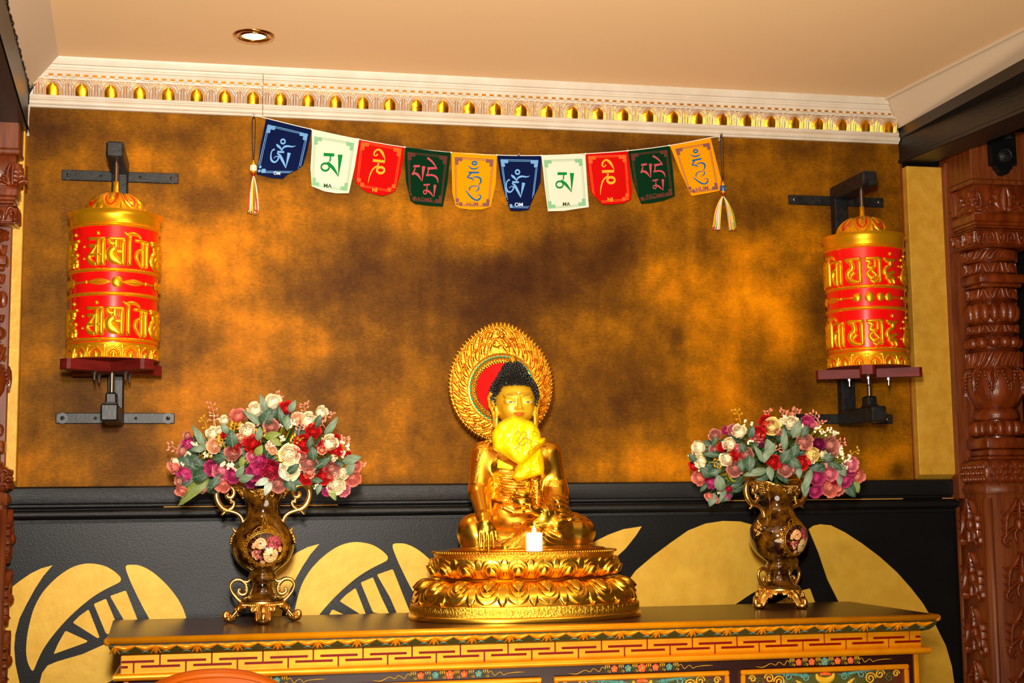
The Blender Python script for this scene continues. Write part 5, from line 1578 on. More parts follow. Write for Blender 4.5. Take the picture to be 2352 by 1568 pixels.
b.grid(np.stack([cxh+r3*np.sin(A3_), YH-0.003+0.004*np.cos(r3/0.0612*PI/2)+0*A3_, czh+r3*np.cos(A3_)], -1), cu=True)
dsk = b.build('red_disc', M['redpaint'], halo); dsk['label'] = 'red disc inside the halo'
# the post that carries the halo behind the back
b = MB(); b.bbox((cxh-0.012, YH+0.002, 0.10), (cxh+0.012, YH+0.009, czh-0.10), 0.002)
b.build('halo_post', M['giltsatin'], stat, smooth=False)

# ------------------------------------------------------------------ yellow silk scarf tied in front of the face
so2 = so+np.array((0, 0, DZ))
fan = [(470, 250), (478, 210), (492, 180), (520, 135), (550, 100), (600, 66), (640, 45), (680, 30), (720, 20), (760, 32), (800, 50), (850, 66), (900, 80), (935, 105), (960, 130), (985, 165), (1000, 200), (1008, 235), (1012, 262), (1060, 262), (1058, 285), (1055, 310), (1030, 335), (1005, 350), (985, 372), (950, 400), (915, 440),
       (880, 480), (850, 510), (815, 545), (790, 560), (760, 552), (720, 530), (690, 506), (650, 480), (610, 462), (560, 430), (510, 400), (485, 370), (480, 330), (472, 290)]
tail = [(770, 520), (740, 570), (722, 620), (700, 660), (688, 700), (720, 712), (750, 738), (785, 742), (830, 715), (870, 708), (920, 690), (965, 680), (1010, 665), (1040, 655), (1048, 600), (1044, 540), (1036, 480), (1026, 430), (1012, 380), (990, 375), (950, 405), (900, 455), (850, 500), (800, 535)]
scf = MB()
def puff(poly, y0, bulge, folds, m=0, seed=0, org=(790, 548), step=2.2, amp=0.004, creases=()):
    c = (4.751, 1030, 950)
    P = np.array(crop(c, poly))
    o_ = np.array(crop(c, [org])[0])
    n = len(P)
    ins = [Vector(p) for p in P]
    for x in np.arange(P[:, 0].min()+1.2, P[:, 0].max()-1, step):
        for y in np.arange(P[:, 1].min()+1.2, P[:, 1].max()-1, step):
            if inside([tuple(q) for q in P], x, y): ins.append(Vector((x+rng.uniform(-.2, .2), y+rng.uniform(-.2, .2))))
    from mathutils.geometry import delaunay_2d_cdt
    vv, ee, ff, _a, _b, _c = delaunay_2d_cdt(ins, [(i, (i+1) % n) for i in range(n)], [list(range(n))], 1, 1e-6)
    vv = np.array([tuple(v) for v in vv])
    # distance to the outline
    A = P; B = np.roll(P, -1, 0); d = np.full(len(vv), 1e9)
    for a, bq in zip(A, B):
        ab = bq-a; t = np.clip(((vv-a)@ab)/(ab@ab+1e-9), 0, 1)
        d = np.minimum(d, np.linalg.norm(vv-a-t[:, None]*ab, axis=1))
    ang = np.arctan2(vv[:, 1]-o_[1], vv[:, 0]-o_[0]); rad = np.hypot(vv[:, 0]-o_[0], vv[:, 1]-o_[1])
    e = np.clip(d/16.0, 0, 1)
    hgt = bulge*np.sqrt(np.clip(1-(1-e)**2, 0, 1))
    w = np.clip(d/5, 0, 1)
    fold = amp*w*(0.6*np.sin(ang*folds+seed)+0.4*np.sin(ang*folds*2.3+1.3+seed))*np.clip(rad/55, 0.25, 1)*np.clip(1.5-rad/130, 0.4, 1)
    fold += 0.0012*w*np.sin(vv[:, 0]*0.21+vv[:, 1]*0.13+seed)
    for (q0, q1, wd_, dp) in creases:
        a_ = np.array(crop(c, [q0])[0]); b_ = np.array(crop(c, [q1])[0]); ab = b_-a_
        tt_ = np.clip(((vv-a_)@ab)/(ab@ab), 0, 1); dd_ = np.linalg.norm(vv-a_-tt_[:, None]*ab, axis=1)
        fold += w*dp*np.exp(-(dd_/wd_)**2)*np.sin(PI*np.clip(.15+.85*tt_, 0, 1))
    def atY(yv):
        dd = ((vv[:, 0]-W/2)/FPX)[:, None]*RT-((vv[:, 1]-H/2)/FPX)[:, None]*UP+FW
        t = (yv-CAM[1])/dd[:, 1]
        return CAM+dd*t[:, None]
    Fv = atY(y0-hgt-fold); Bv = atY(y0+0.002-hgt*0.55-fold*0.6)
    scf.add(Fv, ff, m); scf.add(Bv, [tuple(q[::-1]) for q in ff], m)
    def top(x, y, h):
        x = np.atleast_1d(x); y = np.atleast_1d(y)
        out = []
        for a, c2, hh in zip(x, y, np.atleast_1d(h)*np.ones(len(x))):
            i = np.argsort((vv[:, 0]-a)**2+(vv[:, 1]-c2)**2)[:3]
            wgt = 1/(np.hypot(vv[i, 0]-a, vv[i, 1]-c2)+0.3); wgt /= wgt.sum()
            Yv = float((Fv[i, 1]*wgt).sum())-hh-0.0005
            out.append(at(a, c2, Y=Yv))
        return np.array(out)
    return top
tfan = puff(fan, -0.325, 0.030, 7.0, seed=0.6, amp=0.0030, creases=[((590, 330), (690, 470), 3.2, .006), ((650, 400), (770, 545), 3.0, .006), ((540, 350), (640, 300), 4, -.004), ((720, 60), (790, 520), 4, -.0035), ((930, 130), (850, 480), 3.5, .004), ((560, 130), (600, 300), 5, .003)])
ttail = puff(tail, -0.318, 0.026, 9.0, seed=2.0, org=(800, 540), amp=0.0035, creases=[((830, 530), (760, 660), 2.5, .006), ((880, 520), (930, 660), 3, -.006), ((960, 450), (1000, 640), 4, .005), ((720, 690), (860, 690), 2.5, .004), ((870, 650), (1000, 630), 3, -.003)])
# fringe peeping out to the left
for i in range(17):
    x0, y0 = 545+9.4*i, 500+4.6*i; x1, y1 = 538+9.8*i, 590+1.0*i
    p0 = np.array(crop((4.751, 1030, 950), [(x0, y0)])[0]); p1 = np.array(crop((4.751, 1030, 950), [(x1, y1)])[0])
    a0 = at(p0[0], p0[1], Y=-0.337); a1 = at((p0[0]+p1[0])/2, (p0[1]+p1[1])/2, Y=-0.339); a2 = at(p1[0], p1[1], Y=-0.336)
    scf.tube([a0, a1, a2], [0.0014, 0.0014, 0.0010], n=5)
scarf = empty('ceremonial_scarf', so2+np.array((-0.01, -0.05, 0.19)), 'yellow silk scarf bunched in a fan over the chin and chest of the gilded statue', 'scarf')
scf.build('cloth', M['scarf'], scarf, origin=scarf.location, auto=70)
b = MB(); c4 = (4.751, 1030, 950)
EMB = [[(735, 225), (760, 190), (790, 235), (760, 270), (750, 310)], [(790, 230), (820, 195), (850, 220), (830, 260), (800, 280)], [(905, 225), (930, 190), (970, 215), (960, 245), (925, 235)], [(745, 280), (760, 320), (800, 300), (830, 270), (870, 275), (905, 300), (880, 330)],
       [(720, 385), (760, 365), (770, 330), (800, 345), (830, 330), (850, 300)], [(920, 310), (960, 300), (985, 330), (950, 355), (925, 335)], [(905, 345), (920, 375), (960, 365), (940, 390), (900, 400)], [(890, 405), (870, 430), (880, 455)], [(770, 270), (790, 300), (780, 335)], [(850, 250), (865, 290), (855, 330)]]
for i, s in enumerate(EMB):
    b.ribbon([q+(1.5,) for q in crop(c4, s)], tfan, h=0.0006, res=5, k=3, m=i % 3 == 2)
for i, s in enumerate([[(740, 620), (780, 580), (830, 520), (850, 570), (880, 600)], [(790, 600), (830, 550), (860, 620)], [(760, 660), (850, 640), (910, 655)]]):
    b.ribbon([q+(1.0,) for q in crop(c4, s)], ttail, h=0.0005, res=4, k=3, m=2)
b.build('embroidery', [M['embro'], M['embro2'], M['scarf']], scarf, origin=scarf.location)

# tealight
cp = at(1227, 1262, Y=SY-0.136)
t = empty('electric_tealight', (cp[0], SY-0.136, SZ+DZ), 'white electric tealight with a plastic flame on the lotus base', 'candle')
b = MB(); b.lathe([(0.0, 0.0), (0.0178, 0.0), (0.0188, 0.001), (0.0188, 0.0385), (0.0180, 0.040), (0.012, 0.0392), (0.004, 0.0385), (0, 0.0385)], 48)
b.build('casing', M['candle'], t, auto=50)
b = MB(); b.lathe([(0.0, 0.038), (0.0050, 0.0385), (0.0060, 0.0425), (0.0052, 0.047), (0.0032, 0.051), (0.0014, 0.0545), (0.0, 0.0570)], 20)
b.build('flame', M['flame'], t)
# ------------------------------------------------------------------ vases
PRO = [(0.043, 0.044), (0.0475, 0.0475), (0.048, 0.0495), (0.044, 0.0525), (0.034, 0.057), (0.0285, 0.063), (0.0250, 0.072), (0.0232, 0.080), (0.0232, 0.086), (0.0262, 0.0885), (0.0300, 0.0915), (0.0316, 0.096), (0.0300, 0.1005), (0.0282, 0.1035),
       (0.0290, 0.1085), (0.036, 0.1135), (0.048, 0.1225), (0.0585, 0.1345), (0.0655, 0.149), (0.0688, 0.1655), (0.0665, 0.181), (0.0605, 0.194), (0.0520, 0.206), (0.0440, 0.2165), (0.0385, 0.228), (0.0362, 0.240), (0.0370, 0.252), (0.0405, 0.264), (0.0465, 0.275), (0.0535, 0.283), (0.0600, 0.289)]
PRO = np.array(PRO)
PS = spline(PRO, 4)
def vr(z): return np.interp(z, PRO[:, 1], PRO[:, 0])
M['v_rose'] = mat('painted_rose', '#6e1020', 0.15, color2='#c65a60', scale=260, ramp=(.42, .60), coat=0.5)
M['v_peach'] = mat('painted_peach', '#c8743c', 0.15, color2='#f2c48c', scale=260, ramp=(.40, .58), coat=0.5)
M['v_cream'] = mat('painted_cream', '#b8823c', 0.15, color2='#efd292', scale=260, ramp=(.38, .56), coat=0.5)
M['v_grey'] = mat('painted_grey_leaf', '#4a3a34', 0.15, coat=0.5)
M['v_fil'] = mat('gilt_filigree', '#c98a1c', 0.25, 0.6)
def make_vase(loc, rot, label):
    t = empty('flower_vase', loc, label, 'vase', 'pair of glazed vases', rot)
    n = 72
    a = np.linspace(0, 2*PI, n, endpoint=False)[:, None]
    # body with a waved lip
    b = MB()
    def wave(aa): return 0.0025*np.cos(4*aa)-0.0065*np.cos(2*aa)
    z = PS[None, :, 1]+0*a; r = PS[None, :, 0]+0*a
    f = np.clip((z-0.262)/0.027, 0, 1)**1.5
    z2 = z+f*(wave(a+PI/4*0)+0.002); r2 = r+f*(0.002*np.cos(4*a)-0.007*np.cos(2*a))
    b.grid(np.stack([r2*np.sin(a), -r2*np.cos(a), z2], -1), cu=True, flip=True)
    ri = r2[:, ::-1][:, :18]-0.003; zi = z2[:, ::-1][:, :18]
    b.grid(np.stack([ri*np.sin(a), -ri*np.cos(a), zi], -1), cu=True)
    b.build('body', M['vase'], t)
    def vf(aa, zz, h):
        aa = np.asarray(aa, float); zz = np.asarray(zz, float)
        rr = vr(zz)+np.asarray(h)
        ff = np.clip((zz-0.262)/0.027, 0, 1)**1.5
        rr = rr+ff*(0.002*np.cos(4*aa)-0.007*np.cos(2*aa))
        return np.stack([rr*np.sin(aa), -rr*np.cos(aa), zz+ff*(wave(aa)+0.002)], -1)
    # gilt lip and grape clusters
    b = MB()
    lip = vf(np.linspace(0, 2*PI, 97), np.full(97, 0.289), np.full(97, -0.001))
    b.tube(lip, 0.0026, n=8, cap=False)
    for k in range(96):
        p = vf([k*2*PI/96], [0.2865], [0.001])[0]
        b.sphere(p, (0.0016, 0.0016, 0.003), 6, 5)
    for k in range(4):
        a0 = k*PI/2
        for i in range(-4, 5):
            for j in range(5):
                da = i*0.062+(j % 2)*0.03; zz = 0.286-0.0042*j-abs(i)*0.0006
                if abs(i) > 4-j*0.35 or (abs(i) < 1 and j > 2): continue
                b.sphere(vf([a0+da], [zz], [0.0008])[0], (0.0024, 0.0024, 0.0021), 6, 5)
        for s in (-1, 1):
            b.ribbon([(a0+s*.12, .268, .0008), (a0+s*.26, .272, .0020), (a0+s*.42, .281, .004), (a0+s*.60, .2875, .0055), (a0+s*.78, .289, .002)], lambda x, y, h: vf(x, y, h), h=0.0022, res=5, k=4) if False else None
            pts = [(a0+s*.30, .276), (a0+s*.38, .272), (a0+s*.45, .277), (a0+s*.38, .281)]
            b.tube(vf([p[0] for p in pts], [p[1] for p in pts], np.full(4, .0015)), [0.0022, 0.0024, 0.0022, 0.0016], n=6, res=4)
            pts = [(a0+s*.42, .2815), (a0+s*.55, .2855), (a0+s*.70, .2875), (a0+s*.785, .2885)]
            b.tube(vf([p[0] for p in pts], [p[1] for p in pts], np.full(4, .0016)), [0.0030, 0.0034, 0.0028, 0.0016], n=6, res=4)
    b.build('gilded_rim', M['vasegold'], t)
    # medallion: filigree ring and painted bouquet
    b = MB()
    th_ = np.linspace(0, 2*PI, 40, endpoint=False)
    ca, cz = 0.06, 0.1600
    sa, sz_ = 0.62, 0.0345
    tq = np.linspace(0, 2*PI, 60, endpoint=False)[:, None]; rq = np.linspace(0.001, 1, 10)[None]
    b.grid(vf((ca+sa*rq*np.cos(tq)).ravel(), (cz+sz_*rq*np.sin(tq)).ravel(), np.full(600, 0.0004)).reshape(60, 10, 3), cu=True, flip=True)
    med = b.build('medallion', M['vasedark'], t)
    b = MB()
    el = lambda k: [(ca+sa*k*math.cos(q), cz+sz_*k*math.sin(q)) for q in th_]
    def stroke(pts, w, m=0, h=0.0005, base=0.0006, res=4, closed=False):
        # strokes measured in metres on the belly
        R0 = 0.062
        b.ribbon([(p[0]*R0, p[1], w) for p in pts], lambda x, y, hh: vf(np.asarray(x)/R0, y, hh), h=h, base=base, m=m, res=res, k=3, closed=closed)
    stroke(el(1.0), 0.0014, closed=True, res=2); stroke(el(1.10), 0.0010, closed=True, res=2)
    for i in range(36):
        q = 2*PI*i/36
        p = (ca+sa*1.05*math.cos(q), cz+sz_*1.05*math.sin(q)); b.sphere(vf([p[0]], [p[1]], [0.0006])[0], 0.0011, 5, 4)
    for i in range(18):
        q = 2*PI*i/18
        if abs(((q-PI*1.5+PI) % (2*PI))-PI) < 0.5: continue
        k0, k1 = 1.14, 1.34
        stroke([(ca+sa*k0*math.cos(q-.15), cz+sz_*k0*math.sin(q-.15)), (ca+sa*k1*math.cos(q), cz+sz_*k1*math.sin(q)), (ca+sa*k0*math.cos(q+.15), cz+sz_*k0*math.sin(q+.15))], 0.0014)
        stroke([(ca+sa*1.16*math.cos(q), cz+sz_*1.16*math.sin(q)), (ca+sa*1.26*math.cos(q+.04), cz+sz_*1.26*math.sin(q+.04))], 0.0030, res=6)
    for s in (-1, 1):
        stroke([(ca+s*.02, .226), (ca+s*.12, .218), (ca+s*.10, .208), (ca+s*.26, .206), (ca+s*.42, .199)], 0.0018)
        stroke([(ca, .232), (ca+s*.07, .224), (ca, .212)], 0.0016)
    b.build('filigree', M['v_fil'], med)
    b = MB()
    def flower(da, dz, r, m, npet=7):
        R0 = 0.064
        for lay, (k, nn) in enumerate(((1.0, npet), (0.66, npet-1), (0.34, 4))):
            for i in range(nn):
                q = 2*PI*i/nn+lay*0.5
                cxx, czz = (ca+da)*R0+r*k*0.62*math.cos(q), cz+dz+r*k*0.62*math.sin(q)
                b.ribbon([(cxx-r*.30*k*math.cos(q), czz-r*.30*k*math.sin(q), r*.3*k), (cxx, czz, r*.92*k), (cxx+r*.36*k*math.cos(q), czz+r*.36*k*math.sin(q), r*.55*k)], lambda x, y, hh: vf(np.asarray(x)/R0, y, hh), h=0.0004, base=0.0006+0.0003*lay, m=m, res=4, k=4)
        b.sphere(vf([(ca+da)], [cz+dz], [0.0016])[0], r*.14, 6, 5, m=3)
    def leaf(da, dz, q, ln, m=3):
        R0 = 0.064
        x0, z0 = (ca+da)*R0, cz+dz
        b.ribbon([(x0, z0, .0005), (x0+ln*.5*math.cos(q), z0+ln*.5*math.sin(q), ln*.36), (x0+ln*math.cos(q), z0+ln*math.sin(q), .0004)], lambda x, y, hh: vf(np.asarray(x)/R0, y, hh), h=0.0003, base=0.0005, m=m, res=5, k=3)
    for (da, dz, q, ln) in ((-.30, .02, 2.5, .012), (-.15, .026, 1.8, .012), (.05, .022, 1.4, .010), (.40, .022, .6, .012), (.42, .0, -.4, .012), (.30, -.022, -.8, .013), (.0, -.024, -1.7, .012), (-.18, -.026, -2.0, .012), (.12, -.028, -1.2, .010), (-.42, -.004, 3.0, .01), (.1, .0, 0.5, .01), (-.05, .0, 2.2, .012), (.46, .012, .2, .01)):
        leaf(da, dz, q, ln)
    flower(-.16, .011, .0125, 1); flower(.26, .0125, .0155, 0, 8); flower(.18, -.0145, .0165, 2, 8)
    for i in range(16):
        flower(-.26+rng.uniform(-.14, .14), -.0125+rng.uniform(-.008, .007), .0042, int(rng.choice([0, 0, 1])), 5)
    for (da, dz) in ((-.38, .004), (-.36, .009), (.48, -.004), (.47, .001), (-.06, -.030), (-.12, -.029)): flower(da, dz, .0042, 1, 5)
    b.build('painted_flowers', [M['v_rose'], M['v_peach'], M['v_cream'], M['v_grey']], med)
    # handles in the plane of local x
    def P(c, pts, mir):
        k = 0.000215
        out = []
        for p in pts:
            x = (p[0]-655)*k*0.93; zz = (1503-p[1])*k
            out.append((x if not mir else -x, 0.0, zz))
        return out
    for mir in (False, True):
        b = MB()
        main = P(0, [(392, 655), (430, 590), (442, 520), (425, 455), (380, 410), (310, 385), (235, 362), (180, 310), (150, 235), (165, 160), (215, 122), (280, 125), (328, 160), (335, 210), (305, 245), (270, 238), (262, 212), (282, 205)], mir)
        rad = [0.0042, 0.0045, 0.0046, 0.0044, 0.0040, 0.0040, 0.0050, 0.0056, 0.0056, 0.0054, 0.0052, 0.0050, 0.0048, 0.0045, 0.0042, 0.0042, 0.0044, 0.0036]
        rad = [q*1.22 for q in rad]; b.tube(main, rad, n=10, res=6)
        b.tube(P(0, [(245, 375), (300, 362), (335, 330), (340, 295), (315, 285), (300, 305)], mir), [0.0040, 0.0046, 0.0046, 0.0042, 0.0036, 0.0024], n=8, res=5)
        b.tube(P(0, [(245, 372), (232, 400), (210, 418), (195, 415)], mir), [0.0042, 0.0034, 0.0026, 0.0012], n=8, res=4)
        b.tube(P(0, [(395, 600), (360, 590), (335, 565), (325, 545)], mir), [0.0046, 0.0042, 0.003, 0.0015], n=8, res=4)
        b.tube(P(0, [(300, 245), (310, 280), (330, 300)], mir), [0.0036, 0.0036, 0.003], n=8, res=4)
        # leaf scales on the outer curve
        mm_ = spline(np.column_stack([main, rad]), 6)
        for i in range(34, 66, 2):
            p = mm_[i]; d = mm_[i+1, :3]-mm_[i-1, :3]; d /= np.linalg.norm(d)
            g = np.array((0, 1, 0.)); e = np.cross(d, g)
            for s in (-1, 1):
                b.sphere(p[:3]+e*s*0.0*p[3]+g*s*p[3]*0.55+e*p[3]*0.45*(-1 if mir else 1), (0.0020, 0.0022, 0.0042), 6, 5, axes=np.array([e, g, d]))
        # grapes where the handle meets the belly
        for i in range(16):
            u = i/15; 
            zz = (1503-(600+110*u))*0.000215; x = (345-(655)+10*math.sin(i*2.4))*0.000215
            rr = vr(zz)+0.0015
            sx = -1 if not mir else 1
            ang = rng.uniform(-.20, .20)*(1-u*0.5)
            b.sphere((sx*rr*math.cos(ang), rr*math.sin(ang), zz), 0.0034, 7, 6)
        b.build('handle', M['vasegold'], t)
    # gilded foot: reeded band, four scrolled feet, lower side scrolls
    b = MB()
    b.lathe([(0.0, 0.046), (0.046, 0.0465), (0.049, 0.0455), (0.0495, 0.0425), (0.0475, 0.041), (0.0465, 0.036), (0.043, 0.033), (0.030, 0.0325), (0, 0.033)], 64)
    for k in range(64):
        q = 2*PI*k/64; b.sphere((0.0470*math.cos(q), 0.0470*math.sin(q), 0.0385), (0.0017, 0.0017, 0.0032), 6, 5)
    foot = b.build('gilded_foot', M['vasegold'], t, auto=50)
    for k in range(4):
        q = k*PI/2-PI/2
        e = np.array((math.cos(q), math.sin(q), 0)); g = np.array((-e[1], e[0], 0)); zv = np.array((0, 0, 1.))
        b = MB()
        pt = lambda r, z, s=0: tuple(e*r+g*s+zv*z)
        b.tube([pt(.040, .036), pt(.050, .030), pt(.057, .020), pt(.064, .0095), pt(.073, .0085), pt(.079, .0125), pt(.079, .0195), pt(.0735, .0205), pt(.073, .0165)], [.0085, .0090, .0080, .0075, .0078, .0070, .0058, .0045, .003], n=10, res=5)
        b.sphere(pt(.070, .0080), (.0145, .0145, .0078), 12, 8)
        for s in (-1, 1):
            b.tube([pt(.047, .037, s*.010), pt(.050, .031, s*.016), pt(.050, .026, s*.0205), pt(.052, .029, s*.0245), pt(.051, .0345, s*.0225), pt(.050, .032, s*.019)], [.0035, .0040, .0036, .0034, .0030, .0022], n=8, res=4)
            for j in range(4): b.tube([pt(.050-.001*j, .035, s*.0030*(j+1)), pt(.0600-.001*j, .023, s*.0034*(j+1)), pt(.069-.001*j, .0125, s*.0036*(j+1)), pt(.0745-.0015*j, .0075, s*.0034*(j+1))], [.0024, .0030, .0028, .0016], n=6, res=4)
            b.tube([pt(.045, .038, s*.012), pt(.041, .034, s*.022), pt(.036, .0335, s*.028)], [.003, .0034, .0028], n=8, res=4)
            for j in range(4): b.sphere(pt(.052+.002*j, .016+.0045*j, s*(.009+.001*j)), .0028, 6, 5)
        b.build('scroll_foot', M['vasegold'], foot)
    for mir in (False, True):
        b = MB()
        b.tube(P(0, [(430, 1300), (375, 1255), (325, 1190), (310, 1130), (345, 1085), (410, 1075), (465, 1110), (488, 1160), (480, 1210), (440, 1228), (400, 1205), (402, 1175), (425, 1172)], mir), [.0045, .0042, .0036, .0038, .0042, .0046, .0050, .0050, .0046, .0046, .0040, .0034, .0026], n=10, res=5)
        b.tube(P(0, [(440, 1085), (490, 1100), (520, 1080)], mir), [.004, .0042, .003], n=8, res=4)
        for i in range(9):
            p = P(0, [(478+8*math.sin(i*2), 1110+14*i)], mir)[0]; b.sphere((p[0], (-1)**i*0.003, p[2]), .0030, 6, 5)
        b.build('lower_handle', M['vasegold'], foot)
    return t
ZT = 0.95
VL = (0.5400, -0.214, ZT); VR = (1.7430, -0.205, ZT)
make_vase(VL, 0.0, 'brown glazed vase with gold handles standing left on the cabinet')
make_vase(VR, math.radians(24), 'brown glazed vase with gold handles standing right on the cabinet')

# ------------------------------------------------------------------ flower arrangements
def fl(name, c1, c2, **k): return mat(name, c1, 0.6, color2=c2, scale=55, **k)
FM = {'W': fl('petal_cream', '#f6e6b8', '#fdf3d8'), 'R': fl('petal_red', '#b3060c', '#d41412'), 'O': fl('petal_coral', '#d8695a', '#e8927a'), 'D': fl('petal_dusty', '#b0584c', '#d89888'), 'P': fl('petal_pink', '#e0607c', '#efa0a8'), 'M': fl('petal_magenta', '#a8145a', '#d84a86'),
      'C': fl('petal_crimson', '#a00628', '#c41a3c'), 'E': fl('petal_peach', '#efa87e', '#f6cba0'), 'Y': fl('petal_yellow', '#f2d468', '#faeaa8'), 'B': fl('petal_burgundy', '#6e0838', '#8e1650')}
FNAME = {'W': 'cream', 'R': 'red', 'O': 'coral', 'D': 'dusty pink', 'P': 'pink', 'M': 'magenta', 'C': 'crimson', 'E': 'peach', 'Y': 'pale yellow', 'B': 'burgundy'}
LM = [mat('leaf_dark_green', '#24402a', 0.5, color2='#34523a', scale=20), mat('leaf_sage', '#5a6e52', 0.5, color2='#70836a', scale=20), mat('leaf_olive', '#6a7a26', 0.5, color2='#808c34', scale=20), mat('leaf_silver', '#9aab98', 0.5, color2='#b4c0ae', scale=20), mat('leaf_vein', '#7d9070', 0.5)]
SM = [mat('stem_green', '#3c5a2a', 0.6), mat('sprig_pink', '#e08a70', 0.6), mat('sprig_yellow', '#d8a818', 0.6), mat('berry_white', '#f6eccc', 0.5), mat('stem_lime', '#8a9a20', 0.6)]
def rose_mesh(kind, seed):
    """unit rose (radius about 1) looking along +z: cupped petals wrapped round one another"""
    r_ = np.random.default_rng(seed)
    b = MB()
    # (petals, radius, polar angle where the rim ends, half-width in azimuth, how far the rim rolls out)
    if kind == 'rose': layers = [(3, .20, 14, 1.3, .02), (3, .34, 24, 1.15, .05), (4, .50, 36, 1.0, .07), (4, .66, 48, .95, .10), (5, .82, 60, .85, .14), (5, .95, 74, .80, .20)]
    elif kind == 'bud': layers = [(3, .26, 12, 1.3, .01), (3, .48, 20, 1.2, .03), (4, .66, 30, 1.05, .06), (4, .80, 46, .95, .10), (4, .92, 66, .85, .16)]
    else: layers = [(5, .20, 16, .8, .05), (7, .36, 24, .62, .07), (8, .52, 34, .55, .09), (9, .68, 46, .50, .12), (10, .82, 58, .46, .14), (10, .95, 72, .46, .18)]
    for li, (n, R_, th0, hw, roll) in enumerate(layers):
        for i in range(n):
            a = 2*PI*i/n+li*0.8+r_.uniform(-.15, .15)
            s = np.linspace(-1, 1, 7)[:, None]; t = np.linspace(0, 1, 7)[None]
            top = math.radians(th0)*r_.uniform(.85, 1.15)+0.22*np.abs(s)**2.2+(0.10*np.sin(6*s+seed+i) if kind == 'peony' else 0.03*np.sin(5*s+i))
            pol = math.radians(150)*(1-t)+top*t
            rad = R_*(1+0.05*s*np.sign(math.sin(li+1))+0*t)*(1+roll*np.clip((t-.72)/.28, 0, 1)**2*1.3)
            az = a+s*hw*np.sin(PI*(0.15+.62*t))
            zs = 1.12 if kind == 'bud' else 0.92
            b.grid(np.stack([rad*np.sin(pol)*np.cos(az), rad*np.sin(pol)*np.sin(az), zs*rad*np.cos(pol)+0.10*(1-R_)+0*s], -1))
    b.sphere((0, 0, -.15), (.16, .16, .5), 8, 6)
    return b
def mesh_of(b, name, m):
    o = b.build(name, m); me = o.data; me.set_sharp_from_angle(angle=math.radians(60)); bpy.data.objects.remove(o); return me
RM = {k: [mesh_of(rose_mesh(k, 3+i), 'rose', M['white']) for i in range(3)] for k in ('rose', 'bud', 'peony')}
def leaf_mesh(w):
    b = MB()
    n, m = 9, 7
    t = np.linspace(0, 1, n)[:, None]; s = np.linspace(-1, 1, m)[None]
    wid = w*np.sin(PI*t**0.8)**0.75*(1-0.25*t)
    x = t+0*s; y = s*wid; z = 0.10*np.sin(PI*t)-0.16*np.abs(s)**1.5*wid*1.2+0.02*np.sin(9*t+3*s)
    b.grid(np.stack([x, y, z], -1))
    b.grid(np.stack([x, y, z-0.006], -1), flip=True)
    b.ribbon([(0.0, 0.0, .03), (.5, 0, .022), (.97, 0, .006)], lambda X, Y, h: np.stack([X, Y, 0.10*np.sin(PI*np.clip(X, 0, 1))+0.02*np.sin(9*np.asarray(X))+np.asarray(h)], -1), h=.012, base=0.002, m=1, res=6, k=3)
    for q in (.25, .42, .58, .74):
        for sg in (-1, 1):
            ww = w*math.sin(PI*q**.8)**.75*(1-.25*q)
            b.ribbon([(q, 0, .010), (q+.10, sg*ww*.55, .008), (q+.16, sg*ww*.85, .003)], lambda X, Y, h: np.stack([X, Y, 0.10*np.sin(PI*np.clip(X, 0, 1))-0.16*np.abs(np.asarray(Y)/max(ww, 1e-3))**1.5*ww*1.2+0.02*np.sin(9*np.asarray(X)+3*np.asarray(Y)/w)+np.asarray(h)], -1), h=.008, base=0.003, m=1, res=3, k=3)
    o = b.build('leaf', [LM[0], LM[4]]); me = o.data; bpy.data.objects.remove(o); return me
LMESH = [leaf_mesh(.27), leaf_mesh(.36), leaf_mesh(.17)]
def basis(zdir, up=(0, 0, 1), spin=0.0):
    z = np.asarray(zdir, float); z /= np.linalg.norm(z)
    x = np.cross(up, z); 
    if np.linalg.norm(x) < 1e-3: x = np.cross((1, 0, 0), z)
    x /= np.linalg.norm(x); y = np.cross(z, x)
    c, s = math.cos(spin), math.sin(spin)
    return np.array([c*x+s*y, -s*x+c*y, z]).T
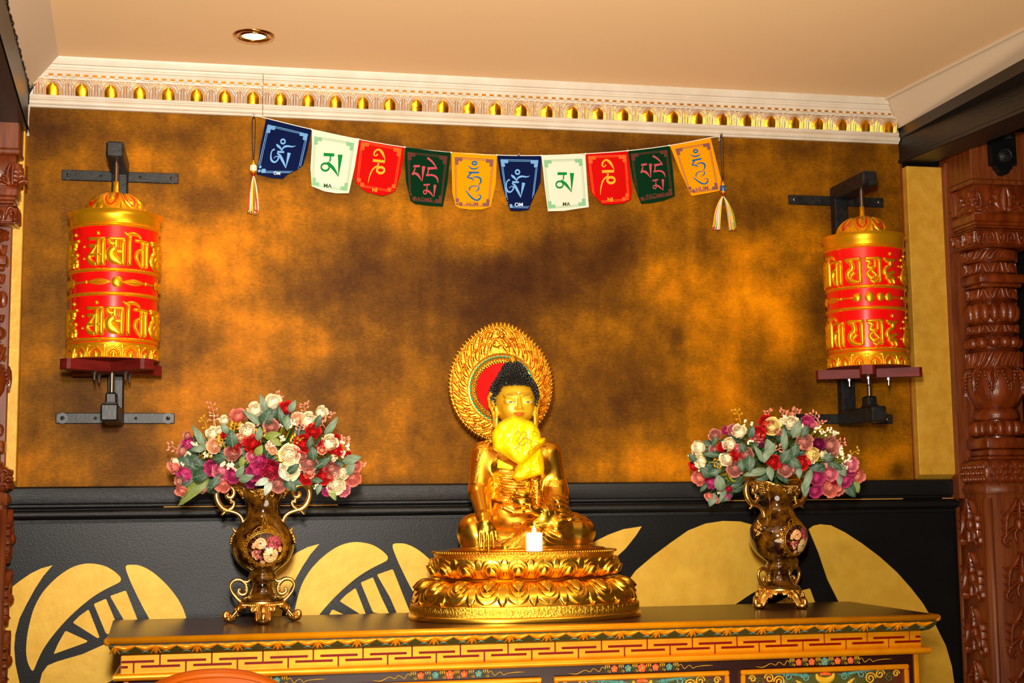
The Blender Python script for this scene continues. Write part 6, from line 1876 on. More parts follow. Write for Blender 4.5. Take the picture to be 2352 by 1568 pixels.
def bouquet(name, vase, cc, label, blooms, leaves, sprigs, berries, ell, zc):
    loc = np.array((vase[0], vase[1], ZT+0.285))
    t = empty(name, loc, label, 'flower arrangement', 'flower arrangements in the vases')
    cen = np.array((vase[0]+ell[3], vase[1]+ell[4], zc)); er = np.array(ell[:3])
    def surf(px, py, k=1.0):
        d = ((px-W/2)/FPX)*RT-((py-H/2)/FPX)*UP+FW
        d = d/np.linalg.norm(d)
        o = (CAM-cen)/(er*k); q = d/(er*k)
        A = q@q; B = 2*o@q; C = o@o-1
        D = B*B-4*A*C
        tt = (-B-math.sqrt(D))/(2*A) if D > 0 else -B/(2*A)
        p = CAM+d*tt
        nrm = (p-cen)/er**2; nrm /= np.linalg.norm(nrm)
        # keep things on this side of the wall
        if p[1] > -0.055: p = CAM+d*((-0.055-CAM[1])/d[1])
        return p, nrm, -d
    stems = MB()
    neck = loc+(0, 0, 0.0)
    for (x, y, r, col, *kd) in blooms:
        kind = kd[0] if kd else ('bud' if col in 'WY' else ('peony' if col in 'MP' else 'rose'))
        px, py = x/cc[0]+cc[1], y/cc[0]+cc[2]
        p, nrm, vw = surf(px, py)
        r_m = r/cc[0]*0.985e-3
        fac = nrm*0.75+vw*0.55+np.array((rng.uniform(-.25, .25), 0, rng.uniform(-.15, .25)))
        B = basis(fac, spin=rng.uniform(0, 6))
        me = RM[kind][int(rng.integers(3))]
        o = bpy.data.objects.new('rose', me)
        COL.objects.link(o); o.parent = t
        o.material_slots[0].link = 'OBJECT'; o.material_slots[0].material = FM[col]
        sc = r_m*1.06
        mw = Matrix([[B[0, 0]*sc, B[0, 1]*sc, B[0, 2]*sc, p[0]-loc[0]], [B[1, 0]*sc, B[1, 1]*sc, B[1, 2]*sc, p[1]-loc[1]], [B[2, 0]*sc, B[2, 1]*sc, B[2, 2]*sc, p[2]-loc[2]], [0, 0, 0, 1]])
        o.matrix_local = mw
        o['label'] = FNAME[col]+' rose'
        # sepals and stem
        f2 = B[:, 2]
        q0 = p-f2*r_m*0.5; q1 = q0-f2*0.03
        stems.sphere(q0, r_m*0.36, 7, 5)
        ins_ = cen+(p-cen)*0.45; ins_[2] = max(ins_[2], loc[2]+.03); jx, jy = rng.uniform(-.022, .022), rng.uniform(-.02, .02)
        stems.tube([q0, q1, ins_, neck+(jx*1.3, jy, .012), neck+(jx, jy, -0.04)], [0.0016, 0.0016, 0.0018, 0.0018, 0.0018], n=5, res=4)
    xs = [q[0] for q in blooms]; ys = [q[1] for q in blooms]
    fill = []
    for _ in range(46):
        i_ = int(rng.integers(len(blooms)))
        fx = blooms[i_][0]*.86+.14*np.mean(xs)+rng.uniform(-50, 50); fy = blooms[i_][1]*.86+.14*np.mean(ys)+rng.uniform(-40, 40)
        fill.append((fx, fy, 210, math.degrees(math.atan2(np.mean(ys)+150-fy, fx-np.mean(xs)))+rng.uniform(-35, 35), 0, .82))
    for (x, y, ln, ang, m, *kk) in list(leaves)+fill:
        px, py = x/cc[0]+cc[1], y/cc[0]+cc[2]
        p, nrm, vw = surf(px, py, 1.07 if not kk else kk[0])
        a = math.radians(ang)                       # direction of the tip in the picture, 0 right, 90 up
        d = math.cos(a)*RT+math.sin(a)*UP+nrm*0.15
        d /= np.linalg.norm(d)
        z = vw*0.8+nrm*0.3+np.array((0, 0, 0.15))+np.array((rng.uniform(-.3, .3), 0, rng.uniform(-.2, .2)))
        z = z-d*(z@d); z /= np.linalg.norm(z); yv = np.cross(z, d)
        L_ = ln/cc[0]*1.12e-3
        me = LMESH[int(rng.integers(2))] if ln < 230 else LMESH[2]
        o = bpy.data.objects.new('leaf', me); COL.objects.link(o); o.parent = t
        o.material_slots[0].link = 'OBJECT'; o.material_slots[0].material = LM[m]
        st = p-d*L_*0.5-loc
        Bm = np.stack([d, yv, z], 1)*L_
        o.matrix_local = Matrix([[*Bm[0], st[0]], [*Bm[1], st[1]], [*Bm[2], st[2]], [0, 0, 0, 1]])
        ins_ = cen+(p-cen)*0.4; ins_[2] = max(ins_[2], loc[2]+.03)
        stems.tube([p-d*L_*.5, ins_, neck+(0, 0, .01), neck+(0, 0, -0.03)], [0.0011, 0.0014, 0.0014, 0.0016], n=5, res=4)
    for (x0, y0, x1, y1, m, n) in sprigs:
        b = MB()
        p0, n0, v0 = surf(x0/cc[0]+cc[1], y0/cc[0]+cc[2], 0.95); p1, n1, v1 = surf(x1/cc[0]+cc[1], y1/cc[0]+cc[2], 0.97)
        mid = (p0+p1)/2+np.array((rng.uniform(-.006, .006), -.004, 0.004))
        path = spline([p0, mid, p1], 8)
        b.tube(path, 0.0008, n=5)
        for i in range(n):
            q = path[int((len(path)-1)*(0.25+0.75*i/max(1, n-1)))]
            sd = 1 if i % 2 else -1
            d = (p1-p0)/np.linalg.norm(p1-p0); e = np.cross(d, v1); e /= np.linalg.norm(e)
            tip = q+e*sd*0.008+d*0.004
            b.tube([q, tip], 0.0006, n=4)
            b.sphere(tip, (0.0042, 0.0020, 0.0034), 6, 5, axes=np.array([e*sd*.8+d*.6, v1, d]))
        b.sphere(p1, 0.0030, 6, 5)
        b.build('sprig', SM[m], t, origin=loc)
    for (x, y, n, sp) in berries:
        b = MB()
        p0, n0, v0 = surf(x/cc[0]+cc[1], y/cc[0]+cc[2], 0.96)
        root = p0*0.7+neck*0.3
        for i in range(n):
            g = p0+RT*rng.uniform(-sp, sp)+UP*rng.uniform(-sp, sp)*.8+v0*rng.uniform(0, .010)
            b.tube([root, (root+g)/2+(0, 0, .004), g], 0.0006, n=4, m=1, res=3)
            for j in range(3): b.sphere(g+rng.uniform(-.0028, .0028, 3), 0.0026, 6, 5, m=0)
        b.build('berry_spray', [SM[3], SM[4]], t, origin=loc)
    stems.build('stems', SM[0], t, origin=loc)
    return t
CL = (5.113, 380, 890)
BL_ = [(1265, 165, 85, 'W'), (1055, 265, 85, 'W'), (1680, 385, 88, 'W'), (1830, 290, 68, 'W'), (960, 505, 85, 'W'), (550, 535, 66, 'W'), (1925, 650, 88, 'W'), (1455, 785, 100, 'W', 'rose'), (1460, 965, 100, 'W', 'rose'), (2005, 1145, 90, 'W', 'rose'), (2085, 1000, 66, 'W'), (105, 870, 48, 'W'), (690, 385, 52, 'W'), (1975, 820, 40, 'W'), (2000, 1020, 50, 'W'), (630, 505, 45, 'W'),
       (1420, 240, 74, 'R'), (1735, 510, 74, 'R'), (1020, 655, 84, 'R'), (1620, 660, 90, 'R'), (815, 680, 64, 'R'), (1860, 690, 64, 'R'), (2005, 735, 64, 'R'), (1225, 960, 96, 'C'), (1655, 1060, 70, 'R'), (1860, 1045, 80, 'R'), (700, 560, 40, 'R'), (2140, 790, 36, 'R'), (2000, 590, 40, 'R'),
       (855, 330, 80, 'O'), (1240, 460, 76, 'D'), (575, 685, 74, 'E'), (790, 765, 80, 'D'), (1680, 890, 86, 'D'), (1955, 965, 80, 'D'), (2200, 1060, 82, 'O'), (1330, 1130, 82, 'D'), (675, 1135, 80, 'O'), (190, 740, 64, 'D'), (95, 930, 70, 'O'), (190, 1215, 64, 'O'), (1690, 1000, 54, 'E'), (1590, 810, 52, 'D'), (1550, 360, 62, 'E'), (440, 1190, 48, 'D'), (2230, 920, 60, 'O'), (1210, 1060, 50, 'D'), (880, 590, 46, 'E'), (1230, 690, 44, 'E'), (1260, 740, 40, 'E'), (150, 1100, 46, 'D'), (1840, 735, 44, 'E'),
       (260, 650, 70, 'M'), (220, 1020, 88, 'M'), (555, 945, 80, 'M'), (650, 985, 82, 'P'), (1045, 995, 84, 'M'), (1090, 850, 88, 'M', 'rose'), (800, 1030, 76, 'M'), (1010, 1100, 66, 'B'), (2090, 1200, 68, 'P'), (1900, 1215, 50, 'M'), (1010, 810, 52, 'P'), (250, 560, 44, 'D')]
LL = [(395, 575, 270, 118, 1), (1150, 190, 230, 112, 1), (1360, 330, 230, 110, 0), (1190, 350, 210, 60, 0), (1010, 350, 230, 145, 1), (1950, 450, 240, 55, 1), (780, 600, 190, 95, 0), (1260, 560, 170, 10, 2), (1850, 880, 240, 35, 0), (1200, 1180, 160, 250, 3), (1130, 1110, 150, 200, 3), (250, 1140, 210, 215, 0), (420, 1030, 190, 20, 0), (330, 1220, 420, 222, 2), (1470, 1140, 170, 310, 0), (1490, 220, 150, 60, 1),
      (2190, 840, 200, 15, 1), (1100, 540, 150, 80, 1), (1730, 770, 150, 100, 0), (380, 720, 150, 190, 1), (1780, 1090, 130, 0, 0), (900, 870, 120, 70, 2), (1100, 740, 130, 60, 2), (1290, 630, 140, 150, 2), (1790, 400, 160, 70, 0), (640, 830, 150, 10, 0), (1500, 950, 160, 40, 0), (1380, 1020, 140, 300, 3), (2170, 950, 150, 60, 1), (1800, 1190, 120, 250, 1), (590, 1100, 240, 235, 0), (1700, 640, 140, 80, 0), (700, 480, 140, 130, 1), (1540, 1110, 130, 340, 0), (1960, 1250, 150, 300, 2), (950, 1060, 170, 20, 1), (880, 980, 150, 60, 1), (1430, 420, 150, 270, 1),
      (600, 740, 180, 160, 0, .8), (1000, 740, 200, 20, 0, .8), (1300, 860, 200, 100, 0, .8), (1780, 960, 200, 60, 0, .8), (350, 900, 220, 170, 0, .8), (2020, 900, 200, 20, 0, .8), (760, 900, 200, 200, 0, .8), (1560, 560, 200, 80, 0, .8), (500, 1120, 200, 210, 0, .8)]
SL = [(560, 480, 530, 180, 1, 7), (500, 520, 420, 360, 2, 4), (600, 520, 570, 330, 3, 3), (1670, 320, 1640, 185, 1, 6), (1880, 400, 1940, 290, 1, 6), (1290, 120, 1340, 90, 1, 3), (1560, 560, 1600, 430, 1, 6), (1090, 560, 1060, 390, 1, 5), (1120, 660, 1120, 500, 2, 6), (800, 560, 830, 420, 2, 6), (660, 700, 560, 590, 2, 7), (720, 740, 680, 580, 2, 7), (150, 730, 40, 700, 1, 4), (2060, 720, 2100, 590, 1, 6), (2240, 980, 2300, 880, 1, 5), (1270, 840, 1360, 830, 2, 6), (1480, 700, 1560, 590, 2, 6), (430, 740, 500, 690, 1, 5), (1880, 480, 1850, 390, 1, 5), (930, 960, 940, 860, 4, 5), (380, 830, 500, 780, 2, 6)]
BE = [(1410, 410, 7, .010), (1500, 430, 6, .008), (1370, 600, 5, .007), (1260, 660, 7, .010), (350, 700, 6, .012), (280, 780, 4, .008), (640, 830, 4, .008), (700, 890, 7, .010), (780, 900, 8, .010), (2110, 760, 7, .010), (200, 890, 5, .010), (500, 800, 4, .008), (820, 950, 4, .006), (1790, 1150, 4, .008), (1560, 310, 3, .006), (2090, 660, 4, .010)]
bouquet('flower_arrangement', VL, CL, 'full arrangement of cream, red and pink roses in the left vase', BL_, LL, SL, BE, (0.212, 0.125, 0.128, 0.055, -0.015), 1.318)
CR = (5.47, 1570, 930)
BR_ = [(190, 530, 88, 'W'), (210, 700, 78, 'W', 'rose'), (700, 335, 88, 'W'), (580, 495, 84, 'W'), (540, 675, 84, 'W'), (1110, 270, 98, 'Y', 'rose'), (1350, 225, 80, 'W'), (1610, 620, 90, 'Y'), (1750, 620, 50, 'W'), (230, 760, 50, 'W'), (1240, 210, 45, 'W'), (1600, 690, 50, 'W'),
       (1040, 220, 84, 'R'), (940, 360, 80, 'R'), (480, 530, 54, 'R'), (665, 620, 74, 'R'), (1130, 720, 84, 'R'), (1495, 720, 84, 'R'), (120, 770, 58, 'R'), (1000, 300, 50, 'R'),
       (395, 380, 72, 'D'), (620, 310, 64, 'D'), (385, 555, 58, 'D'), (780, 620, 84, 'D'), (645, 800, 90, 'D'), (1280, 800, 88, 'D'), (1520, 460, 94, 'D'), (1860, 500, 94, 'D'), (190, 920, 84, 'O'), (1850, 1030, 110, 'O'), (2190, 900, 88, 'O'), (1950, 1070, 64, 'O'), (320, 1150, 54, 'O'), (410, 1190, 42, 'O'), (900, 420, 44, 'D'), (680, 540, 46, 'P'), (1190, 340, 46, 'D'), (1430, 820, 42, 'D'), (1880, 600, 50, 'D'),
       (530, 320, 50, 'M'), (335, 970, 80, 'M'), (540, 1150, 54, 'M'), (1555, 210, 74, 'M'), (1700, 490, 72, 'B', 'rose'), (1680, 920, 84, 'M'), (1660, 1080, 78, 'M'), (1850, 860, 84, 'P'), (2110, 740, 84, 'P'), (2040, 945, 84, 'M'), (570, 1050, 42, 'C'), (1620, 240, 50, 'P'), (2100, 820, 60, 'M'), (1900, 940, 56, 'C'), (1000, 480, 40, 'B'), (870, 380, 48, 'M')]
LR = [(1265, 430, 270, 95, 1), (1420, 300, 220, 70, 1), (945, 610, 230, 120, 1), (900, 850, 300, 190, 1), (1090, 860, 180, 280, 1), (1080, 520, 190, 110, 1), (1290, 640, 200, 60, 0), (1400, 570, 180, 75, 0), (350, 620, 230, 175, 0), (1910, 760, 180, 330, 0), (1560, 950, 280, 250, 1), (2090, 1060, 220, 305, 0), (450, 970, 200, 100, 1), (490, 1120, 230, 250, 1), (360, 1190, 170, 250, 1), (740, 530, 130, 110, 0), (1400, 730, 180, 330, 0), (850, 330, 150, 70, 0), (280, 840, 180, 140, 0), (400, 840, 170, 20, 0), (110, 660, 130, 120, 0), (390, 450, 130, 60, 0), (1990, 820, 170, 300, 1), (1960, 950, 150, 270, 1), (1530, 1050, 200, 265, 1), (1450, 850, 150, 270, 1), (1520, 330, 160, 60, 0), (250, 1040, 130, 230, 0), (1820, 660, 150, 10, 0), (730, 760, 150, 280, 0), (830, 740, 200, 270, 0), (1040, 640, 170, 250, 1), (1100, 560, 180, 60, 1), (2170, 1030, 150, 290, 2),
      (600, 720, 220, 120, 0, .8), (900, 470, 220, 60, 0, .8), (1250, 880, 220, 300, 0, .8), (1650, 780, 220, 20, 0, .8), (450, 750, 220, 160, 0, .8), (1480, 640, 220, 60, 0, .8), (1000, 900, 220, 200, 0, .8), (1800, 760, 220, 20, 0, .8), (660, 930, 200, 200, 0, .8)]
SR = [(720, 230, 650, 60, 2, 5), (1070, 150, 1050, 80, 1, 4), (1230, 140, 1260, 70, 1, 6), (1400, 160, 1430, 55, 1, 7), (1330, 170, 1350, 110, 1, 5), (1720, 260, 1590, 105, 1, 7), (1700, 300, 1740, 200, 1, 4), (320, 720, 470, 770, 2, 7), (1120, 600, 1250, 545, 1, 5), (1740, 700, 1800, 740, 1, 7), (1930, 520, 2030, 470, 1, 5), (2090, 660, 2200, 570, 2, 3), (870, 470, 990, 430, 1, 5), (480, 880, 600, 900, 4, 4), (1660, 330, 1700, 290, 2, 4), (1390, 490, 1480, 520, 1, 5), (540, 990, 600, 930, 4, 4)]
BRr = [(1190, 180, 6, .010), (1250, 160, 6, .008), (1230, 240, 5, .008), (820, 225, 5, .010), (1770, 330, 5, .010), (1870, 320, 5, .010), (1910, 380, 4, .008), (1690, 300, 5, .008), (1960, 570, 6, .008), (1960, 640, 7, .010), (2050, 680, 7, .010), (1800, 660, 5, .008), (440, 1070, 4, .006), (1490, 260, 4, .008), (840, 460, 3, .006), (2030, 760, 4, .008), (85, 610, 3, .008), (1430, 160, 4, .008), (220, 810, 4, .008)]
bouquet('flower_arrangement', VR, CR, 'looser arrangement of roses and broad leaves in the right vase', BR_, LR, SR, BRr, (0.212, 0.125, 0.130, 0.010, -0.015), 1.318)
# ------------------------------------------------------------------ altar cabinet
X0, X1 = 0.2370, 1.9850
YB, YFc = -0.020, -0.506
t = empty('altar_cabinet', ((X0+X1)/2, (YB+YFc)/2, 0), 'long painted altar cabinet with a gold fretwork frieze and flower panels', 'cabinet')
co = np.array(t.location)
b = MB()
poly = [(X0+0.006, YFc+0.008), (X1-0.006, YFc+0.008), (X1-0.002, -0.068), (1.9600, -0.068), (1.96, YB), (0.24, YB), (0.2135, -0.045), (0.2135, -0.06)]
poly = [(X0-0.001, YFc+0.006), (X1-0.004, YFc+0.006), (X1-0.006, -0.070), (0.2150, -0.046)]
b.prism(poly, lambda x, y, h: np.stack([x, y, 0.936+np.asarray(h)], -1), 0.014)
b.build('top_board', M['darkwood'], t, smooth=False, origin=co)
b = MB()
zb = lambda y: float(at(1176, y, Y=YFc)[2])
b.tube([(X0-0.002, -0.075, 0.9425), (X0, YFc+0.004, 0.9425)], 0.0075, n=12); b.tube([(X0-0.002, YFc, 0.9440), (X1+0.001, YFc, 0.9440)], 0.0066, n=12)
b.tube([(X1-0.004, -0.075, 0.9425), (X1, YFc+0.004, 0.9425)], 0.0075, n=12); b.sphere((X0-0.001, YFc+0.001, 0.9425), 0.0078, 10, 8); b.sphere((X1, YFc+0.001, 0.9425), 0.0078, 10, 8)
b.build('top_edge_moulding', M['fretgold'], t, origin=co)
# cove with lotus-leaf carving
b = MB()
XF0, XF1 = 0.2615, 1.9560
YFf = -0.478
cov = [(-0.001, 0.9375), (-0.001, 0.932), (0.004, 0.923), (0.012, 0.9165), (0.022, 0.9130)]
rows = []
for (d, z) in cov:
    rows.append([(X0+0.002+d, -0.07, z), (X0+0.002+d, YFc+0.003+d, z), (X1-0.002-d, YFc+0.003+d, z), (X1-0.002-d, -0.07, z)])
b.grid(np.array(rows))
cv = b.build('cove', M['leafgreen'], t, smooth=False, origin=co)
def covf(x, y, h):
    y = np.asarray(y, float)
    d = np.interp(y, [0.913, 0.9165, 0.923, 0.932, 0.9375], [0.022, 0.012, 0.004, -0.001, -0.001])
    return np.stack([np.asarray(x, float), YFc+0.003+d-np.asarray(h), y], -1)
b = MB()
nsc = 44
for i in range(nsc):
    x0 = X0+0.012+(X1-X0-0.024)*i/nsc; p = (X1-X0-0.024)/nsc
    b.ribbon([(x0, .9335, .003), (x0+p*.18, .9305, .006), (x0+p*.5, .9270, .0085), (x0+p*.82, .9305, .006), (x0+p, .9335, .003)], covf, h=0.0035, res=5, k=5)
    b.ribbon([(x0+p*.08, .934, .0022), (x0+p*.5, .9325, .0026), (x0+p*.92, .934, .0022)], covf, h=0.0025, res=4, k=4)
    if i % 2 == 0:
        b.ribbon([(x0, .9335, .004), (x0, .926, .0085), (x0, .917, .003)], covf, h=0.0032, res=5, k=5)
        for s in (-1, 1): b.ribbon([(x0+s*.003, .930, .002), (x0+s*.007, .922, .003), (x0+s*.010, .917, .001)], covf, h=0.0022, res=4, k=4)
    b.ribbon([(x0+p*.30, .9195, .001), (x0+p*.5, .9215, .0022), (x0+p*.70, .9195, .001)], covf, h=0.0014, res=4, k=4, m=1)
b.build('lotus_carving', [M['fretgold'], M['motift']], cv, origin=co)
# fret frieze
b = MB()
zt, z0 = 0.9130, 0.8785
b.box((XF0, YFf, z0-0.002), (XF1, -0.07, zt+0.004))
fr = b.build('frieze', M['fretred'], t, smooth=False, origin=co)
b = MB()
npd = 17
per = (XF1-XF0)/npd
# one period on a 24 x 9 raster: '#' gold, '.' red
W_, H_ = 32, 7
R_ = np.ones((H_, W_), bool)
# upright T: bar in the upper third, stem to the bottom edge; hanging T: bar in the lower third, stem to the top edge
R_[2, 0:20] = False; R_[2, 28:32] = False; R_[2:7, 7:8] = False
R_[4, 12:32] = False; R_[4, 0:4] = False; R_[0:5, 23:24] = False
# rows from the top
cw, ch = per/W_, (zt-z0)/H_
for k in range(npd):
    for r in range(H_):
        c = 0
        while c < W_:
            if not R_[r, c]: c += 1; continue
            e = c
            while e < W_ and R_[r, e]: e += 1
            xa_, xb_ = XF0+k*per+c*cw, XF0+k*per+e*cw
            b.box((xa_, YFf-0.0035, zt-(r+1)*ch), (xb_, YFf, zt-r*ch))
            c = e
b.build('fret', M['fretgold'], fr, smooth=False, origin=co)
# right-hand return of the frieze
b = MB(); b.box((XF1, YFf+0.003, z0), (XF1+0.002, -0.08, zt)); b.box((XF0-0.002, YFf+0.003, z0), (XF0, -0.08, zt)); b.build('frieze_end', M['plainwood'], fr, smooth=False, origin=co)
b = MB()
XT0, XT1 = 0.2485, 1.9720
b.tube([(XT0, YFf-0.010, 0.8718), (XT1, YFf-0.010, 0.8718)], 0.0072, n=12); b.tube([(XT0+0.004, -0.07, 0.8718), (XT0+0.004, YFf-0.008, 0.8718)], 0.0072, n=12); b.tube([(XT1-0.004, -0.07, 0.8718), (XT1-0.004, YFf-0.008, 0.8718)], 0.0072, n=12)
b.box((XT0+0.008, YFf-0.006, 0.864), (XT1-0.008, -0.07, 0.879))
b.build('waist_moulding', M['fretgold'], t, origin=co, auto=40)
# body
XB0, XB1 = 0.2655, 1.9525
YBd = -0.470
b = MB(); b.box((XB0, YBd, 0.06), (XB1, -0.07, 0.865)); b.box((XB0-0.006, YBd-0.006, 0.0), (XB1+0.006, -0.07, 0.062))
b.build('carcass', M['maroon'], t, smooth=False, origin=co)
b = MB()
for x in (XB0+0.005, XB1-0.005): b.bbox((x-0.0055, YBd-0.006, 0.06), (x+0.0055, YBd+0.002, 0.864), 0.002)
b.build('corner_bead', M['fretgold'], t, smooth=False, origin=co)
ztop = float(at(1480, 1545, Y=YBd)[2])
pan = []
for (xa, xb) in ((1699, 2085), (1270, 1673)):
    pan.append((float(at(xa, 1540, Y=YBd)[0]), float(at(xb, 1540, Y=YBd)[0])))
w_p = pan[1][1]-pan[1][0]; gap = pan[0][0]-pan[1][1]
x_r = pan[1][0]-gap
pan.append((x_r-w_p, x_r)); pan.append((max(XB0+0.03, x_r-2*w_p-gap), x_r-w_p-gap))
def swirl(b, f, x, z, r, turns, sg, w, m, h=0.002):
    q = np.linspace(0, turns*2*PI, int(10*turns)+4)
    b.ribbon([(x+sg*r*(1-k/(turns*2*PI)*.8)*math.cos(k), z+r*(1-k/(turns*2*PI)*.8)*math.sin(k), w) for k in q], f, h=h, res=3, k=4, m=m)
for (xa, xb) in pan:
    zt_ = ztop-0.0005; zbm = 0.16
    b = MB(); b.box((xa+0.008, YBd-0.001, zbm+0.008), (xb-0.008, YBd, zt_-0.008))
    p_ = b.build('painted_panel', M['panelred'], t, smooth=False, origin=co)
    b = MB()
    for (lo, hi) in (((xa, YBd-0.009, zt_-0.0105), (xb, YBd, zt_)), ((xa, YBd-0.009, zbm), (xb, YBd, zbm+0.0105)), ((xa, YBd-0.0088, zbm+0.01), (xa+0.0105, YBd, zt_-0.01)), ((xb-0.0105, YBd-0.0088, zbm+0.01), (xb, YBd, zt_-0.01))):
        b.bbox(lo, hi, 0.0025)
    b.build('panel_frame', M['fretgold'], p_, smooth=False, origin=co)
    # clouds, scrolls and treasure painted in low relief
    b = MB()
    f = lambda x, z, h: np.stack([np.asarray(x, float), YBd-0.001-np.asarray(h), np.asarray(z, float)], -1)
    xm = (xa+xb)/2
    # a golden lotus bowl at the centre and a green oval behind it
    b.ribbon([(xm-.10, zt_-.05, .05), (xm, zt_-.045, .066), (xm+.10, zt_-.05, .05)], f, h=0.001, res=6, k=5, m=3)
    b.ribbon([(xm-.020, zt_-.014, .004), (xm-.016, zt_-.024, .012), (xm, zt_-.030, .016), (xm+.016, zt_-.024, .012), (xm+.020, zt_-.014, .004)], f, h=0.004, res=5, k=5, m=2)
    b.ribbon([(xm-.012, zt_-.016, .006), (xm, zt_-.0145, .009), (xm+.012, zt_-.016, .006)], f, h=0.005, res=5, k=5, m=0)
    for i in range(7): b.sphere((xm-.018+.006*i, YBd-.004, zt_-.042-.002*abs(i-3)), (.0035, .003, .006), 6, 5, m=1)
    for s in (-1, 1):
        for (dx, dz, r, tn, m) in ((.045, -.022, .009, 1.5, 1), (.065, -.030, .012, 1.6, 3), (.085, -.018, .010, 1.4, 1), (.105, -.028, .013, 1.7, 2), (.128, -.020, .011, 1.5, 2), (.150, -.028, .011, 1.4, 3), (.166, -.020, .008, 1.3, 2), (.060, -.055, .014, 1.6, 2), (.11, -.06, .016, 1.6, 1), (.15, -.06, .015, 1.5, 2), (.05, -.10, .02, 1.7, 1), (.12, -.11, .022, 1.7, 2), (.09, -.17, .025, 1.7, 1), (.14, -.2, .02, 1.6, 2), (.05, -.23, .025, 1.6, 2)):
            if dx < (xb-xa)/2-.012: swirl(b, f, xm+s*dx, zt_+dz, r, tn, s, .0034, m)
        b.ribbon([(xm+s*.03, zt_-.018, .001), (xm+s*.055, zt_-.016, .006), (xm+s*.09, zt_-.012, .004), (xm+s*.12, zt_-.013, .001)], f, h=0.002, res=5, k=4, m=1)
        b.ribbon([(xm+s*.040, zt_-.050, .002), (xm+s*.055, zt_-.036, .010), (xm+s*.068, zt_-.026, .003)], f, h=0.003, res=5, k=4, m=2)
    b.build('panel_painting', [M['motifo'], M['motift'], M['motify'], M['motifg']], p_, origin=co)
    # flower garland on the rail above
    zc_ = ztop+(0.864-ztop)*0.52
    b = MB()
    n = 5
    seq = [0, 1, 0, 0, 1] if (xm < 1.6) else [0, 0, 1, 0, 0]
    if xm < 1.35: seq = [0, 1, 0, 0, 1]
    def blossom(x, r, m):
        for i in range(5):
            q = 2*PI*i/5+.3
            b.sphere((x+r*.52*math.cos(q), YBd-.0018, zc_+r*.52*math.sin(q)), (r*.50, .0030, r*.50), 8, 6, m=m)
        b.sphere((x, YBd-.004, zc_), (r*.25, .002, r*.25), 6, 5, m=2)
    stp = 0.0300
    for i in range(n):
        x = xm+(i-2)*stp
        blossom(x, .0098 if (i == 2) else .0080, seq[i])
    for i in range(n+1):
        x = xm+(i-2.5)*stp
        for s in (-1, 0, 1):
            b.ribbon([(x+s*.0035, zc_+.001, .001), (x+s*.0045, zc_+.006, .0028), (x+s*.0020, zc_+.0100, .001)], f, h=0.0022, res=4, k=4, m=2)
        swirl(b, f, x-.002, zc_-.004, .0052, 1.2, 1, .0024, 3)
        swirl(b, f, x+.004, zc_-.006, .0036, 1.0, -1, .0014, 2)
    for s in (-1, 1):
        x = xm+s*(3.0*stp-.010)
        P = [(x+s*k*.0065, zc_+(.006-.0006*k)*math.sin(k*2.1)-.0012*k*0.3, .0014) for k in range(8)]+[(x+s*.062, zc_-.004+.004*s, .0018), (x+s*.078, zc_-.003+.003*s, .0006)]
        b.ribbon(P, f, h=0.0015, res=4, k=4, m=2)
    b.build('flower_garland', [M['motifo'], M['motift'], M['motify'], M['motifg']], t, origin=co)

# ------------------------------------------------------------------ chair in front
cp = at(491, 1526, Y=-1.02)
t = empty('dining_chair', (cp[0], -0.80, 0), 'orange leather chair with a rounded back in front of the cabinet', 'chair')
ch = np.array(t.location); ztc = cp[2]
b = MB()
nA_, nB_ = 33, 15
u = np.linspace(-1, 1, nA_)[:, None]; v = np.linspace(0, 1, nB_)[None]
hw = 0.235
def back_pt(u, v, off):
    top = ztc-0.46+0.46*np.sqrt(np.clip(1-np.abs(u)**2.4, 0, 1))*1.0
    top = (ztc-0.30)+0.30*np.clip(1-np.abs(u)**2.3, 0, 1)**0.62
    z = 0.44+(top-0.44)*v
    x = u*hw*(1.0-0.06*(1-v))
    y = -0.22+0.16*u**2-0.05*v+off
    return np.stack([x+0*v, y+0*x, z], -1)
rim = 0.028
lay = []
for (off, k) in ((-0.030, 0.965), (-0.026, 0.99), (-0.012, 1.0), (0.006, 0.995), (0.018, 0.97)):
    uu = u*k; vv_ = v*k+0.0
    lay.append(back_pt(u*k, v*(0.985+0.015*(k-0.965)/0.035), off))
F0, F1 = lay[0], lay[-1]
b.grid(F0); b.grid(F1, flip=True)
edge = lambda G: np.concatenate([G[:1, :, :][0][::1], G[1:-1, -1], G[-1][::-1]])
E_ = [edge(G) for G in lay]
b.grid(np.stack(E_, 1))
br = b.build('backrest', M['leather'], t)
b = MB(); b.tube(E_[0]+(0, -0.001, 0.0), 0.0042, n=8); b.build('piping', M['leather'], br)
b = MB()
tq = np.linspace(0, 2*PI, 48, endpoint=False)
prof_ = [(0.0, 0.0), (0.9, 0.0), (0.99, 0.02), (1.0, 0.05), (0.97, 0.075), (0.85, 0.085), (0.0, 0.09)]
P = np.array([[(0.225*r*np.sign(math.cos(q))*abs(math.cos(q))**.7, 0.0+0.225*r*np.sign(math.sin(q))*abs(math.sin(q))**.7, 0.37+z) for (r, z) in prof_] for q in tq])
b.grid(P, cu=True); b.build('seat', M['leather'], t)
for sx in (-1, 1):
    for sy in (-1, 1):
        b = MB(); b.cyl((sx*0.17, sy*0.16, 0.375), (sx*0.205, sy*0.20, 0.0), 0.021, 12, r2=0.012); b.build('leg', M['legwood'], t, auto=40)

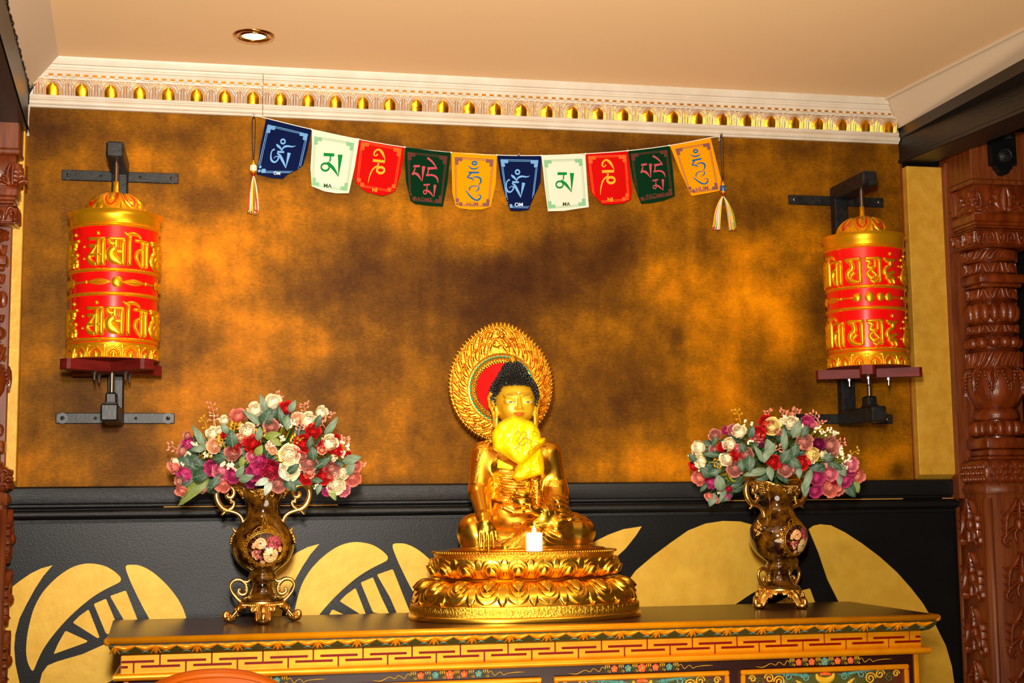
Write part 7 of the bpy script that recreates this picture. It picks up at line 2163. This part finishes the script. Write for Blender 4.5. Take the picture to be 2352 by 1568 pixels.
# ------------------------------------------------------------------ carved columns
def make_column(name, loc, label, mirror):
    t = empty(name, loc, label, 'column', 'carved wooden columns')
    mx = -1 if mirror else 1
    def sq_ring(hw, hd, z0, z1, bev=0.004, m=0, b=None, y1=None):
        b.bbox((-hw, -hd, z0), (hw, (hd if y1 is None else y1), z1), bev, m)
    WALL = 0.075 if not mirror else 0.009     # local y of the wall behind
    # backing plank
    b = MB(); pw = 0.096 if not mirror else 0.070; b.bbox((-pw, WALL-0.045 if not mirror else -0.030, 1.20), (pw, WALL, 2.08), 0.002); b.build('backing_plank', M['plainwood'], t, smooth=False)
    def faces(fn):
        """run fn with surface maps of the front and the two sides of a square block"""
        fn(lambda hw, hd: (lambda x, z, h: np.stack([np.asarray(x, float), -hd-np.asarray(h), np.asarray(z, float)], -1)), 'f')
        for s in (-1, 1):
            fn(lambda hw, hd, s=s: (lambda x, z, h: np.stack([s*(hw+np.asarray(h)), np.asarray(x, float)*1.0, np.asarray(z, float)], -1)), 's')
    def acanthus(b, f, x, z, w, hgt, h):
        for s in (-1, 0, 1):
            b.ribbon([(x+s*w*.10, z, w*.20), (x+s*w*.20, z+hgt*.5, w*.26), (x+s*w*.10, z+hgt*.92, w*.16), (x+s*w*.03, z+hgt, w*.04)], f, h=h*(1.2 if s == 0 else .8), res=4, k=5)
        for s in (-1, 1):
            for k in range(3):
                zz = z+hgt*(.05+.22*k); ww = w*(.50-.10*k)
                b.ribbon([(x+s*w*.12, zz, w*.12), (x+s*ww*.7, zz+hgt*.16, w*.17), (x+s*ww, zz+hgt*.12, w*.08), (x+s*ww*.92, zz+hgt*.02, w*.05)], f, h=h*.8, res=4, k=5)
    # capital block
    b = MB(); sq_ring(0.088, 0.088, 2.010, 2.140, 0.003, b=b, y1=WALL); sq_ring(0.090, 0.090, 1.998, 2.0105, 0.003, b=b, y1=WALL)
    b.build('capital_block', M['plainwood'], t, smooth=False)
    b = MB(); sq_ring(0.081, 0.081, 1.925, 1.9985, 0.002, b=b, y1=WALL)
    def fn(mk, kind):
        f = mk(0.081, 0.081)
        acanthus(b, f, 0.0, 1.928, 0.10, 0.064, 0.013)
        for s in (-1, 1): acanthus(b, f, s*0.076, 1.926, 0.062, 0.052, 0.012)
        b.ribbon([(-.085, 1.9225, .006), (.085, 1.9225, .006)], f, h=0.006, res=4, k=4)
    faces(fn)
    b.build('acanthus_capital', M['carve'], t)
    b = MB()
    for (hw, z0, z1) in ((0.0875, 1.902, 1.921), (0.0835, 1.893, 1.9025), (0.079, 1.886, 1.8935)): sq_ring(hw, hw, z0, z1, 0.0025, b=b, y1=WALL)
    b.build('abacus', M['carve'], t, smooth=False)
    def ribbons(z0, z1, hw, style, nm):
        """square or round carved collar"""
        b = MB()
        zc = (z0+z1)/2; hz = (z1-z0)
        if style in ('knot', 'leaf', 'wreath'):
            sq = style == 'knot'
            if sq:
                sq_ring(hw-0.006, hw-0.006, z0+.002, z1-.002, 0.006, b=b, y1=WALL)
                def fn(mk, kind):
                    f = mk(hw-0.006, hw-0.006)
                    for i in range(6):
                        x = -hw+hw*2*(i+.5)/6
                        s = 1 if i % 2 else -1
                        b.ribbon([(x-.012, zc-s*hz*.30, .006), (x-.004, zc+s*hz*.28, .009), (x+.008, zc+s*hz*.22, .008), (x+.010, zc-s*hz*.15, .006), (x+.001, zc-s*hz*.08, .005)], f, h=0.008, res=4, k=5)
                        b.sphere(f([x+.002], [zc], [.003])[0], .005, 6, 5)
                    b.ribbon([(-hw, z0+.003, .005), (hw, z0+.003, .005)], f, h=.005, res=3, k=4); b.ribbon([(-hw, z1-.003, .005), (hw, z1-.003, .005)], f, h=.005, res=3, k=4)
                faces(fn)
            else:
                b.lathe([(hw-.012, z0), (hw-.004, z0+hz*.2), (hw-.002, zc), (hw-.004, z1-hz*.2), (hw-.012, z1)], 40)
                n = 18
                for i in range(n):
                    a = 2*PI*i/n
                    f = lambda x, z, h: np.stack([(hw-.003+np.asarray(h))*np.sin(np.asarray(x)/hw), -(hw-.003+np.asarray(h))*np.cos(np.asarray(x)/hw), np.asarray(z, float)], -1)
                    x = a*hw; sl = .012 if style == 'wreath' else .006
                    s = 1 if (style == 'wreath' or i % 2) else -1
                    b.ribbon([(x-sl*s, z0+.004, .004), (x-sl*s*.4, zc-hz*.2, .014), (x+sl*s*.3, zc+hz*.15, .012), (x+sl*s, z1-.004, .003)], f, h=.0055, res=5, k=6)
                    b.ribbon([(x+.011-sl*s*.8, z0+.004, .002), (x+.011, zc, .009), (x+.011+sl*s*.8, z1-.004, .002)], f, h=.0060, res=5, k=6)
        elif style == 'gadroon':
            b.lathe([(hw-.018, z0), (hw-.008, zc), (hw-.018, z1)], 40)
            n = 16
            for i in range(n):
                a = 2*PI*i/n; b.sphere(((hw-.016)*math.sin(a), -(hw-.016)*math.cos(a), zc), (hw*2*PI/n*.50, .017, hz*.52), 10, 8, axes=np.array([(math.cos(a), math.sin(a), 0), (math.sin(a), -math.cos(a), 0), (0, 0, 1)]))
        elif style == 'bead':
            b.lathe([(hw-.016, z0), (hw-.010, zc), (hw-.016, z1)], 40)
            n = 13
            for i in range(n):
                a = 2*PI*i/n; b.sphere(((hw-.011)*math.sin(a), -(hw-.011)*math.cos(a), zc), (hz*.52, hz*.5, hz*.48), 10, 8)
        elif style == 'plate': sq_ring(hw, hw, z0, z1, 0.003, b=b, y1=WALL-.015 if not mirror else WALL)
        elif style == 'disc': b.lathe([(hw-.014, z0), (hw-.002, z0+.001), (hw, zc), (hw-.002, z1-.001), (hw-.014, z1)], 40)
        return b.build(nm, M['carve'], t, auto=60)
    ribbons(1.838, 1.884, 0.087, 'knot', 'knotted_collar')
    ribbons(1.805, 1.837, 0.069, 'wreath', 'wreath_ring'); ribbons(1.771, 1.804, 0.066, 'leaf', 'leaf_ring')
    ribbons(1.748, 1.771, 0.066, 'plate', 'square_plate'); ribbons(1.738, 1.748, 0.058, 'plate', 'square_plate')
    ribbons(1.705, 1.737, 0.064, 'leaf', 'leaf_ring'); ribbons(1.699, 1.705, 0.060, 'disc', 'thin_disc')
    ribbons(1.649, 1.699, 0.072, 'gadroon', 'gadrooned_bulge'); ribbons(1.643, 1.649, 0.058, 'disc', 'thin_disc')
    ribbons(1.618, 1.643, 0.065, 'leaf', 'leaf_ring'); ribbons(1.612, 1.618, 0.060, 'disc', 'thin_disc')
    ribbons(1.580, 1.612, 0.070, 'bead', 'bead_ring'); ribbons(1.574, 1.580, 0.062, 'disc', 'thin_disc')
    ribbons(1.528, 1.574, 0.070, 'wreath', 'wreath_ring')
    # pot with hanging leaf drops
    b = MB()
    pot = [(0.050, 1.532), (0.066, 1.525), (0.073, 1.510), (0.074, 1.490), (0.070, 1.465), (0.058, 1.442), (0.046, 1.430), (0.050, 1.427), (0.056, 1.420), (0.058, 1.405), (0.052, 1.398)]
    b.lathe(pot, 44)
    pz = np.array(pot)[:7][::-1]
    pf = lambda x, z, h: np.stack([(np.interp(z, pz[:, 1], pz[:, 0])+np.asarray(h))*np.sin(x), -(np.interp(z, pz[:, 1], pz[:, 0])+np.asarray(h))*np.cos(x), np.asarray(z, float)], -1)
    for i in range(10):
        a = 2*PI*i/10
        for s in (-1, 1):
            for k in range(6): b.sphere(pf([a+s*(.24-.04*k)], [1.520-.009*k], [.002])[0], .0048, 6, 5)
        b.ribbon([(a-.02, 1.522, .10), (a, 1.50, .22), (a, 1.475, .10), (a, 1.462, .02)], pf, h=.009, res=4, k=5)
    b.build('vase_turning', M['carve'], t, auto=60)
    ribbons(1.357, 1.396, 0.072, 'gadroon', 'gadrooned_bulge')
    ribbons(1.325, 1.352, 0.071, 'plate', 'square_plate'); ribbons(1.306, 1.324, 0.061, 'plate', 'square_plate'); ribbons(1.296, 1.306, 0.068, 'plate', 'square_plate')
    b = MB(); b.cyl((0, 0, 1.29), (0, 0, 1.90), 0.046, 24); b.build('core', M['carve'], t, auto=40)
    # pedestal
    pk = 0.0 if not mirror else 0.007
    b = MB(); sq_ring(0.088-pk, 0.083, 1.238, 1.296, 0.008, b=b, y1=WALL)
    def fn(mk, kind):
        f = mk(0.088-pk, 0.083)
        for i in range(7):
            for j in range(3):
                x = -.075+.025*i+(j % 2)*.010; z = 1.250+.015*j
                b.ribbon([(x-.010, z-.004, .003), (x-.002, z+.006, .007), (x+.007, z+.003, .006), (x+.008, z-.006, .003)], f, h=.007, res=3, k=4)
    faces(fn); b.build('carved_frieze', M['carve'], t)
    b = MB(); sq_ring(0.083-pk, 0.078, 0.0, 1.239, 0.003, b=b, y1=WALL)
    def fn(mk, kind):
        f = mk(0.083-pk, 0.078)
        wx = 0.083 if kind == 'f' else 0.075
        for s in (-1, 1): b.ribbon([(s*(wx-.008), 0.0, .014), (s*(wx-.008), 1.20, .014)], f, h=.006, res=2, k=4, base=0.0)
        b.ribbon([(-wx, 1.222, .026), (wx, 1.222, .026)], f, h=.006, res=2, k=4)
    faces(fn); b.build('pedestal', M['plainwood'], t)
    b = MB()
    def fn(mk, kind):
        f = mk(0.083-pk, 0.078)
        for k in range(9):
            z = 1.20-0.135*k
            for s in (-1, 1):
                for q in range(4):
                    b.ribbon([(s*.004, z-.012*q, .005), (s*(.020+.004*q), z-.030-.004*q, .013), (s*(.040), z-.040-.018*q, .006), (s*.050, z-.035-.02*q, .002)], f, h=.012, res=4, k=5)
                b.ribbon([(s*.006, z-.068, .006), (s*.030, z-.085, .012), (s*.046, z-.105, .010), (s*.034, z-.118, .007), (s*.026, z-.104, .004)], f, h=.011, res=4, k=5)
                b.ribbon([(s*.010, z-.110, .004), (s*.014, z-.090, .008), (s*.006, z-.072, .004)], f, h=.010, res=4, k=4)
            b.sphere(f([0.0], [z-.066], [.004])[0], (.014, .014, .017), 9, 7)
            b.ribbon([(0, z-.005, .003), (0, z-.030, .012), (0, z-.052, .006)], f, h=.013, res=4, k=5)
    faces(fn); b.build('carved_panel', M['carve'], t)
    return t
COLX = 2.402
make_column('carved_column', (COLX, -0.077, 0), 'carved reddish wooden column right of the right prayer wheel', False)
make_column('carved_column', (-0.0965, -0.012, 0), 'carved reddish wooden column at the left edge, beside the left gold strip', True)

# black brackets under the beams
def bracket(x, label, y=-0.167):
    t = empty('beam_bracket', (x, y, 2.055), label, 'bracket', 'black brackets on the column heads')
    b = MB()
    poly = [(-.034, .060), (.034, .060), (.034, -.010), (.022, -.014), (.021, -.020), (.015, -.024), (.010, -.032), (.002, -.0365), (-.004, -.0365), (-.012, -.032), (-.017, -.024), (-.022, -.020), (-.023, -.014), (-.034, -.010)]
    b.prism(poly, lambda x_, z_, h: np.stack([x_, 0.0-np.asarray(h), z_], -1), 0.022)
    b.build('plate', M['black'], t, smooth=False)
    b = MB(); b.lathe([(0.0, -.034), (.010, -.033), (.017, -.028), (.019, -.022), (.019, -.018)], 28, (0.0, 0, 0.012), axis=1)
    b.lathe([(.012, -.030), (.0155, -.034), (.0185, -.030)], 28, (0.0, 0, 0.012), axis=1)
    b.build('knob', M['iron'], t)
    b = MB(); b.cyl((.010, -.028, .052), (.010, -.028, .064), .017, 24); b.build('cap', M['iron'], t, auto=40)
    return t
bracket(2.3950, 'black knobbed bracket on the head of the right column')
bracket(-0.0850, 'black bracket at the top of the left column, cut by the picture edge', -0.0815)
